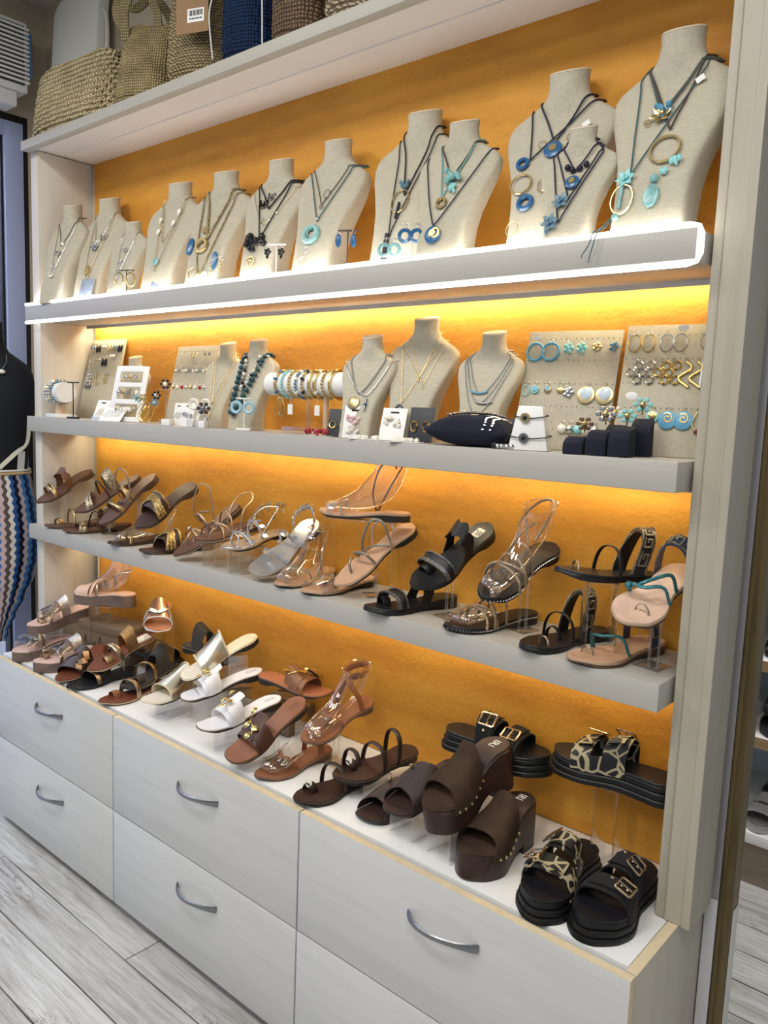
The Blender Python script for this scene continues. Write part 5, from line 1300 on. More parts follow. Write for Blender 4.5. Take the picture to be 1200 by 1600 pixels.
necklace(B10, 'navy cord necklace with blue and gold disc on the broad bust', 0.60, C_NAVY, 0.0020, xn=0.12, zn=0.86, pend=[('disc', 0.0, 0.56, 0.019, J_BLUE, M_PGOLD), ('ring', 0.0, 0.58, 0.012, M_PGOLD), ('ring', -0.07, 0.60, 0.008, M_PGOLD), ('ring', 0.09, 0.62, 0.009, M_PGOLD)], tagw=(0.16, 0.68))
necklace(B10, 'long cord necklace with linked blue and gold rings on broad bust', 0.52, C_NAVY, 0.0017, xn=0.16, zn=0.82, xo=-0.12, pend=[('thickring', -0.16, 0.50, 0.015, J_BLUE), ('ring', -0.14, 0.38, 0.022, M_PGOLD), ('thickring', -0.09, 0.27, 0.019, J_BLUE), ('ovalring', -0.14, 0.13, 0.012, M_PGOLD), ('ring', 0.0, 0.36, 0.014, M_PGOLD)])
B11 = Bust('small linen bust standing in front of the broad one', -0.318, -0.147, 0.225, 0.12, Z1, G1, wide=0.95)
necklace(B11, 'dark bead necklace with blue drop on the small right bust', 0.62, C_NAVY, 0.0016, xn=0.16, zn=0.90, pend=[('bead', -0.07, 0.66, 0.006, J_DBLUE), ('bead', -0.02, 0.63, 0.006, J_DBLUE), ('bead', 0.04, 0.64, 0.006, J_DBLUE), ('bead', 0.09, 0.67, 0.006, J_DBLUE), ('disc', 0.0, 0.52, 0.014, J_BLUE, M_GOLD)])
necklace(B11, 'black cord necklace with steel blue flower on the small right bust', 0.38, C_NAVY, 0.0015, xn=0.2, zn=0.86, pend=[('flower', -0.06, 0.36, 0.017, J_GREY)])
necklace(B11, 'black cord necklace with lower blue crystal flower', 0.18, C_NAVY, 0.0015, xn=0.22, zn=0.84, xo=-0.05, pend=[('flower', -0.12, 0.18, 0.018, J_GREY), ('drop', -0.14, 0.10, 0.006, J_GREY)])
B12 = Bust('largest linen bust at the right end of the top shelf', -0.163, -0.085, 0.38, 0.03, Z1, G1, wide=0.84)
necklace(B12, 'grey-green multi-cord necklace with blue bead spray', 0.60, C_GRN, 0.0013, xn=0.11, zn=0.84, strands=3, xo=-0.02, pend=[('cluster', -0.02, 0.60, 0.013, J_SKY), ('flower', -0.02, 0.58, 0.020, M_PGOLD), ('spiral', -0.08, 0.55, 0.008, M_PGOLD)], tagw=(0.13, 0.73))
necklace(B12, 'brown cord necklace with large gold ring and aqua stone', 0.50, C_BRN, 0.0017, xn=0.12, zn=0.86, xo=0.04, pend=[('ring', 0.04, 0.40, 0.026, M_PGOLD), ('chip', 0.10, 0.34, 0.010, J_AQUA), ('chip', 0.06, 0.30, 0.008, J_AQUA), ('bead', 0.02, 0.26, 0.008, J_TURQ), ('oval', 0.02, 0.18, 0.014, J_TURQ)])
necklace(B12, 'long teal lariat with gold ring hanging over the shelf edge', 0.30, C_TEAL, 0.0015, xn=0.15, zn=0.84, xo=-0.10, pend=[('flower', -0.12, 0.28, 0.018, J_AQUA), ('bar', -0.13, 0.20, 0.022, J_TURQ), ('ovalring', -0.12, 0.18, 0.020, M_PGOLD), ('bead', -0.14, 0.10, 0.007, J_TURQ)])
# the lariat's loose ends run over the shelf lip
la = thing('cord_tail', 'two loose teal cord ends hanging over the lit shelf edge', 'cord', (-0.225, -0.2, Z0 + Z1))
for d in (0, 0.008):
    MB().sweep(catmull([(0.012, -0.005, 0.045), (0.004 - d, -0.022, 0.022), (0.0 - d, -0.047, 0.006), (-0.004 - d, -0.051, -0.012), (-0.012 - d * 1.8, -0.050, -0.040 + d)], 5), 0.0011, 0.0011, hint=(0, 1, 0), n=5).build('cord', C_TEAL, la)
    MB().sphere((-0.012 - d * 1.8, -0.050, -0.042 + d), 0.0022, 6, 4).build('tip', M_STEEL, la)

# small earring stands and cards on the top shelf
def tstand(x, y, z0, h, label, m, w=0.05, base=True, ear=None):
    s = thing('earring_stand', label, 'stand', (x, y, Z0 + z0 + 0.0006), 0.5, 'T-shaped earring stands')
    MB().cyl((0, 0, 0.003), (0, 0, h), 0.0018, 8).build('post', m, s)
    MB().cyl((-w / 2, 0, h), (w / 2, 0, h), 0.0022, 8).build('crossbar', m, s)
    MB().box((0, 0, 0.003), (0.040, 0.018, 0.006)).build('base', m, s, bevel=0.001)
    return s
def earring(label, M, kind, size, m, m2=None, group=None):
    """drop earring hanging in the local XZ plane from its origin"""
    g = MB()
    o = thing('earring', label, 'earring', M=M, group=group)
    MB().torus((0, 0, -0.004), 0.004, 0.0005, 10, 4, a0=-1.2, a1=4.0).build('hook', M_SILVER, o)
    c = Vector((0, -0.001, -0.008 - size))
    nm = 'drop'
    if kind == 'disc': g.disc(c, size, 0.0025, 16)
    elif kind == 'ring': g.torus(c, size * 0.9, size * 0.14, 16, 5)
    elif kind == 'thick': g.torus(c, size * 0.7, size * 0.26, 16, 5)
    elif kind == 'oval': g.torus(c, size * 0.75, size * 0.09, 16, 5, sy=1.4)
    elif kind == 'ball': g.sphere(c, size, 8, 5)
    elif kind == 'stud': g.sphere((0, -0.002, 0), size, 8, 5)
    elif kind == 'drop': g.sphere(c, size * 0.7, 8, 6, (0.7, 0.5, 1.5))
    elif kind == 'flower':
        for k in range(5): g.sphere(c + Vector((math.cos(k * 1.257), 0, math.sin(k * 1.257))) * size * 0.62, size * 0.38, 6, 4, (1, 0.5, 1))
        g.sphere(c + Vector((0, -0.002, 0)), size * 0.3, 6, 4)
    elif kind == 'wave': g.sweep([c + Vector((math.sin(u * 3.3) * size * 0.45, 0, size * (1 - u * 0.9))) for u in [i * 0.22 for i in range(11)]], size * 0.12, size * 0.1, hint=(0, 1, 0))
    elif kind == 'rect':
        g.sweep([c + Vector((x * size * 0.42, 0, z * size)) for x, z in ((-1, -1), (1, -1), (1, 1), (-1, 1))], size * 0.07, size * 0.07, hint=(0, 1, 0), closed=True, rect=True)
    elif kind == 'spiral': g.disc(c, size, 0.003, 18)
    elif kind == 'rings3':
        for k in range(3): g.torus(c + Vector((0.35 * size * (-1) ** k, 0, size * (0.7 - 0.7 * k))), size * 0.38, size * 0.09, 12, 4)
    elif kind == 'chain':
        for k in range(4): g.sphere(c + Vector((0, 0, size * (0.9 - 0.6 * k))), size * 0.22, 6, 4)
    elif kind == 'teardrop': g.sweep([c + Vector((math.sin(a) * size * 0.5 * (1 - 0.45 * math.cos(a)), 0, math.cos(a) * size)) for a in [i * PI / 10 for i in range(20)]], size * 0.06, size * 0.06, hint=(0, 1, 0), closed=True)
    d = g.build(nm, m, o, sharp=40)
    if m2 is not None:
        if kind == 'spiral':
            MB().sweep([c + Vector((math.cos(a) * size * (0.12 + 0.055 * a), -0.0022, size * 0.15 + math.sin(a) * size * (0.12 + 0.055 * a))) for a in [i * 0.45 for i in range(20)]], size * 0.09, 0.0008, hint=(0, 1, 0)).build('spiral_inlay', m2, d)
        elif kind in ('disc', 'ring', 'oval'): MB().disc(c + Vector((size * 0.05, -0.002, size * 0.18)), size * 0.68, 0.002, 16).build('inlay', m2, d)
        elif kind == 'teardrop': MB().sphere(c + Vector((0, 0, -size * 1.25)), size * 0.3, 8, 5).build('bead', m2, d)
        else: MB().sphere(c + Vector((0, -0.001, -size * 1.1)), size * 0.5, 8, 5, (0.8, 0.6, 1.3)).build('bead', m2, d)
    return o
def pair_on(x, y, z, rz, gap, what, where, kind, size, m, m2=None):
    for sd, w in ((-1, 'left'), (1, 'right')):
        M = Matrix.Translation((x + sd * gap / 2 * math.cos(rz), y + sd * gap / 2 * math.sin(rz), Z0 + z)) @ Matrix.Rotation(rz, 4, 'Z')
        earring('%s of the pair of %s %s' % (w, what, where), M, kind, size, m, m2, 'earrings on the stands')
def put(px): return px
tstand(-1.80, -0.212, Z1, 0.075, 'dark earring stand in front of the small left bust', C_BRN)
pair_on(-1.80, -0.218, Z1 + 0.075, 0.5, 0.04, 'gold oval earrings', 'by the small left bust', 'oval', 0.020, M_GOLD)
tstand(-1.35, -0.212, Z1, 0.072, 'clear earring stand below the blue oval necklace', M_ACRYL)
pair_on(-1.35, -0.218, Z1 + 0.072, 0.5, 0.028, 'gold leaf earrings', 'below the blue oval necklace', 'chain', 0.015, M_GOLD)
tstand(-1.115, -0.212, Z1, 0.082, 'white earring stand beside the silver spiral pendant', M_WHITE)
pair_on(-1.115, -0.218, Z1 + 0.082, 0.5, 0.036, 'black flower drop earrings', 'on the white stand', 'flower', 0.010, J_BLK, J_BLK)
tstand(-0.868, -0.212, Z1, 0.088, 'dark earring stand right of the turquoise ring', C_BRN)
pair_on(-0.868, -0.218, Z1 + 0.088, 0.5, 0.036, 'blue feather earrings', 'on the dark stand', 'drop', 0.015, J_BLUE)
tstand(-0.675, -0.212, Z1, 0.080, 'clear earring stand with blue hoops under the black lariat', M_ACRYL)
pair_on(-0.675, -0.218, Z1 + 0.080, 0.5, 0.026, 'blue hoop earrings', 'on the clear stand', 'thick', 0.017, J_BLUE)
tstand(-0.735, -0.212, Z1, 0.056, 'short clear stand with turquoise hoops on the top shelf', M_ACRYL)
pair_on(-0.735, -0.218, Z1 + 0.056, 0.5, 0.022, 'turquoise hoop earrings', 'on the short clear stand', 'thick', 0.017, J_TURQ)
def card(label, x, y, z0, w, h, m, rz=0.5, tilt=-0.35, orn=None, name='jewellery_card', crown=True, fl=0.0):
    M = Matrix.Translation((x, y, Z0 + z0 + 0.0008)) @ Matrix.Rotation(rz, 4, 'Z') @ Matrix.Rotation(tilt, 4, 'X')
    o = thing(name, label, 'card', M=M, group='jewellery cards')
    MB().box((0, 0, h / 2), (w, 0.0012, h)).build('card_sheet', m, o, bevel=0.0003)
    if crown: MB().box((0, -0.0012, h * 0.86), (w * 0.34, 0.0008, h * 0.05)).build('emblem', M_DARK if m != M_DARK else M_SILVER, o, bevel=0)
    if orn:
        for kind, dx, dz, sz, mm in orn:
            g = MB(); c = Vector((dx * w, -0.003, dz * h))
            if kind == 'ring': g.torus(c, sz, sz * 0.22, 14, 5)
            elif kind == 'ball': g.sphere(c, sz, 8, 5)
            elif kind == 'v':
                g.sweep([Vector((-0.4 * w, -0.002, h * 0.85)), c, Vector((0.4 * w, -0.002, h * 0.85))], 0.0007, 0.0007, hint=(0, 1, 0), n=4)
            elif kind == 'leaf': g.torus(c, sz * 0.7, sz * 0.2, 12, 4, sy=1.7)
            elif kind == 'wire':
                for e in (-1, 0, 1): g.cyl(c + Vector((e * sz - sz * 0.6, 0, -sz * 1.2)), c + Vector((e * sz + sz * 0.6, 0, sz * 1.2)), 0.0009, 5)
            elif kind == 'tuft':
                rr = random.Random(int(dx * 100 + dz * 1000))
                for k in range(14): g.sphere(c + Vector((rr.uniform(-1, 1) * sz * 1.8, -rr.uniform(0, 0.6) * sz, rr.uniform(-1, 1) * sz)), sz * rr.uniform(0.3, 0.55), 5, 3)
            g.build('ornament', mm, o)
    return o
M_BLUEC = mat('blue_grey_card', '93a0b5', 0.5); M_PCARD = mat('pale_card', 'd5dde6', 0.5)
card('small pale card with dark mark on the leftmost bust', -2.225, -0.222, Z1, 0.036, 0.07, M_PCARD, 0.3, -0.25)
card('blue-grey card with a fine necklace leaning on the second bust', -2.085, -0.20, Z1, 0.05, 0.085, M_BLUEC, 0.4, -0.4, [('v', 0, 0.15, 0, M_SILVER)], crown=False)
card('blue-grey card with a fine necklace leaning on the pearl-chain bust', -1.655, -0.20, Z1, 0.065, 0.10, M_BLUEC, 0.4, -0.55, [('v', -0.1, 0.15, 0, M_SILVER)], crown=False)

# ---------------------------------------------------------------- middle shelf
def board(label, x0, x1, h, yb, tilt=-0.22, m=None, rows=(), rz=0.0, name='earring_board', holes=True):
    w = x1 - x0
    M = Matrix.Translation(((x0 + x1) / 2, yb, Z0 + Z2 + 0.0008)) @ Matrix.Rotation(rz, 4, 'Z') @ Matrix.Rotation(tilt, 4, 'X')
    o = thing(name, label, 'earring board', M=M, group='linen earring boards')
    MB().box((0, 0.004, h / 2), (w, 0.008, h)).build('panel', m or M_LIN, o, bevel=0.001)
    if holes:
        g = MB(); n = int(w / 0.011)
        for r in rows:
            for i in range(n): g.box((-w / 2 + (i + 0.5) * w / n, -0.0003, r * h), (0.0016, 0.001, 0.0016))
        tag(g.build('pin_holes', M_DARK, o, flat=True), kind='stuff')
    # easel leg behind
    MB().sweep([(0, 0.008, h * 0.7), (0, 0.020, 0.35 * h), (0, 0.03, h * 0.04)], 0.012, 0.001, hint=(0, 1, 0), rect=True).build('easel_leg', m or M_LIN, o)
    return M, w, h
def on_board(bd, u, v, kind, size, m, m2, label, group):
    M, w, h = bd
    earring(label, M @ Matrix.Translation(((u - 0.5) * w, -0.003, v * h)), kind, size, m, m2, group)
ORD = ['first', 'second', 'third', 'fourth', 'fifth', 'sixth', 'seventh', 'eighth', 'ninth', 'tenth', 'eleventh', 'twelfth']
def row(bd, v, items, rowname, boardname, group):
    for i, (u, kind, size, m, m2, what) in enumerate(items):
        on_board(bd, u, v, kind, size, m, m2, '%s, %s from left in the %s row of %s' % (what, ORD[i], rowname, boardname), group)
E1 = 'earrings on the far left board'
bd = board('tall linen earring board standing at the far left', -2.36, -2.135, 0.292, -0.075, rows=(0.92, 0.74, 0.55))
row(bd, 0.95, [(0.06, 'ring', 0.010, M_SILVER, J_GREY, 'silver drop earring'), (0.14, 'ring', 0.010, M_SILVER, J_GREY, 'silver drop earring'), (0.23, 'drop', 0.013, J_BLK, None, 'black drop earring'), (0.31, 'drop', 0.013, J_BLK, None, 'black drop earring'), (0.41, 'ball', 0.006, J_PEARL, None, 'pearl earring'), (0.48, 'ball', 0.006, J_PEARL, None, 'pearl earring'),
                (0.58, 'ring', 0.011, M_PGOLD, None, 'pale gold hoop'), (0.66, 'ring', 0.011, M_PGOLD, None, 'pale gold hoop'), (0.75, 'ring', 0.009, M_STEEL, J_GREY, 'grey drop earring'), (0.82, 'ring', 0.009, M_STEEL, J_GREY, 'grey drop earring'), (0.89, 'drop', 0.013, J_BLK, None, 'black drop earring'), (0.96, 'drop', 0.013, J_BLK, None, 'black drop earring')], 'top', 'the far left board', E1)
row(bd, 0.78, [(0.08, 'chain', 0.010, J_PEARL, None, 'pearl drop earring'), (0.17, 'chain', 0.010, J_PEARL, None, 'pearl drop earring'), (0.27, 'ring', 0.009, M_SILVER, None, 'silver hoop'), (0.35, 'ring', 0.009, M_SILVER, None, 'silver hoop'), (0.48, 'drop', 0.014, J_BLK, None, 'black drop earring'), (0.57, 'drop', 0.014, J_BLK, None, 'black drop earring'), (0.70, 'stud', 0.007, J_PEARL, None, 'pearl stud'), (0.78, 'stud', 0.007, J_PEARL, None, 'pearl stud')], 'second', 'the far left board', E1)
row(bd, 0.58, [(0.12, 'chain', 0.020, M_SILVER, M_STEEL, 'long silver earring'), (0.21, 'chain', 0.020, M_SILVER, M_STEEL, 'long silver earring'), (0.34, 'teardrop', 0.020, M_PGOLD, None, 'gold thread earring'), (0.43, 'teardrop', 0.020, M_PGOLD, None, 'gold thread earring'), (0.62, 'chain', 0.017, M_PGOLD, None, 'gold drop earring'), (0.70, 'chain', 0.017, M_PGOLD, None, 'gold drop earring')], 'third', 'the far left board', E1)
def bracelet(label, M, R, r, m, m2=None, kind='chain', name='bracelet'):
    o = thing(name, label, 'bracelet', M=M, group='bracelets on the bars')
    if kind == 'band': MB().torus((0, 0, 0), R, r, 24, 6, ax=(0, 1, 0), ay=(0, 0, 1)).build('band', m, o)
    else:
        g = MB(); n = int(2 * PI * R / (r * 2.1))
        for i in range(n):
            a = 2 * PI * i / n; g.sphere((0, R * math.cos(a), R * math.sin(a)), r, 6, 4)
        tag(g.build('beads', m, o), kind='stuff')
    if m2 is not None:
        for a in (0.4, 1.2, 2.2): MB().sphere((0, -R * math.sin(a), R * math.cos(a)), r * 1.5, 6, 4).build('stone', m2, o)
    return o
# short bracelet bar, far left
x, y = -2.27, -0.185
bb = thing('bracelet_bar', 'short white bracelet bar on a beige post at the far left', 'stand', (x, y, Z0 + Z2 + 0.0006), -0.25)
MB().box((0, 0, 0.006), (0.15, 0.07, 0.012)).build('base', M_WHITE, bb, bevel=0.001)
MB().cyl((-0.01, 0, 0.012), (-0.01, 0, 0.054), 0.016, 12).build('post', mat('beige_post', 'cbb396', 0.7), bb)
MB().cyl((-0.082, 0, 0.088), (0.075, 0, 0.088), 0.035, 24).build('roll', M_WHITE, bb)
Mb = bb.matrix_basis.copy(); Mb = Matrix.Translation((x, y, Z0 + Z2)) @ Matrix.Rotation(-0.25, 4, 'Z')
BN = ['leftmost', 'second', 'third', 'fourth', 'fifth', 'sixth', 'seventh', 'eighth', 'ninth']
for i, (dx, mm, m2, wh) in enumerate(((-0.058, M_SILVER, J_AQUA, 'silver bracelet with aqua stone'), (-0.044, J_GREY, J_PEARL, 'grey crystal bracelet'), (-0.030, M_SILVER, None, 'silver bead bracelet'), (-0.016, G_DIA, M_GOLD, 'crystal bracelet with gold stones'), (-0.002, M_SILVER, None, 'plain silver bead bracelet'), (0.014, G_DIA, J_GREY, 'crystal bracelet with grey stones'))):
    bracelet('%s, %s on the short bracelet bar' % (wh, BN[i]), Mb @ Matrix.Translation((dx * 1.15, 0, 0.088)), 0.0405, 0.0052, mm, m2)
ts = tstand(-2.146, -0.205, Z2, 0.122, 'empty black T-shaped earring stand at the left', M_BLACK, 0.045)
# small bust, white frame, second board
B = Bust('small plain linen bust at the left of the middle shelf', -1.955, -0.085, 0.21, 0.25, Z2, G2)
necklace(B, 'fine gold necklace on the small middle-shelf bust', 0.36, M_GOLD, 0.0007, xn=0.15, zn=0.82, pend=[('bead', 0, 0.35, 0.003, M_GOLD)])
necklace(B, 'longer gold chain on the small middle-shelf bust', 0.22, M_GOLD, 0.0007, xn=0.2, zn=0.78, pend=[('bead', -0.02, 0.21, 0.004, J_PEARL)])
M = Matrix.Translation((-1.872, -0.180, Z0 + Z2 + 0.0008)) @ Matrix.Rotation(0.25, 4, 'Z') @ Matrix.Rotation(-0.25, 4, 'X')
fr = thing('earring_ladder', 'white ladder frame with three openings for earrings', 'stand', M=M)
for xx in (-0.058, 0.058): MB().box((xx, 0, 0.092), (0.020, 0.006, 0.184)).build('side_bar', M_WHITE, fr, bevel=0.0006)
for zz, hh in ((0.175, 0.020), (0.122, 0.016), (0.066, 0.016), (0.008, 0.016)): MB().box((0, 0, zz), (0.096, 0.006, hh)).build('cross_bar', M_WHITE, fr, bevel=0.0006)
k = 0
for zz, nm in ((0.163, 'top'), (0.112, 'middle'), (0.056, 'bottom')):
    for i in range(5):
        mm = (J_PEARL, M_SILVER, M_GOLD, J_GREY, J_PEARL)[(i + k) % 5]
        earring('small %s earring, %s from left in the %s frame opening' % (('pearl', 'silver', 'gold', 'grey', 'white')[(i + k) % 5], ORD[i], nm), M @ Matrix.Translation((-0.038 + i * 0.019, -0.004, zz)), ('chain', 'ball', 'drop', 'ring')[(i + k) % 4], 0.008, mm, None, 'earrings in the white frame')
    k += 1
bd = board('linen earring board between white frame and gold-chain bust', -1.80, -1.585, 0.255, -0.078, rows=(0.93, 0.72, 0.5))
E2 = 'earrings on the second board'
row(bd, 0.95, [(0.15, 'flower', 0.005, M_SILVER, None, 'silver stud'), (0.24, 'flower', 0.005, M_SILVER, None, 'silver stud'), (0.42, 'ring', 0.009, M_PGOLD, None, 'gold hoop'), (0.50, 'ring', 0.009, M_PGOLD, None, 'gold hoop'), (0.72, 'flower', 0.007, M_STEEL, None, 'grey flower earring'), (0.82, 'flower', 0.007, M_STEEL, None, 'grey flower earring')], 'top', 'the second board', E2)
row(bd, 0.73, [(0.08 + i * 0.085, 'flower' if i % 3 else 'ball', 0.006, (M_SILVER, J_GREY, J_PEARL)[i % 3], None, ('small silver stud', 'small grey stud', 'small pearl stud')[i % 3]) for i in range(10)], 'second', 'the second board', E2)
row(bd, 0.52, [(0.08 + i * 0.11, 'ball', 0.0055, (M_PGOLD, J_PEARL, J_RED, M_SILVER)[i % 4], None, ('gold stud', 'pearl stud', 'red stud', 'silver stud')[i % 4]) for i in range(8)], 'third', 'the second board', E2)
card('white card with gold bars leaning beside the white frame', -1.975, -0.21, Z2, 0.05, 0.075, M_WHITE, 0.4, -0.5, [('wire', 0, 0.4, 0.010, M_GOLD)])
card('white card with silver wire leaning at the frame foot', -1.90, -0.216, Z2, 0.085, 0.065, M_WHITE, 0.35, -0.75, [('wire', -0.2, 0.5, 0.012, M_STEEL), ('wire', 0.2, 0.5, 0.012, M_STEEL)], crown=False)
card('clear plate lying at the foot of the frame', -1.955, -0.222, Z2, 0.07, 0.012, M_ACRYL, 0.2, -0.1, crown=False)
hp = thing('hoop_pile', 'tangle of gold hoop bangles in front of the second board', 'bangle', (-1.725, -0.195, Z0 + Z2 + 0.0005))
for k in range(7):
    a = k * 0.55; MB().torus((0.012 * math.sin(k * 2.1), 0.006 * math.cos(k * 1.7), 0.031 + 0.002 * k), 0.031 - 0.0015 * k, 0.0011, 24, 5, ax=(math.cos(a) * 0.9, 0.4 * math.sin(a), -0.2), ay=(0.15, 0.35, 0.9)).build('hoop', M_GOLD, hp)
# ring holders and little blocks
def block(label, x, y, w=0.03, d=0.03, h=0.022, m=None, name='acrylic_block'):
    o = thing(name, label, 'block', (x, y, Z0 + Z2 + 0.0006), 0.3); MB().box((0, 0, h / 2), (w, d, h)).build('block_body', m or M_ACRYL, o, bevel=0.001); return o
rs = thing('ring_stand', 'clear rod stand with flower ring left of gold-chain bust', 'stand', (-1.60, -0.205, Z0 + Z2 + 0.0006), 0.4)
MB().box((0, 0, 0.008), (0.034, 0.03, 0.016)).build('base', M_ACRYL, rs, bevel=0.001); MB().cyl((0, 0, 0.016), (0, 0, 0.105), 0.004, 10).build('rod', M_ACRYL, rs)
MB().box((0, 0, 0.107), (0.045, 0.008, 0.004)).build('crossbar', M_ACRYL, rs, bevel=0.0005)
def brooch(label, x, y, z, m1, m2, size=0.014, name='ring'):
    o = thing(name, label, 'ring', (x, y, Z0 + z), 0.4, 'statement rings'); g = MB()
    for k in range(6): g.sphere((math.cos(k * 1.05) * size, -0.003, math.sin(k * 1.05) * size * 0.8), size * 0.45, 6, 4, (1, 0.5, 0.8))
    g.build('petals', m1, o); MB().sphere((0, -0.006, 0), size * 0.5, 8, 5).build('centre_stone', m2, o); MB().torus((0, 0.006, -size * 0.8), size * 0.6, 0.0012, 14, 5, ax=(0, 1, 0), ay=(0, 0, 1)).build('hoop', M_GOLD, o)
    return o
brooch('dark fan-shaped ring on top of the clear rod', -1.60, -0.205, Z2 + 0.121, mat('dark_brown_stone', '3a2520', 0.3), J_PEARL, 0.014)
brooch('black flower ring beside the aqua oval', -1.655, -0.20, Z2 + 0.088, J_BLK, M_SILVER, 0.012)
brooch('aqua oval ring in front of the second board', -1.655, -0.205, Z2 + 0.066, J_GREY, J_AQUA, 0.011)
brooch('pale blue flower ring beside the white frame', -1.765, -0.195, Z2 + 0.078, J_AQUA, J_GREY, 0.011)
brooch('gold flower ring in front of the second board', -1.735, -0.195, Z2 + 0.080, M_GOLD, M_PGOLD, 0.010)
block('white block below the clear rod stand', -1.575, -0.215, 0.03, 0.025, 0.018, M_WHITE, 'display_block')
card('white card with silver earrings beside the clear rod', -1.572, -0.185, Z2, 0.03, 0.068, M_WHITE, 0.4, -0.2, [('wire', 0, 0.45, 0.008, M_SILVER)])
# two busts with chains
B = Bust('linen bust with fine gold chains on the middle shelf', -1.485, -0.068, 0.245, 0.2, Z2, G2, wide=0.8)
necklace(B, 'gold chain with pendant on the gold-chain bust', 0.30, M_GOLD, 0.0007, xn=0.12, zn=0.88, pend=[('bead', 0, 0.29, 0.004, M_GOLD)])
necklace(B, 'long gold chain with gold bead on the gold-chain bust', 0.10, M_GOLD, 0.0007, xn=0.16, zn=0.84, pend=[('bead', -0.05, 0.10, 0.005, M_GOLD)])
card('white card with crystal earrings left of the teal beads', -1.50, -0.205, Z2, 0.042, 0.07, M_WHITE, 0.35, -0.25, [('tuft', -0.15, 0.5, 0.005, M_SILVER), ('tuft', 0.2, 0.45, 0.005, M_SILVER)])
card('white card with gold earring under the teal beads', -1.432, -0.205, Z2, 0.034, 0.068, M_WHITE, 0.35, -0.25, [('wire', 0, 0.4, 0.007, M_GOLD)])
block('clear block under the pearl hoop', -1.435, -0.222, 0.04, 0.02, 0.022); block('white block right of the clear block', -1.395, -0.222, 0.02, 0.02, 0.02, M_WHITE, 'display_block')
B = Bust('linen bust wearing the big teal bead necklace', -1.315, -0.095, 0.247, 0.2, Z2, G2, wide=0.85)
o = thing('bead_necklace', 'double strand of big dark teal stone beads on a linen bust', 'necklace', M=B.M)
Q = catmull(B.path(0.16, 1.35, -0.10, 0.84, 0.13, 0.006), 4, True); d = 1; last = Q[0]
for q in Q:
    d += (q - last).length; last = q
    zz = q.z / B.H; r_ = 0.0062 + 0.0040 * max(0, (0.84 - zz) / 0.68)
    if d > r_ * 1.75: MB().sphere(q - Vector((0, r_ * 0.5, 0)), r_, 9, 6, (1, 0.9, 0.92)).build('bead', J_TEAL, o); d = 0
Q = catmull(B.path(0.44, 1.3, -0.05, 0.82, 0.08, 0.004), 4, True); d = 1; last = Q[0]; i = 0
for q in Q:
    d += (q - last).length; last = q
    if d > 0.012: MB().sphere(q - Vector((0, 0.003, 0)), 0.0052, 7, 5).build('small_bead', (J_DBLUE, J_PEARL, M_SILVER)[i % 3], o); d = 0; i += 1
# hoop stands
for x, lab, m, sz, hh in ((-1.435, 'clear stand with pearl hoops beside the teal beads', J_PEARL, 0.018, 0.088), (-1.245, 'clear stand with pale blue hoops under the teal beads', mat('pale_blue_resin', '9fc4d2', 0.3), 0.019, 0.085)):
    tstand(x, -0.20, Z2, hh, lab, M_ACRYL if x < -1.3 else M_WHITE, 0.046)
    pair_on(x, -0.205, Z2 + hh + 0.004, 0.5, 0.036, 'pearl hoop earrings' if x < -1.3 else 'pale blue hoop earrings', 'beside the teal beads', 'thick', sz, m)
brooch('dark swirl ring below the pearl hoops', -1.405, -0.212, Z2 + 0.055, mat('dark_shell', '4a3a38', 0.25), M_STEEL, 0.016)
# long bracelet bar
x, y = -1.06, -0.12
bb = thing('bracelet_bar', 'long white bracelet bar loaded with gold bracelets', 'stand', (x, y, Z0 + Z2 + 0.0006), 0.0)
MB().box((0, 0, 0.008), (0.16, 0.08, 0.016)).build('base', M_ACRYL, bb, bevel=0.001)
for sx in (-0.02, 0.045): MB().cyl((sx, 0, 0.016), (sx, 0, 0.10), 0.007, 10).build('post', M_ACRYL if sx < 0 else mat('beige_post', 'cbb396', 0.7), bb)
MB().cyl((-0.165, 0, 0.128), (0.165, 0, 0.128), 0.031, 24).build('roll', M_WHITE, bb)
Mb = Matrix.Translation((x, y, Z0 + Z2 + 0.126))
for i, (dx, mm, m2, kd, wh) in enumerate(((-0.115, M_PGOLD, J_BLUE, 'band', 'gold band with blue stones'), (-0.09, J_AQUA, None, 'beads', 'pale aqua bead bracelet'), (-0.062, M_GOLD, None, 'beads', 'gold bead bracelet'), (-0.036, J_GREY, J_PEARL, 'beads', 'grey bead bracelet with pearls'), (-0.012, M_GOLD, J_DBLUE, 'beads', 'gold bracelet with dark stones'), (0.014, M_GOLD, None, 'band', 'plain gold bangle'), (0.034, M_GOLD, J_PEARL, 'band', 'gold bangle with pearls'), (0.062, M_GOLD, None, 'beads', 'chunky gold bead bracelet'), (0.088, M_GOLD, None, 'band', 'wide gold bangle'))):
    bracelet('%s, %s on the long bracelet bar' % (wh, BN[i]), Mb @ Matrix.Translation((dx, 0, 0.002)), 0.0355, 0.0040, mm, m2, kd)
for i, (dx, nm) in enumerate(((-0.045, 'left'), (0.055, 'right'))):
    t_ = thing('price_tag', 'white price tag hanging from the long bracelet bar, %s one' % nm, 'tag', (x + dx, y - 0.042, Z0 + Z2 + 0.05), 0.3, 'price tags on the bracelet bar')
    MB().box((0, 0, 0.012), (0.014, 0.0008, 0.026)).build('paper', M_WHITE, t_, bevel=0); MB().cyl((0, 0, 0.025), (0, 0.004, 0.045), 0.0004, 5).build('string', M_WHITE, t_)
for i, dx in enumerate((-0.105, -0.09)):
    earring('long gold drop hanging at the left of the bracelet bar, %s one' % ('outer' if i == 0 else 'inner'), Matrix.Translation((x + dx, y - 0.03, Z0 + Z2 + 0.095)), 'teardrop', 0.022, M_GOLD, None, 'gold drops under the bracelet bar')
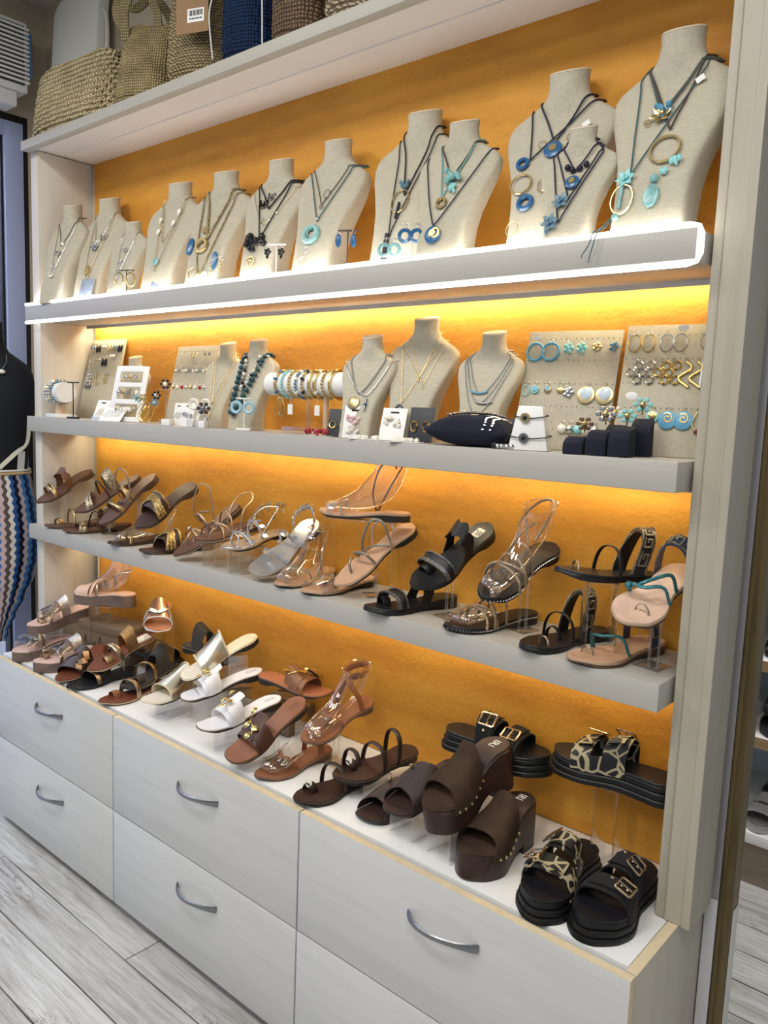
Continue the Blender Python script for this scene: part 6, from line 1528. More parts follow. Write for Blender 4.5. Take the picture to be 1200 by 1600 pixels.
# red coral and cards
o = thing('coral_earrings', 'bunch of red coral beads lying on a white card', 'earring', (-0.962, -0.205, Z0 + Z2 + 0.0006), 0.3); g = MB(); rr = random.Random(3)
for k in range(30): g.sphere((rr.uniform(-0.034, 0.034), rr.uniform(-0.012, 0.012), rr.uniform(0.004, 0.016)), rr.uniform(0.0035, 0.006), 6, 4)
tag(g.build('beads', J_RED, o), kind='stuff'); MB().box((0.012, 0, 0.0006), (0.07, 0.04, 0.001)).build('card_sheet', M_WHITE, o, bevel=0)
M_BCARD = mat('black_card', '23262c', 0.5)
def lie(label, x, y, w, d, orn):
    o = thing('jewellery_card', label, 'card', (x, y, Z0 + Z2 + 0.0006), 0.35, 'jewellery cards'); MB().box((0, 0, 0.0008), (w, d, 0.0014)).build('card_sheet', M_WHITE, o, bevel=0); g = MB(); rr = random.Random(int(-x * 100))
    for k in range(14): g.sphere((rr.uniform(-w, w) * 0.35, rr.uniform(-d, d) * 0.3, 0.005), rr.uniform(0.003, 0.006), 6, 4)
    tag(g.build('beads', orn, o), kind='stuff')
card('black card with two gold-rimmed earrings left of the pink card', -0.905, -0.19, Z2, 0.058, 0.07, M_BCARD, 0.35, -0.3, [('ring', -0.26, 0.42, 0.0085, M_GOLD), ('ring', 0.24, 0.42, 0.0085, M_GOLD)], crown=False)
card('white card with pink tufted earrings', -0.845, -0.20, Z2, 0.055, 0.078, M_WHITE, 0.35, -0.25, [('tuft', 0, 0.55, 0.010, mat('pink_bead', 'e0bfc0', 0.5)), ('tuft', 0, 0.25, 0.009, J_PEARL)])
lie('white card with pearl beads lying flat between two standing cards', -0.79, -0.205, 0.08, 0.045, J_PEARL)
card('white card with white tufted earrings beside the dark stone bust', -0.735, -0.19, Z2, 0.06, 0.080, M_WHITE, 0.35, -0.4, [('tuft', -0.05, 0.55, 0.011, J_PEARL)])
card('black card with two gold diamond earrings', -0.655, -0.185, Z2, 0.058, 0.080, M_BCARD, 0.3, -0.25, [('leaf', -0.27, 0.45, 0.010, M_GOLD), ('leaf', 0.22, 0.45, 0.010, M_GOLD)], crown=False)
lie('white card with beads lying flat in front of diamond earrings', -0.665, -0.218, 0.075, 0.03, J_PEARL)
# middle busts
B = Bust('linen bust with gold coin pendant right of the bracelet bar', -0.862, -0.120, 0.242, 0.18, Z2, G2, wide=0.85)
necklace(B, 'grey cord necklace with gold coin pendant', 0.44, mat('grey_cord', '8b8a88', 0.6), 0.0017, xn=0.2, zn=0.82, p=1.5, pend=[('disc', -0.04, 0.34, 0.016, M_PGOLD)])
necklace(B, 'silver necklace with blue stone bar', 0.42, M_SILVER, 0.0013, xn=0.25, zn=0.76, p=1.6, xo=0.08, pend=[('bar', 0.10, 0.33, 0.016, M_STEEL), ('bead', 0.10, 0.33, 0.004, J_BLUE)])
B = Bust('largest linen bust on the middle shelf with dark stone pendant', -0.742, -0.062, 0.285, 0.16, Z2, G2)
necklace(B, 'long gold chain with large dark faceted stone', 0.30, M_GOLD, 0.0007, xn=0.17, zn=0.82, xo=-0.06, pend=[('oval', -0.07, 0.22, 0.014, mat('dark_green_stone', '30383c', 0.15))])
necklace(B, 'short gold chain with small gold tag', 0.52, M_GOLD, 0.0007, xn=0.13, zn=0.88, xo=0.05, pend=[('bar', 0.05, 0.50, 0.007, M_GOLD)])
necklace(B, 'fine gold chain with tiny charm at the bust shoulder', 0.46, M_GOLD, 0.0006, xn=0.2, zn=0.82, xo=0.10, pend=[('bar', 0.10, 0.44, 0.006, M_GOLD)])
B = Bust('linen bust with three curved bar necklaces behind the pillow', -0.545, -0.07, 0.245, 0.12, Z2, G2)
necklace(B, 'grey necklace with blue curved bar', 0.46, M_STEEL, 0.0013, xn=0.2, zn=0.84, p=1.7, pend=[('hbar', -0.02, 0.46, 0.020, J_SKY)])
necklace(B, 'grey necklace with dark curved bar', 0.37, M_STEEL, 0.0012, xn=0.22, zn=0.82, p=1.7, pend=[('hbar', 0.05, 0.37, 0.020, M_STEEL)])
necklace(B, 'grey necklace with gold curved bar and bead', 0.26, M_STEEL, 0.0012, xn=0.24, zn=0.80, p=1.6, pend=[('hbar', -0.01, 0.27, 0.028, M_PGOLD), ('bead', -0.01, 0.245, 0.005, M_PGOLD)])
# pillow with bracelets
P0 = Matrix.Translation((-0.512, -0.182, Z0 + Z2 + 0.001)) @ Matrix.Rotation(0.25, 4, 'Z')
pil = thing('velvet_pillow', 'dark navy velvet pillow with silver bracelets', 'pillow', M=P0)
M_NAVY = mat('navy_velvet', '0e1226', 0.9, bump=0.3, bscale=300); NU = 18
def pilz(u, v): return 0.036 * ((1 - abs(u) ** 3.0) * (1 - abs(v) ** 3.0)) ** 0.55
A = [[Vector((0.095 * u * (1 - 0.10 * (1 - v * v)), 0.052 * v * (1 - 0.10 * (1 - u * u)), 0.030 + pilz(u, v))) for u in [-1 + 2 * i / NU for i in range(NU + 1)]] for v in [-1 + 2 * j / NU for j in range(NU + 1)]]
Bq = [[Vector((p.x, p.y, 0.030 - 0.80 * (p.z - 0.030) - 0.0005)) for p in r] for r in A]
MB().shell(A, Bq).build('cushion', M_NAVY, pil, sharp=80)
def over_pillow(label, u0, u1, m, r):
    o = thing('bracelet', label, 'bracelet', M=P0, group='bracelets on the pillow'); g = MB()
    for k in range(26):
        v = -0.98 + 1.96 * k / 25; u = u0 + (u1 - u0) * k / 25 + 0.02 * math.sin(k)
        g.sphere((0.09 * u, 0.050 * v, 0.028 + pilz(u, v) + r * 0.5), r, 6, 4, (1.2, 1, 0.7))
    tag(g.build('links', m, o), kind='stuff')
over_pillow('silver chain bracelet over the right of the pillow', 0.42, 0.62, M_SILVER, 0.0028); over_pillow('second silver chain bracelet nearest the pillow corner', 0.60, 0.78, M_SILVER, 0.0028)
o = thing('bracelet', 'broad silver bracelet lying across the top of the pillow', 'bracelet', M=P0, group='bracelets on the pillow'); g = MB()
for k in range(16):
    u = -0.62 + 1.25 * k / 15; v = 0.15 + 0.15 * math.sin(k * 0.5); g.sphere((0.095 * u, 0.05 * v, 0.034 + pilz(u, v)), 0.006, 7, 4, (1.2, 1, 0.55))
tag(g.build('links', M_SILVER, o), kind='stuff')
for x, nm in ((-0.575, 'left'), (-0.475, 'right')): card('black card standing behind the pillow, %s one' % nm, x, -0.122, Z2, 0.045, 0.062, M_BCARD, 0.2, -0.15, crown=False)
# white tapered stand with cord bracelets
cn = thing('bracelet_stand', 'white tapered bracelet stand right of the pillow', 'stand', (-0.372, -0.185, Z0 + Z2 + 0.0006), 0.3)
MB().rings([[Vector((sx * (0.040 - 0.016 * t), sy * (0.020 - 0.008 * t), 0.088 * t)) for sx, sy in ((-1, -1), (1, -1), (1, 1), (-1, 1))] for t in (0, 1)]).build('body', M_WHITE, cn, bevel=0.002)
for zz, nm, mm in ((0.068, 'upper', M_PGOLD), (0.028, 'lower', M_STEEL)):
    o = thing('cord_bracelet', '%s black cord bracelet with stone on the white stand' % nm, 'bracelet', (-0.372, -0.185, Z0 + Z2), 0.3, 'cord bracelets'); w = 0.042 - 0.016 * zz / 0.088; dd = 0.0225 - 0.008 * zz / 0.088
    MB().sweep(catmull([(-w, -dd, zz), (0, -dd - 0.001, zz - 0.004), (w, -dd, zz), (w, dd, zz + 0.003), (0, dd + 0.001, zz + 0.004), (-w, dd, zz + 0.003)], 4, True), 0.0012, 0.0012, hint=(0, 0, 1), n=5, closed=True).build('cord', C_BLK, o)
    MB().disc((-0.008, -dd - 0.003, zz - 0.003), 0.010, 0.004, 14).build('medallion', mm, o); MB().sphere((-0.008, -dd - 0.006, zz - 0.003), 0.005, 8, 5).build('stone', J_BLK, o)
o = thing('silver_bracelet', 'silver and black bracelet lying between pillow and white stand', 'bracelet', (-0.415, -0.205, Z0 + Z2 + 0.0006)); g = MB()
for k in range(12): g.sphere((0.022 * math.cos(k * 0.52), 0.012 * math.sin(k * 0.52), 0.006), 0.0055, 6, 4)
tag(g.build('beads', M_SILVER, o), kind='stuff'); MB().sphere((-0.02, -0.01, 0.007), 0.007, 8, 5).build('stone', J_BLK, o)
# right-hand boards
E3, E4 = 'earrings on the third board', 'earrings on the right-hand board'
bd = board('broad linen earring board with blue hoops', -0.468, -0.262, 0.258, -0.085, tilt=-0.24, rows=(0.93, 0.75, 0.55, 0.36, 0.17), rz=0.12)
row(bd, 0.93, [(0.10, 'ring', 0.021, J_SKY, None, 'blue and gold hoop'), (0.27, 'ring', 0.021, J_SKY, None, 'blue and gold hoop'), (0.46, 'flower', 0.013, J_AQUA, None, 'aqua flower earring'), (0.60, 'flower', 0.013, J_AQUA, None, 'aqua flower earring'), (0.76, 'flower', 0.011, M_PGOLD, None, 'gold flower earring'), (0.93, 'flower', 0.011, J_GREY, None, 'blue-grey flower earring')], 'top', 'the third board', E3)
row(bd, 0.56, [(0.06, 'oval', 0.011, J_AQUA, None, 'aqua oval earring'), (0.16, 'disc', 0.009, J_AQUA, J_SKY, 'aqua disc earring'), (0.30, 'disc', 0.008, M_GOLD, J_SKY, 'gold and blue earring'), (0.44, 'disc', 0.008, M_GOLD, None, 'gold disc earring'), (0.53, 'flower', 0.013, M_SILVER, None, 'silver flower earring'), (0.72, 'disc', 0.019, M_PGOLD, mat('pale_blue_shell', 'b8c8d4', 0.25), 'pale shell disc earring'), (0.91, 'disc', 0.019, M_PGOLD, mat('pale_blue_shell', 'b8c8d4', 0.25), 'pale shell disc earring')], 'middle', 'the third board', E3)
row(bd, 0.24, [(0.52 + i * 0.085, 'ball', 0.010, (J_PEARL, M_SILVER, J_AQUA)[i % 3], None, ('pearl earring', 'silver earring', 'aqua earring')[i % 3]) for i in range(5)], 'bottom', 'the third board', E3)
bd = board('linen earring board next to the right pillar', -0.248, -0.062, 0.262, -0.075, tilt=-0.22, rows=(0.92, 0.74, 0.55, 0.36), rz=0.10)
row(bd, 0.95, [(0.10, 'oval', 0.017, M_GOLD, None, 'hammered gold oval'), (0.25, 'oval', 0.017, M_GOLD, None, 'hammered gold oval'), (0.44, 'oval', 0.017, M_SILVER, None, 'hammered silver oval'), (0.58, 'oval', 0.017, M_SILVER, None, 'hammered silver oval'), (0.84, 'oval', 0.015, M_SILVER, None, 'small silver oval'), (0.96, 'rings3', 0.022, M_SILVER, None, 'silver linked rings')], 'top', 'the right-hand board', E4)
row(bd, 0.74, [(0.14, 'rings3', 0.021, M_SILVER, None, 'silver triple-ring earring'), (0.27, 'rings3', 0.021, M_SILVER, None, 'silver triple-ring earring'), (0.43, 'rings3', 0.021, M_GOLD, None, 'gold triple-ring earring'), (0.54, 'rings3', 0.021, M_GOLD, None, 'gold triple-ring earring'), (0.67, 'wave', 0.025, M_GOLD, None, 'gold wave earring'), (0.78, 'wave', 0.025, M_GOLD, None, 'gold wave earring'), (0.89, 'rect', 0.025, M_SILVER, None, 'silver rectangle earring')], 'second', 'the right-hand board', E4)
row(bd, 0.37, [(0.40, 'disc', 0.012, J_AQUA, M_GOLD, 'aqua and gold earring'), (0.56, 'spiral', 0.018, J_SKY, M_PGOLD, 'blue spiral disc'), (0.72, 'spiral', 0.018, J_SKY, M_PGOLD, 'blue spiral disc'), (0.86, 'teardrop', 0.017, M_PGOLD, mat('garnet_bead', '6e3b3a', 0.3), 'gold teardrop with brown bead'), (0.97, 'teardrop', 0.017, M_PGOLD, mat('garnet_bead', '6e3b3a', 0.3), 'gold teardrop with brown bead')], 'third', 'the right-hand board', E4)
for x, y, z, w, lab in ((-0.128, -0.062, 0.245, 0.018, 'white oval price sticker at the top of the right-hand board'), (-0.43, -0.080, 0.232, 0.014, 'white oval price sticker above the blue hoops'), (-0.205, -0.098, 0.115, 0.022, 'white oval price sticker above the velvet ring holders')):
    o = thing('price_sticker', lab, 'sticker', (x, y, Z0 + Z2 + z), 0.1, 'white price stickers'); MB().disc((0, 0, 0), w * 0.55, 0.0012, 16, sy=0.6).build('paper', M_WHITE, o)
# navy velvet ring holders
for i, (x, y, h, dep, lab) in enumerate(((-0.262, -0.205, 0.034, 0.035, 'low navy velvet ring holder at the left of the group'), (-0.222, -0.190, 0.048, 0.045, 'middle navy velvet ring holder'), (-0.180, -0.180, 0.056, 0.06, 'tallest navy velvet ring holder at the right of the group'), (-0.218, -0.128, 0.058, 0.035, 'navy velvet ring holder behind the middle one'), (-0.170, -0.118, 0.072, 0.035, 'navy velvet ring holder at the back of the group'))):
    o = thing('ring_holder', lab, 'ring holder', (x, y, Z0 + Z2 + 0.0006), 0.2, 'navy velvet ring holders')
    MB().rings([[Vector((sx * 0.0195, -dep / 2, 0)) , Vector((sx * 0.0195, dep / 2, 0)), Vector((sx * 0.0185, dep / 2, h)), Vector((sx * 0.0185, -dep / 2 + 0.012, h * 0.86)), Vector((sx * 0.019, -dep / 2, h * 0.62))] for sx in (-1, 1)]).build('velvet_block', M_NAVY, o, bevel=0.002)
brooch('brown and gold ring on the low velvet holder', -0.255, -0.185, Z2 + 0.058, mat('bronze_stone', '6b5040', 0.3), M_GOLD, 0.012)
brooch('silver coil ring on the middle velvet holder', -0.220, -0.170, Z2 + 0.078, M_SILVER, M_PGOLD, 0.014)
brooch('aqua stone ring on the tallest velvet holder', -0.180, -0.165, Z2 + 0.076, J_AQUA, M_GOLD, 0.012)
brooch('white shell ring standing behind the silver coil ring', -0.222, -0.128, Z2 + 0.082, J_PEARL, M_GOLD, 0.011)
brooch('pale green flower ring at the back of the velvet group', -0.172, -0.118, Z2 + 0.098, J_AQUA, M_PGOLD, 0.013)

# ---------------------------------------------------------------- bags on the canopy
ZC = Z0 + 1.802
def bag(name, label, x, y, w, d, h, m, rz=0.0, top=0.9, bulge=0.12, lean=0.0, rows=40, cols=90, relief=0.012, slump=0.0, open_top=True, cat='bag', expo=2.6, mid=None):
    o = thing(name, label, cat, (x, y, ZC + 0.001), rz, 'woven bags on the top board'); R = []
    rr = random.Random(int(x * -1000)); ph = rr.uniform(0, 6)
    n = 110
    for i in range(n + 1):
        v = i / n
        sx = (1 + (top - 1) * v) * (1 + bulge * math.sin(PI * min(1, v * 1.05)) ** 1.0) * min(1, 0.86 + 2.2 * v)
        sy = (1 - 0.55 * v ** 1.6) * (1 + bulge * math.sin(PI * v)) * min(1, 0.8 + 2.5 * v)
        if v > 0.96: sx *= 1 - (v - 0.96) * 1.2; sy *= 1 - (v - 0.96) * 4
        r = []
        for j in range(cols):
            t = 2 * PI * j / cols; c, s_ = math.cos(t), math.sin(t)
            k = 1 + relief * (abs(math.sin(v * rows * PI / 2)) - 0.5) + relief * 0.7 * math.sin(j * 1.9 + (int(v * rows / 2) % 2) * PI) + 0.02 * math.sin(3 * t + 5 * v + ph)
            px = w / 2 * sx * abs(c) ** (2 / expo) * (1 if c >= 0 else -1) * k; py = d / 2 * sy * abs(s_) ** (2 / expo) * (1 if s_ >= 0 else -1) * k
            r.append(Vector((px + 0.01 * math.sin(4 * v + ph) * v, py + lean * v * h, h * v * (1 - slump * (px / w) ** 2 * 4 * v) + 0.004 * math.sin(5 * t + ph) * v)))
        R.append(r)
    MB().rings(R, cap1=not open_top).build('body', m, o, sharp=60); return o
K_CRO = m_weave('natural_crochet', 'e0d2ac', '8f7d56', 120, kind='knit'); K_STR = m_weave('straw_weave', 'dccb9c', '8d7a52', 240, kind='knit'); K_NET = m_weave('netted_straw', 'd0be94', '79684a', 260, kind='diag')
K_NAVY = m_weave('navy_straw', '27426e', '14233f', 220, kind='knit'); K_BRN = m_weave('brown_straw', '9c846c', '5a493a', 200, kind='knit'); K_RAF = m_weave('pale_raffia', 'cbbca2', '75664e', 160, kind='diag')
bag('crochet_bag', 'slouchy natural crochet bag at the left end of the top board', -2.185, -0.150, 0.50, 0.13, 0.228, K_CRO, 0.06, top=0.86, bulge=0.02, rows=30, relief=0.055, open_top=False, slump=0.03)
b2 = bag('straw_tote', 'upright straw tote with folded handles next to crochet bag', -1.805, -0.125, 0.20, 0.17, 0.235, K_STR, 0.5, top=0.78, bulge=0.06, rows=52, relief=0.02)
M_STRH = m_weave('straw_handle', 'cdbf97', '94825a', 260, kind='knit')
MB().sweep(catmull([(-0.06, -0.04, 0.19), (-0.05, -0.06, 0.28), (0.0, -0.055, 0.335), (0.035, -0.04, 0.28), (0.045, -0.03, 0.20)], 7), 0.013, 0.003, hint=(0, 1, 0.2), rect=True).build('handle', M_STRH, b2)
MB().sweep(catmull([(-0.07, 0.0, 0.21), (-0.105, -0.01, 0.27), (-0.10, -0.01, 0.315), (-0.05, 0.0, 0.30), (0.0, 0.01, 0.33), (0.05, 0.02, 0.28), (0.06, 0.03, 0.21)], 7), 0.013, 0.003, hint=(0, 1, 0.2), rect=True).build('handle', M_STRH, b2)
MB().box((0.03, -0.01, 0.225), (0.05, 0.002, 0.03), Matrix.Rotation(0.4, 4, 'Y')).build('lining_label', M_WHITE, b2)
b3 = bag('woven_bag', 'bulging netted straw bag carrying a brown cardboard tag', -1.540, -0.105, 0.215, 0.20, 0.46, K_NET, 0.2, top=0.55, bulge=0.15, rows=60, relief=0.022)
tg = thing('cardboard_tag', 'brown cardboard tag with white barcode label on netted straw bag', 'tag', (-1.452, -0.228, ZC + 0.115), 0.35)
MB().box((0, 0, 0.05), (0.10, 0.002, 0.13)).build('tag_card', mat('tag_kraft', '9a7a57', 0.8), tg, bevel=0); MB().box((0.012, -0.0016, 0.028), (0.052, 0.001, 0.034)).build('sticker', M_WHITE, tg, bevel=0)
g = MB()
for k in range(12): g.box((-0.008 + k * 0.0036, -0.0024, 0.034), (0.0010 + 0.0008 * (k % 3), 0.0006, 0.014))
for k in range(5): g.box((-0.004 + k * 0.008, -0.0024, 0.020), (0.006, 0.0006, 0.003))
tag(g.build('barcode', M_DARK, tg, flat=True), kind='stuff')
b4 = bag('navy_bag', 'navy blue straw bag with white cords', -1.325, -0.105, 0.165, 0.19, 0.48, K_NAVY, 0.25, top=0.85, bulge=0.08, rows=44, relief=0.02)
for dx in (-0.078, 0.080): MB().sweep(catmull([(dx, -0.095, 0.02), (dx * 1.06, -0.105, 0.12), (dx * 0.98, -0.10, 0.18), (dx * 1.08, -0.105, 0.25), (dx, -0.09, 0.36)], 6), 0.002, 0.002, hint=(0, 1, 0)).build('cord', M_WHITE, b4)
b5_ = bag('brown_bag', 'brown ribbed straw bag right of the navy one', -1.130, -0.105, 0.15, 0.19, 0.48, K_BRN, 0.2, top=0.9, bulge=0.06, rows=40, relief=0.025)
bag('raffia_bag', 'pale raffia bag leaning right of the brown one', -0.93, -0.11, 0.17, 0.17, 0.32, K_RAF, 0.1, top=0.9, bulge=0.1, rows=36, relief=0.04)
bag('raffia_bag', 'last raffia bag at the top edge beyond the pale one', -0.72, -0.10, 0.16, 0.16, 0.36, K_RAF, 0.0, top=0.9, bulge=0.1, rows=36, relief=0.04)
# white case leaning on the wall
M = Matrix.Translation((-2.62, 0.055, ZC + 0.002)) @ Matrix.Rotation(-0.07, 4, 'X')
wc = thing('white_case', 'white rounded plastic case leaning behind the crochet bag', 'case', M=M)
def rrect(w, h, r, n=6):
    out = []
    for cx, cy, a0 in ((w / 2 - r, h - r, 0), (-w / 2 + r, h - r, PI / 2), (-w / 2 + r, r, PI), (w / 2 - r, r, 1.5 * PI)):
        out += [(cx + r * math.cos(a0 + PI / 2 * i / n), cy + r * math.sin(a0 + PI / 2 * i / n)) for i in range(n + 1)]
    return out
ol = rrect(0.34, 0.66, 0.05)
MB().rings([[Vector((x * q, y_, 0.33 + (z - 0.33) * q)) for x, z in ol] for y_, q in ((0.025, 0.95), (0.018, 1.0), (-0.018, 1.0), (-0.026, 0.95))]).build('shell', mat('case_white', 'd6d6d0', 0.5), wc, sharp=50)
MB().sweep(catmull([(0.172, 0, 0.30), (0.205, 0, 0.34), (0.21, 0, 0.42), (0.195, 0, 0.52), (0.172, 0, 0.55)], 6), 0.008, 0.006).build('handle', mat('case_white', 'd6d6d0', 0.5), wc)

# ---------------------------------------------------------------- mannequin
def m_zigzag():
    m = mat('zigzag_knit', (0.2, 0.3, 0.5), 0.85, spec=0.2); t = NT(m)
    tc = t.new('ShaderNodeTexCoord'); sp = t.new('ShaderNodeSeparateXYZ'); t.link(tc, 'Object', sp, 0)
    at_ = t.new('ShaderNodeMath', operation='ARCTAN2'); t.link(sp, 'X', at_, 0); ng = t.new('ShaderNodeMath', operation='MULTIPLY'); ng.inputs[1].default_value = -1; t.link(sp, 'Y', ng, 0); t.link(ng, 0, at_, 1)
    zz = t.new('ShaderNodeMath', operation='PINGPONG'); zz.inputs[1].default_value = 0.016; t.link(sp, 'Z', zz, 0)
    za = t.new('ShaderNodeMath', operation='MULTIPLY'); za.inputs[1].default_value = 4.2; t.link(zz, 0, za, 0)
    ad = t.new('ShaderNodeMath', operation='ADD'); t.link(at_, 0, ad, 0); t.link(za, 0, ad, 1)
    mu = t.new('ShaderNodeMath', operation='MULTIPLY'); mu.inputs[1].default_value = 0.95; t.link(ad, 0, mu, 0)
    fr_ = t.new('ShaderNodeMath', operation='FRACT'); t.link(mu, 0, fr_, 0)
    cols = ['1d2c4e', '3f74ae', 'c3adb0', '5b4f4a', 'dcd8d0', '2c5490', '10182c', 'b2a3a8', '3f74ae']
    r = t.ramp([(i / len(cols), hx(c)) for i, c in enumerate(cols)]); r.color_ramp.interpolation = 'CONSTANT'
    t.link(fr_, 0, r, 0); t.link(r, 0, t.b, 'Base Color')
    wv = t.new('ShaderNodeBump'); wv.inputs['Strength'].default_value = 0.4; wv.inputs['Distance'].default_value = 0.003; t.link(zz, 0, wv, 'Height'); t.link(wv, 'Normal', t.b, 'Normal')
    return m
MX, MY = -2.735, -0.235
mn = thing('mannequin', 'black torso mannequin at the left edge wearing a zigzag skirt', 'mannequin', (MX, MY, 0.0), math.radians(67))
def torso(tab, n=32, m=None):
    return [[Vector((a * math.cos(2 * PI * j / n), b * math.sin(2 * PI * j / n) + yo, z)) for j in range(n)] for z, a, b, yo in tab]
M_TORSO = mat('black_torso_fabric', '0d1018', 0.85)
tt = [(0.95, 0.12, 0.10, 0), (1.15, 0.135, 0.105, 0), (1.25, 0.132, 0.10, 0), (1.35, 0.14, 0.105, -0.003), (1.45, 0.158, 0.118, -0.008), (1.52, 0.166, 0.122, -0.01), (1.58, 0.166, 0.115, -0.006), (1.63, 0.158, 0.10, 0), (1.665, 0.138, 0.085, 0.004), (1.69, 0.105, 0.07, 0.008), (1.71, 0.075, 0.06, 0.01), (1.75, 0.056, 0.054, 0.012), (1.82, 0.052, 0.052, 0.014)]
MB().rings(torso(tt)).build('torso', M_TORSO, mn, sharp=70)
MB().disc((0, 0.014, 1.822), 0.052, 0.008, 20, (1, 0, 0), (0, 1, 0)).build('neck_cap', M_BLACK, mn)
MB().cyl((0, 0, 0.03), (0, 0, 1.0), 0.014, 14).build('pole', M_STEEL, mn); MB().cyl((0, 0, 0.0), (0, 0, 0.03), 0.15, 28, 0.14).build('base', M_STEEL, mn)
sk = thing('zigzag_skirt', 'knitted skirt of blue, white and brown zigzag stripes on the mannequin', 'skirt', (MX, MY, 0.0), math.radians(67))
st_ = [(1.245, 0.142, 0.112), (1.20, 0.150, 0.120), (1.12, 0.166, 0.135), (1.02, 0.176, 0.145), (0.92, 0.172, 0.142), (0.83, 0.150, 0.125), (0.75, 0.118, 0.10), (0.68, 0.082, 0.072), (0.61, 0.050, 0.046), (0.57, 0.040, 0.038)]
R = []
for i in range(41):
    z = 1.245 - (1.245 - 0.57) * i / 40; q = sorted(st_)
    a = interp(z, [(s_[0], s_[1]) for s_ in q]); b = interp(z, [(s_[0], s_[2]) for s_ in q]); v = i / 40
    R.append([Vector(((a + 0.006 * v * math.sin(9 * t_)) * math.cos(t_), (b + 0.006 * v * math.sin(9 * t_)) * math.sin(t_), z)) for t_ in [2 * PI * j / 72 for j in range(72)]])
MB().rings(R, cap0=False, cap1=True).build('skirt_body', m_zigzag(), sk, sharp=60)
MB().torus((0, 0, 1.247), 0.143, 0.006, 36, 6, (1, 0, 0), (0, 1, 0), sy=0.79).build('waistband', mat('gold_band', 'c7a878', 0.5), sk); MB().torus((0, 0, 1.258), 0.142, 0.004, 36, 6, (1, 0, 0), (0, 1, 0), sy=0.79).build('waistband_edge', M_WHITE, sk)
def on_torso(x, z, off=0.004):
    q = sorted((r_[0], r_[1]) for r_ in tt); a = interp(z, q); b = interp(z, sorted((r_[0], r_[2]) for r_ in tt)); yo = interp(z, sorted((r_[0], r_[3]) for r_ in tt))
    u = max(-0.98, min(0.98, x / a)); return Vector((x * 1.02, yo - (b + off) * math.sqrt(1 - u * u), z))
for pts in ([(-0.06, 1.42), (-0.02, 1.36), (0.03, 1.27)], [(0.03, 1.27), (0.08, 1.32), (0.125, 1.365), (0.135, 1.45)]):
    MB().sweep(catmull([on_torso(x, z, 0.006) for x, z in pts], 6), 0.008, 0.0015, hint=(0, 1, 0), rect=True).build('tie_strap', mat('cream_strap', 'd9d4c4', 0.7), sk)
MB().box((0, 0, 0), (0.034, 0.0012, 0.085), Matrix.Translation(on_torso(0.105, 1.29, 0.012)) @ Matrix.Rotation(0.75, 4, 'Z') @ Matrix.Rotation(0.1, 4, 'Y')).build('price_tag', M_WHITE, sk, bevel=0)
MB().box((0, 0, 0), (0.004, 0.0008, 0.035), Matrix.Translation(on_torso(0.105, 1.275, 0.0135)) @ Matrix.Rotation(0.75, 4, 'Z') @ Matrix.Rotation(0.5, 4, 'Y')).build('tag_print', M_DARK, sk, bevel=0)
nk = thing('pearl_necklace', 'silver necklace with long white beads on the mannequin', 'necklace', (MX, MY, 0.0), math.radians(67))
Q = catmull([on_torso(x, z, 0.006) for x, z in ((-0.05, 1.70), (-0.035, 1.665), (0.0, 1.645), (0.035, 1.635), (0.06, 1.665), (0.062, 1.70))], 6)
MB().sweep(Q, 0.0016, 0.0016, n=5).build('chain', M_SILVER, nk)
for x, z in ((-0.012, 1.648), (0.045, 1.632)): MB().sphere(on_torso(x, z, 0.010), 0.008, 8, 6, (1.5, 0.8, 1.0)).build('bead', J_PEARL, nk)
MB().cyl(on_torso(0.02, 1.64, 0.008), on_torso(0.022, 1.585, 0.008), 0.0012, 5).build('drop_chain', M_SILVER, nk); MB().sphere(on_torso(0.022, 1.58, 0.008), 0.006, 8, 6).build('drop_bead', J_PEARL, nk)

# ---------------------------------------------------------------- room seen through the gap at the right
struct(box_obj('wall_far', (-1.6, 1.72, 0), (1.6, 1.78, CEIL), mat('pale_blue_wall', 'b4c6d8', 0.85), bevel=0))
struct(box_obj('wall_back_right', (0.85, 0.0, 0), (1.6, 0.06, CEIL), M_WALL, bevel=0))
struct(box_obj('wall_back_header', (-0.03, 0.145, Z0 + 2.42), (0.85, 0.20, CEIL), M_WALL, bevel=0))
rk = thing('shoe_rack', 'white shoe rack with wood-edged shelves seen through the right gap', 'rack', (-0.15, 1.42, 0))
M_RKE = m_wood('rack_edge_oak', '9a8262', '7a6347', 'X', 0.5, 1.0, 0.6)
MB().box((0, 0, 0.072), (0.94, 0.50, 0.144)).build('plinth', m_wood('rack_plinth', '8c7d6e', '6f6254', 'X', 0.5, 1.0, 0.6), rk)
for z in (0.165, 0.50, 0.76, 1.05, 1.35): 
    MB().box((0, 0, z), (0.94, 0.53, 0.036)).build('shelf', M_TOP, rk, bevel=0.002)
    if z > 0.2: MB().box((0, -0.267, z), (0.94, 0.004, 0.036)).build('edge_strip', M_RKE, rk, bevel=0)
for sx in (-1, 1): MB().box((sx * 0.48, 0, 0.75), (0.02, 0.53, 1.5)).build('side', M_TOP, rk)
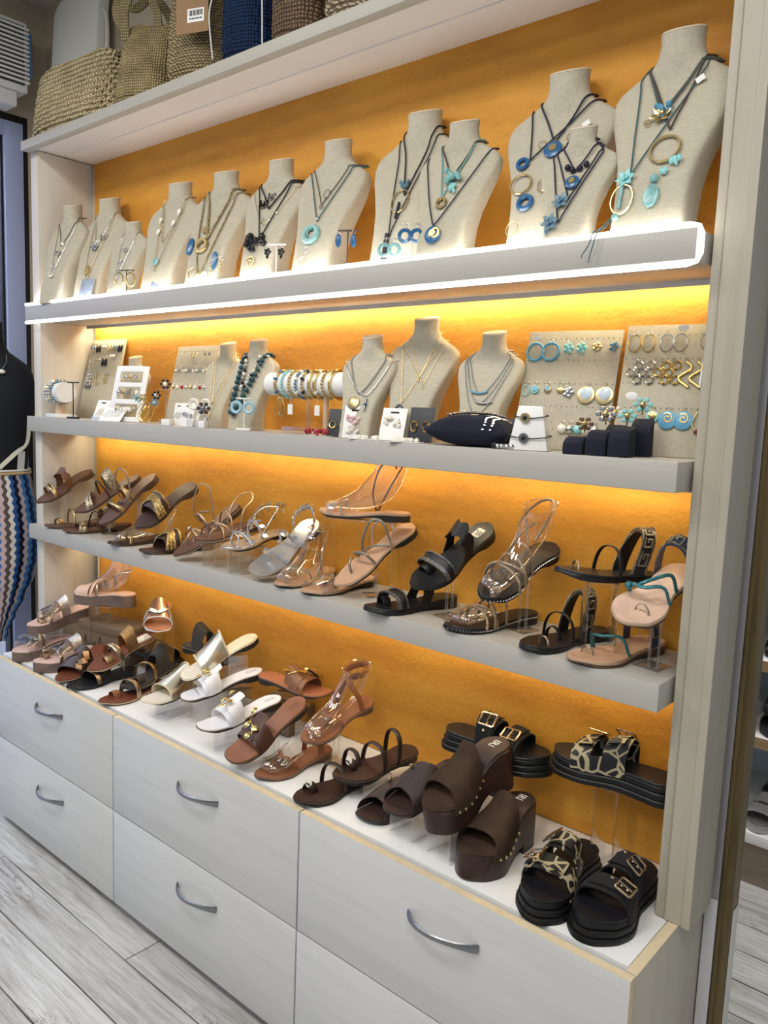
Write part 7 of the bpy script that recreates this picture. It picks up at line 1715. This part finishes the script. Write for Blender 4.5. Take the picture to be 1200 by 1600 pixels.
MB().box((0, 0.268, 0.82), (0.94, 0.006, 1.36)).build('back', mat('rack_back_blue', 'b9cbdd', 0.7), rk)
def slide(label, x, y, z, m, ins, yaw=90, foot=1, bands=2):
    a = math.radians(yaw); T = Vector((x, y, z - Z0)); H = T + Vector((math.cos(a), math.sin(a), 0)) * 0.26
    s = Shoe('rubber_slide', label, T, H, foot=foot, ins=ins, out=m, tf=0.026, th=0.034, arch=False, group='slides on the far rack', wsc=1.15, welt=m)
    if bands == 2: s.band('strap', m, 0.82, 0.66, 0.036, 0.048, th=0.004); s.band('strap', m, 0.60, 0.44, 0.052, 0.064, th=0.004)
    else: s.band('strap', m, 0.78, 0.46, 0.040, 0.064, th=0.004)
    return s
R_GREY = mat('grey_rubber', 'a9a7a8', 0.6); R_DG = mat('dark_grey_rubber', '6d686a', 0.6); R_LAV = mat('lavender_rubber', '8d89d2', 0.6); R_MINT = mat('mint_rubber', '8fd0d2', 0.6); R_BLK = mat('black_rubber', '1c1d24', 0.6); R_WHT = mat('off_white_rubber', 'cfcfd4', 0.6)
slide('pale grey two-strap slide at the front of the far rack', -0.225, 1.165, 0.184, R_GREY, R_DG)
slide('dark grey slide behind the pale grey one on the far rack', -0.25, 1.40, 0.184, R_DG, R_DG, 75, 1, 1)
slide('mint green slide on the bottom shelf of the far rack', -0.11, 1.17, 0.184, R_MINT, R_MINT, 88, -1)
slide('lavender slide behind the mint one on the far rack', -0.13, 1.38, 0.184, R_LAV, R_LAV, 80, 1, 1)
slide('black slide on the second shelf of the far rack', -0.215, 1.17, 0.519, R_BLK, R_BLK, 80, 1, 1)
slide('off-white slide left of the black one on the far rack', -0.33, 1.17, 0.519, R_WHT, R_WHT, 90, -1)
slide('grey slide behind the black one on the far rack', -0.24, 1.38, 0.519, R_DG, R_GREY, 90, -1, 1)
slide('black slide on the third shelf of the far rack', -0.22, 1.18, 0.779, R_BLK, R_DG, 85, 1)
slide('black slide beside the other on the third far shelf', -0.33, 1.18, 0.779, R_BLK, R_DG, 95, -1)
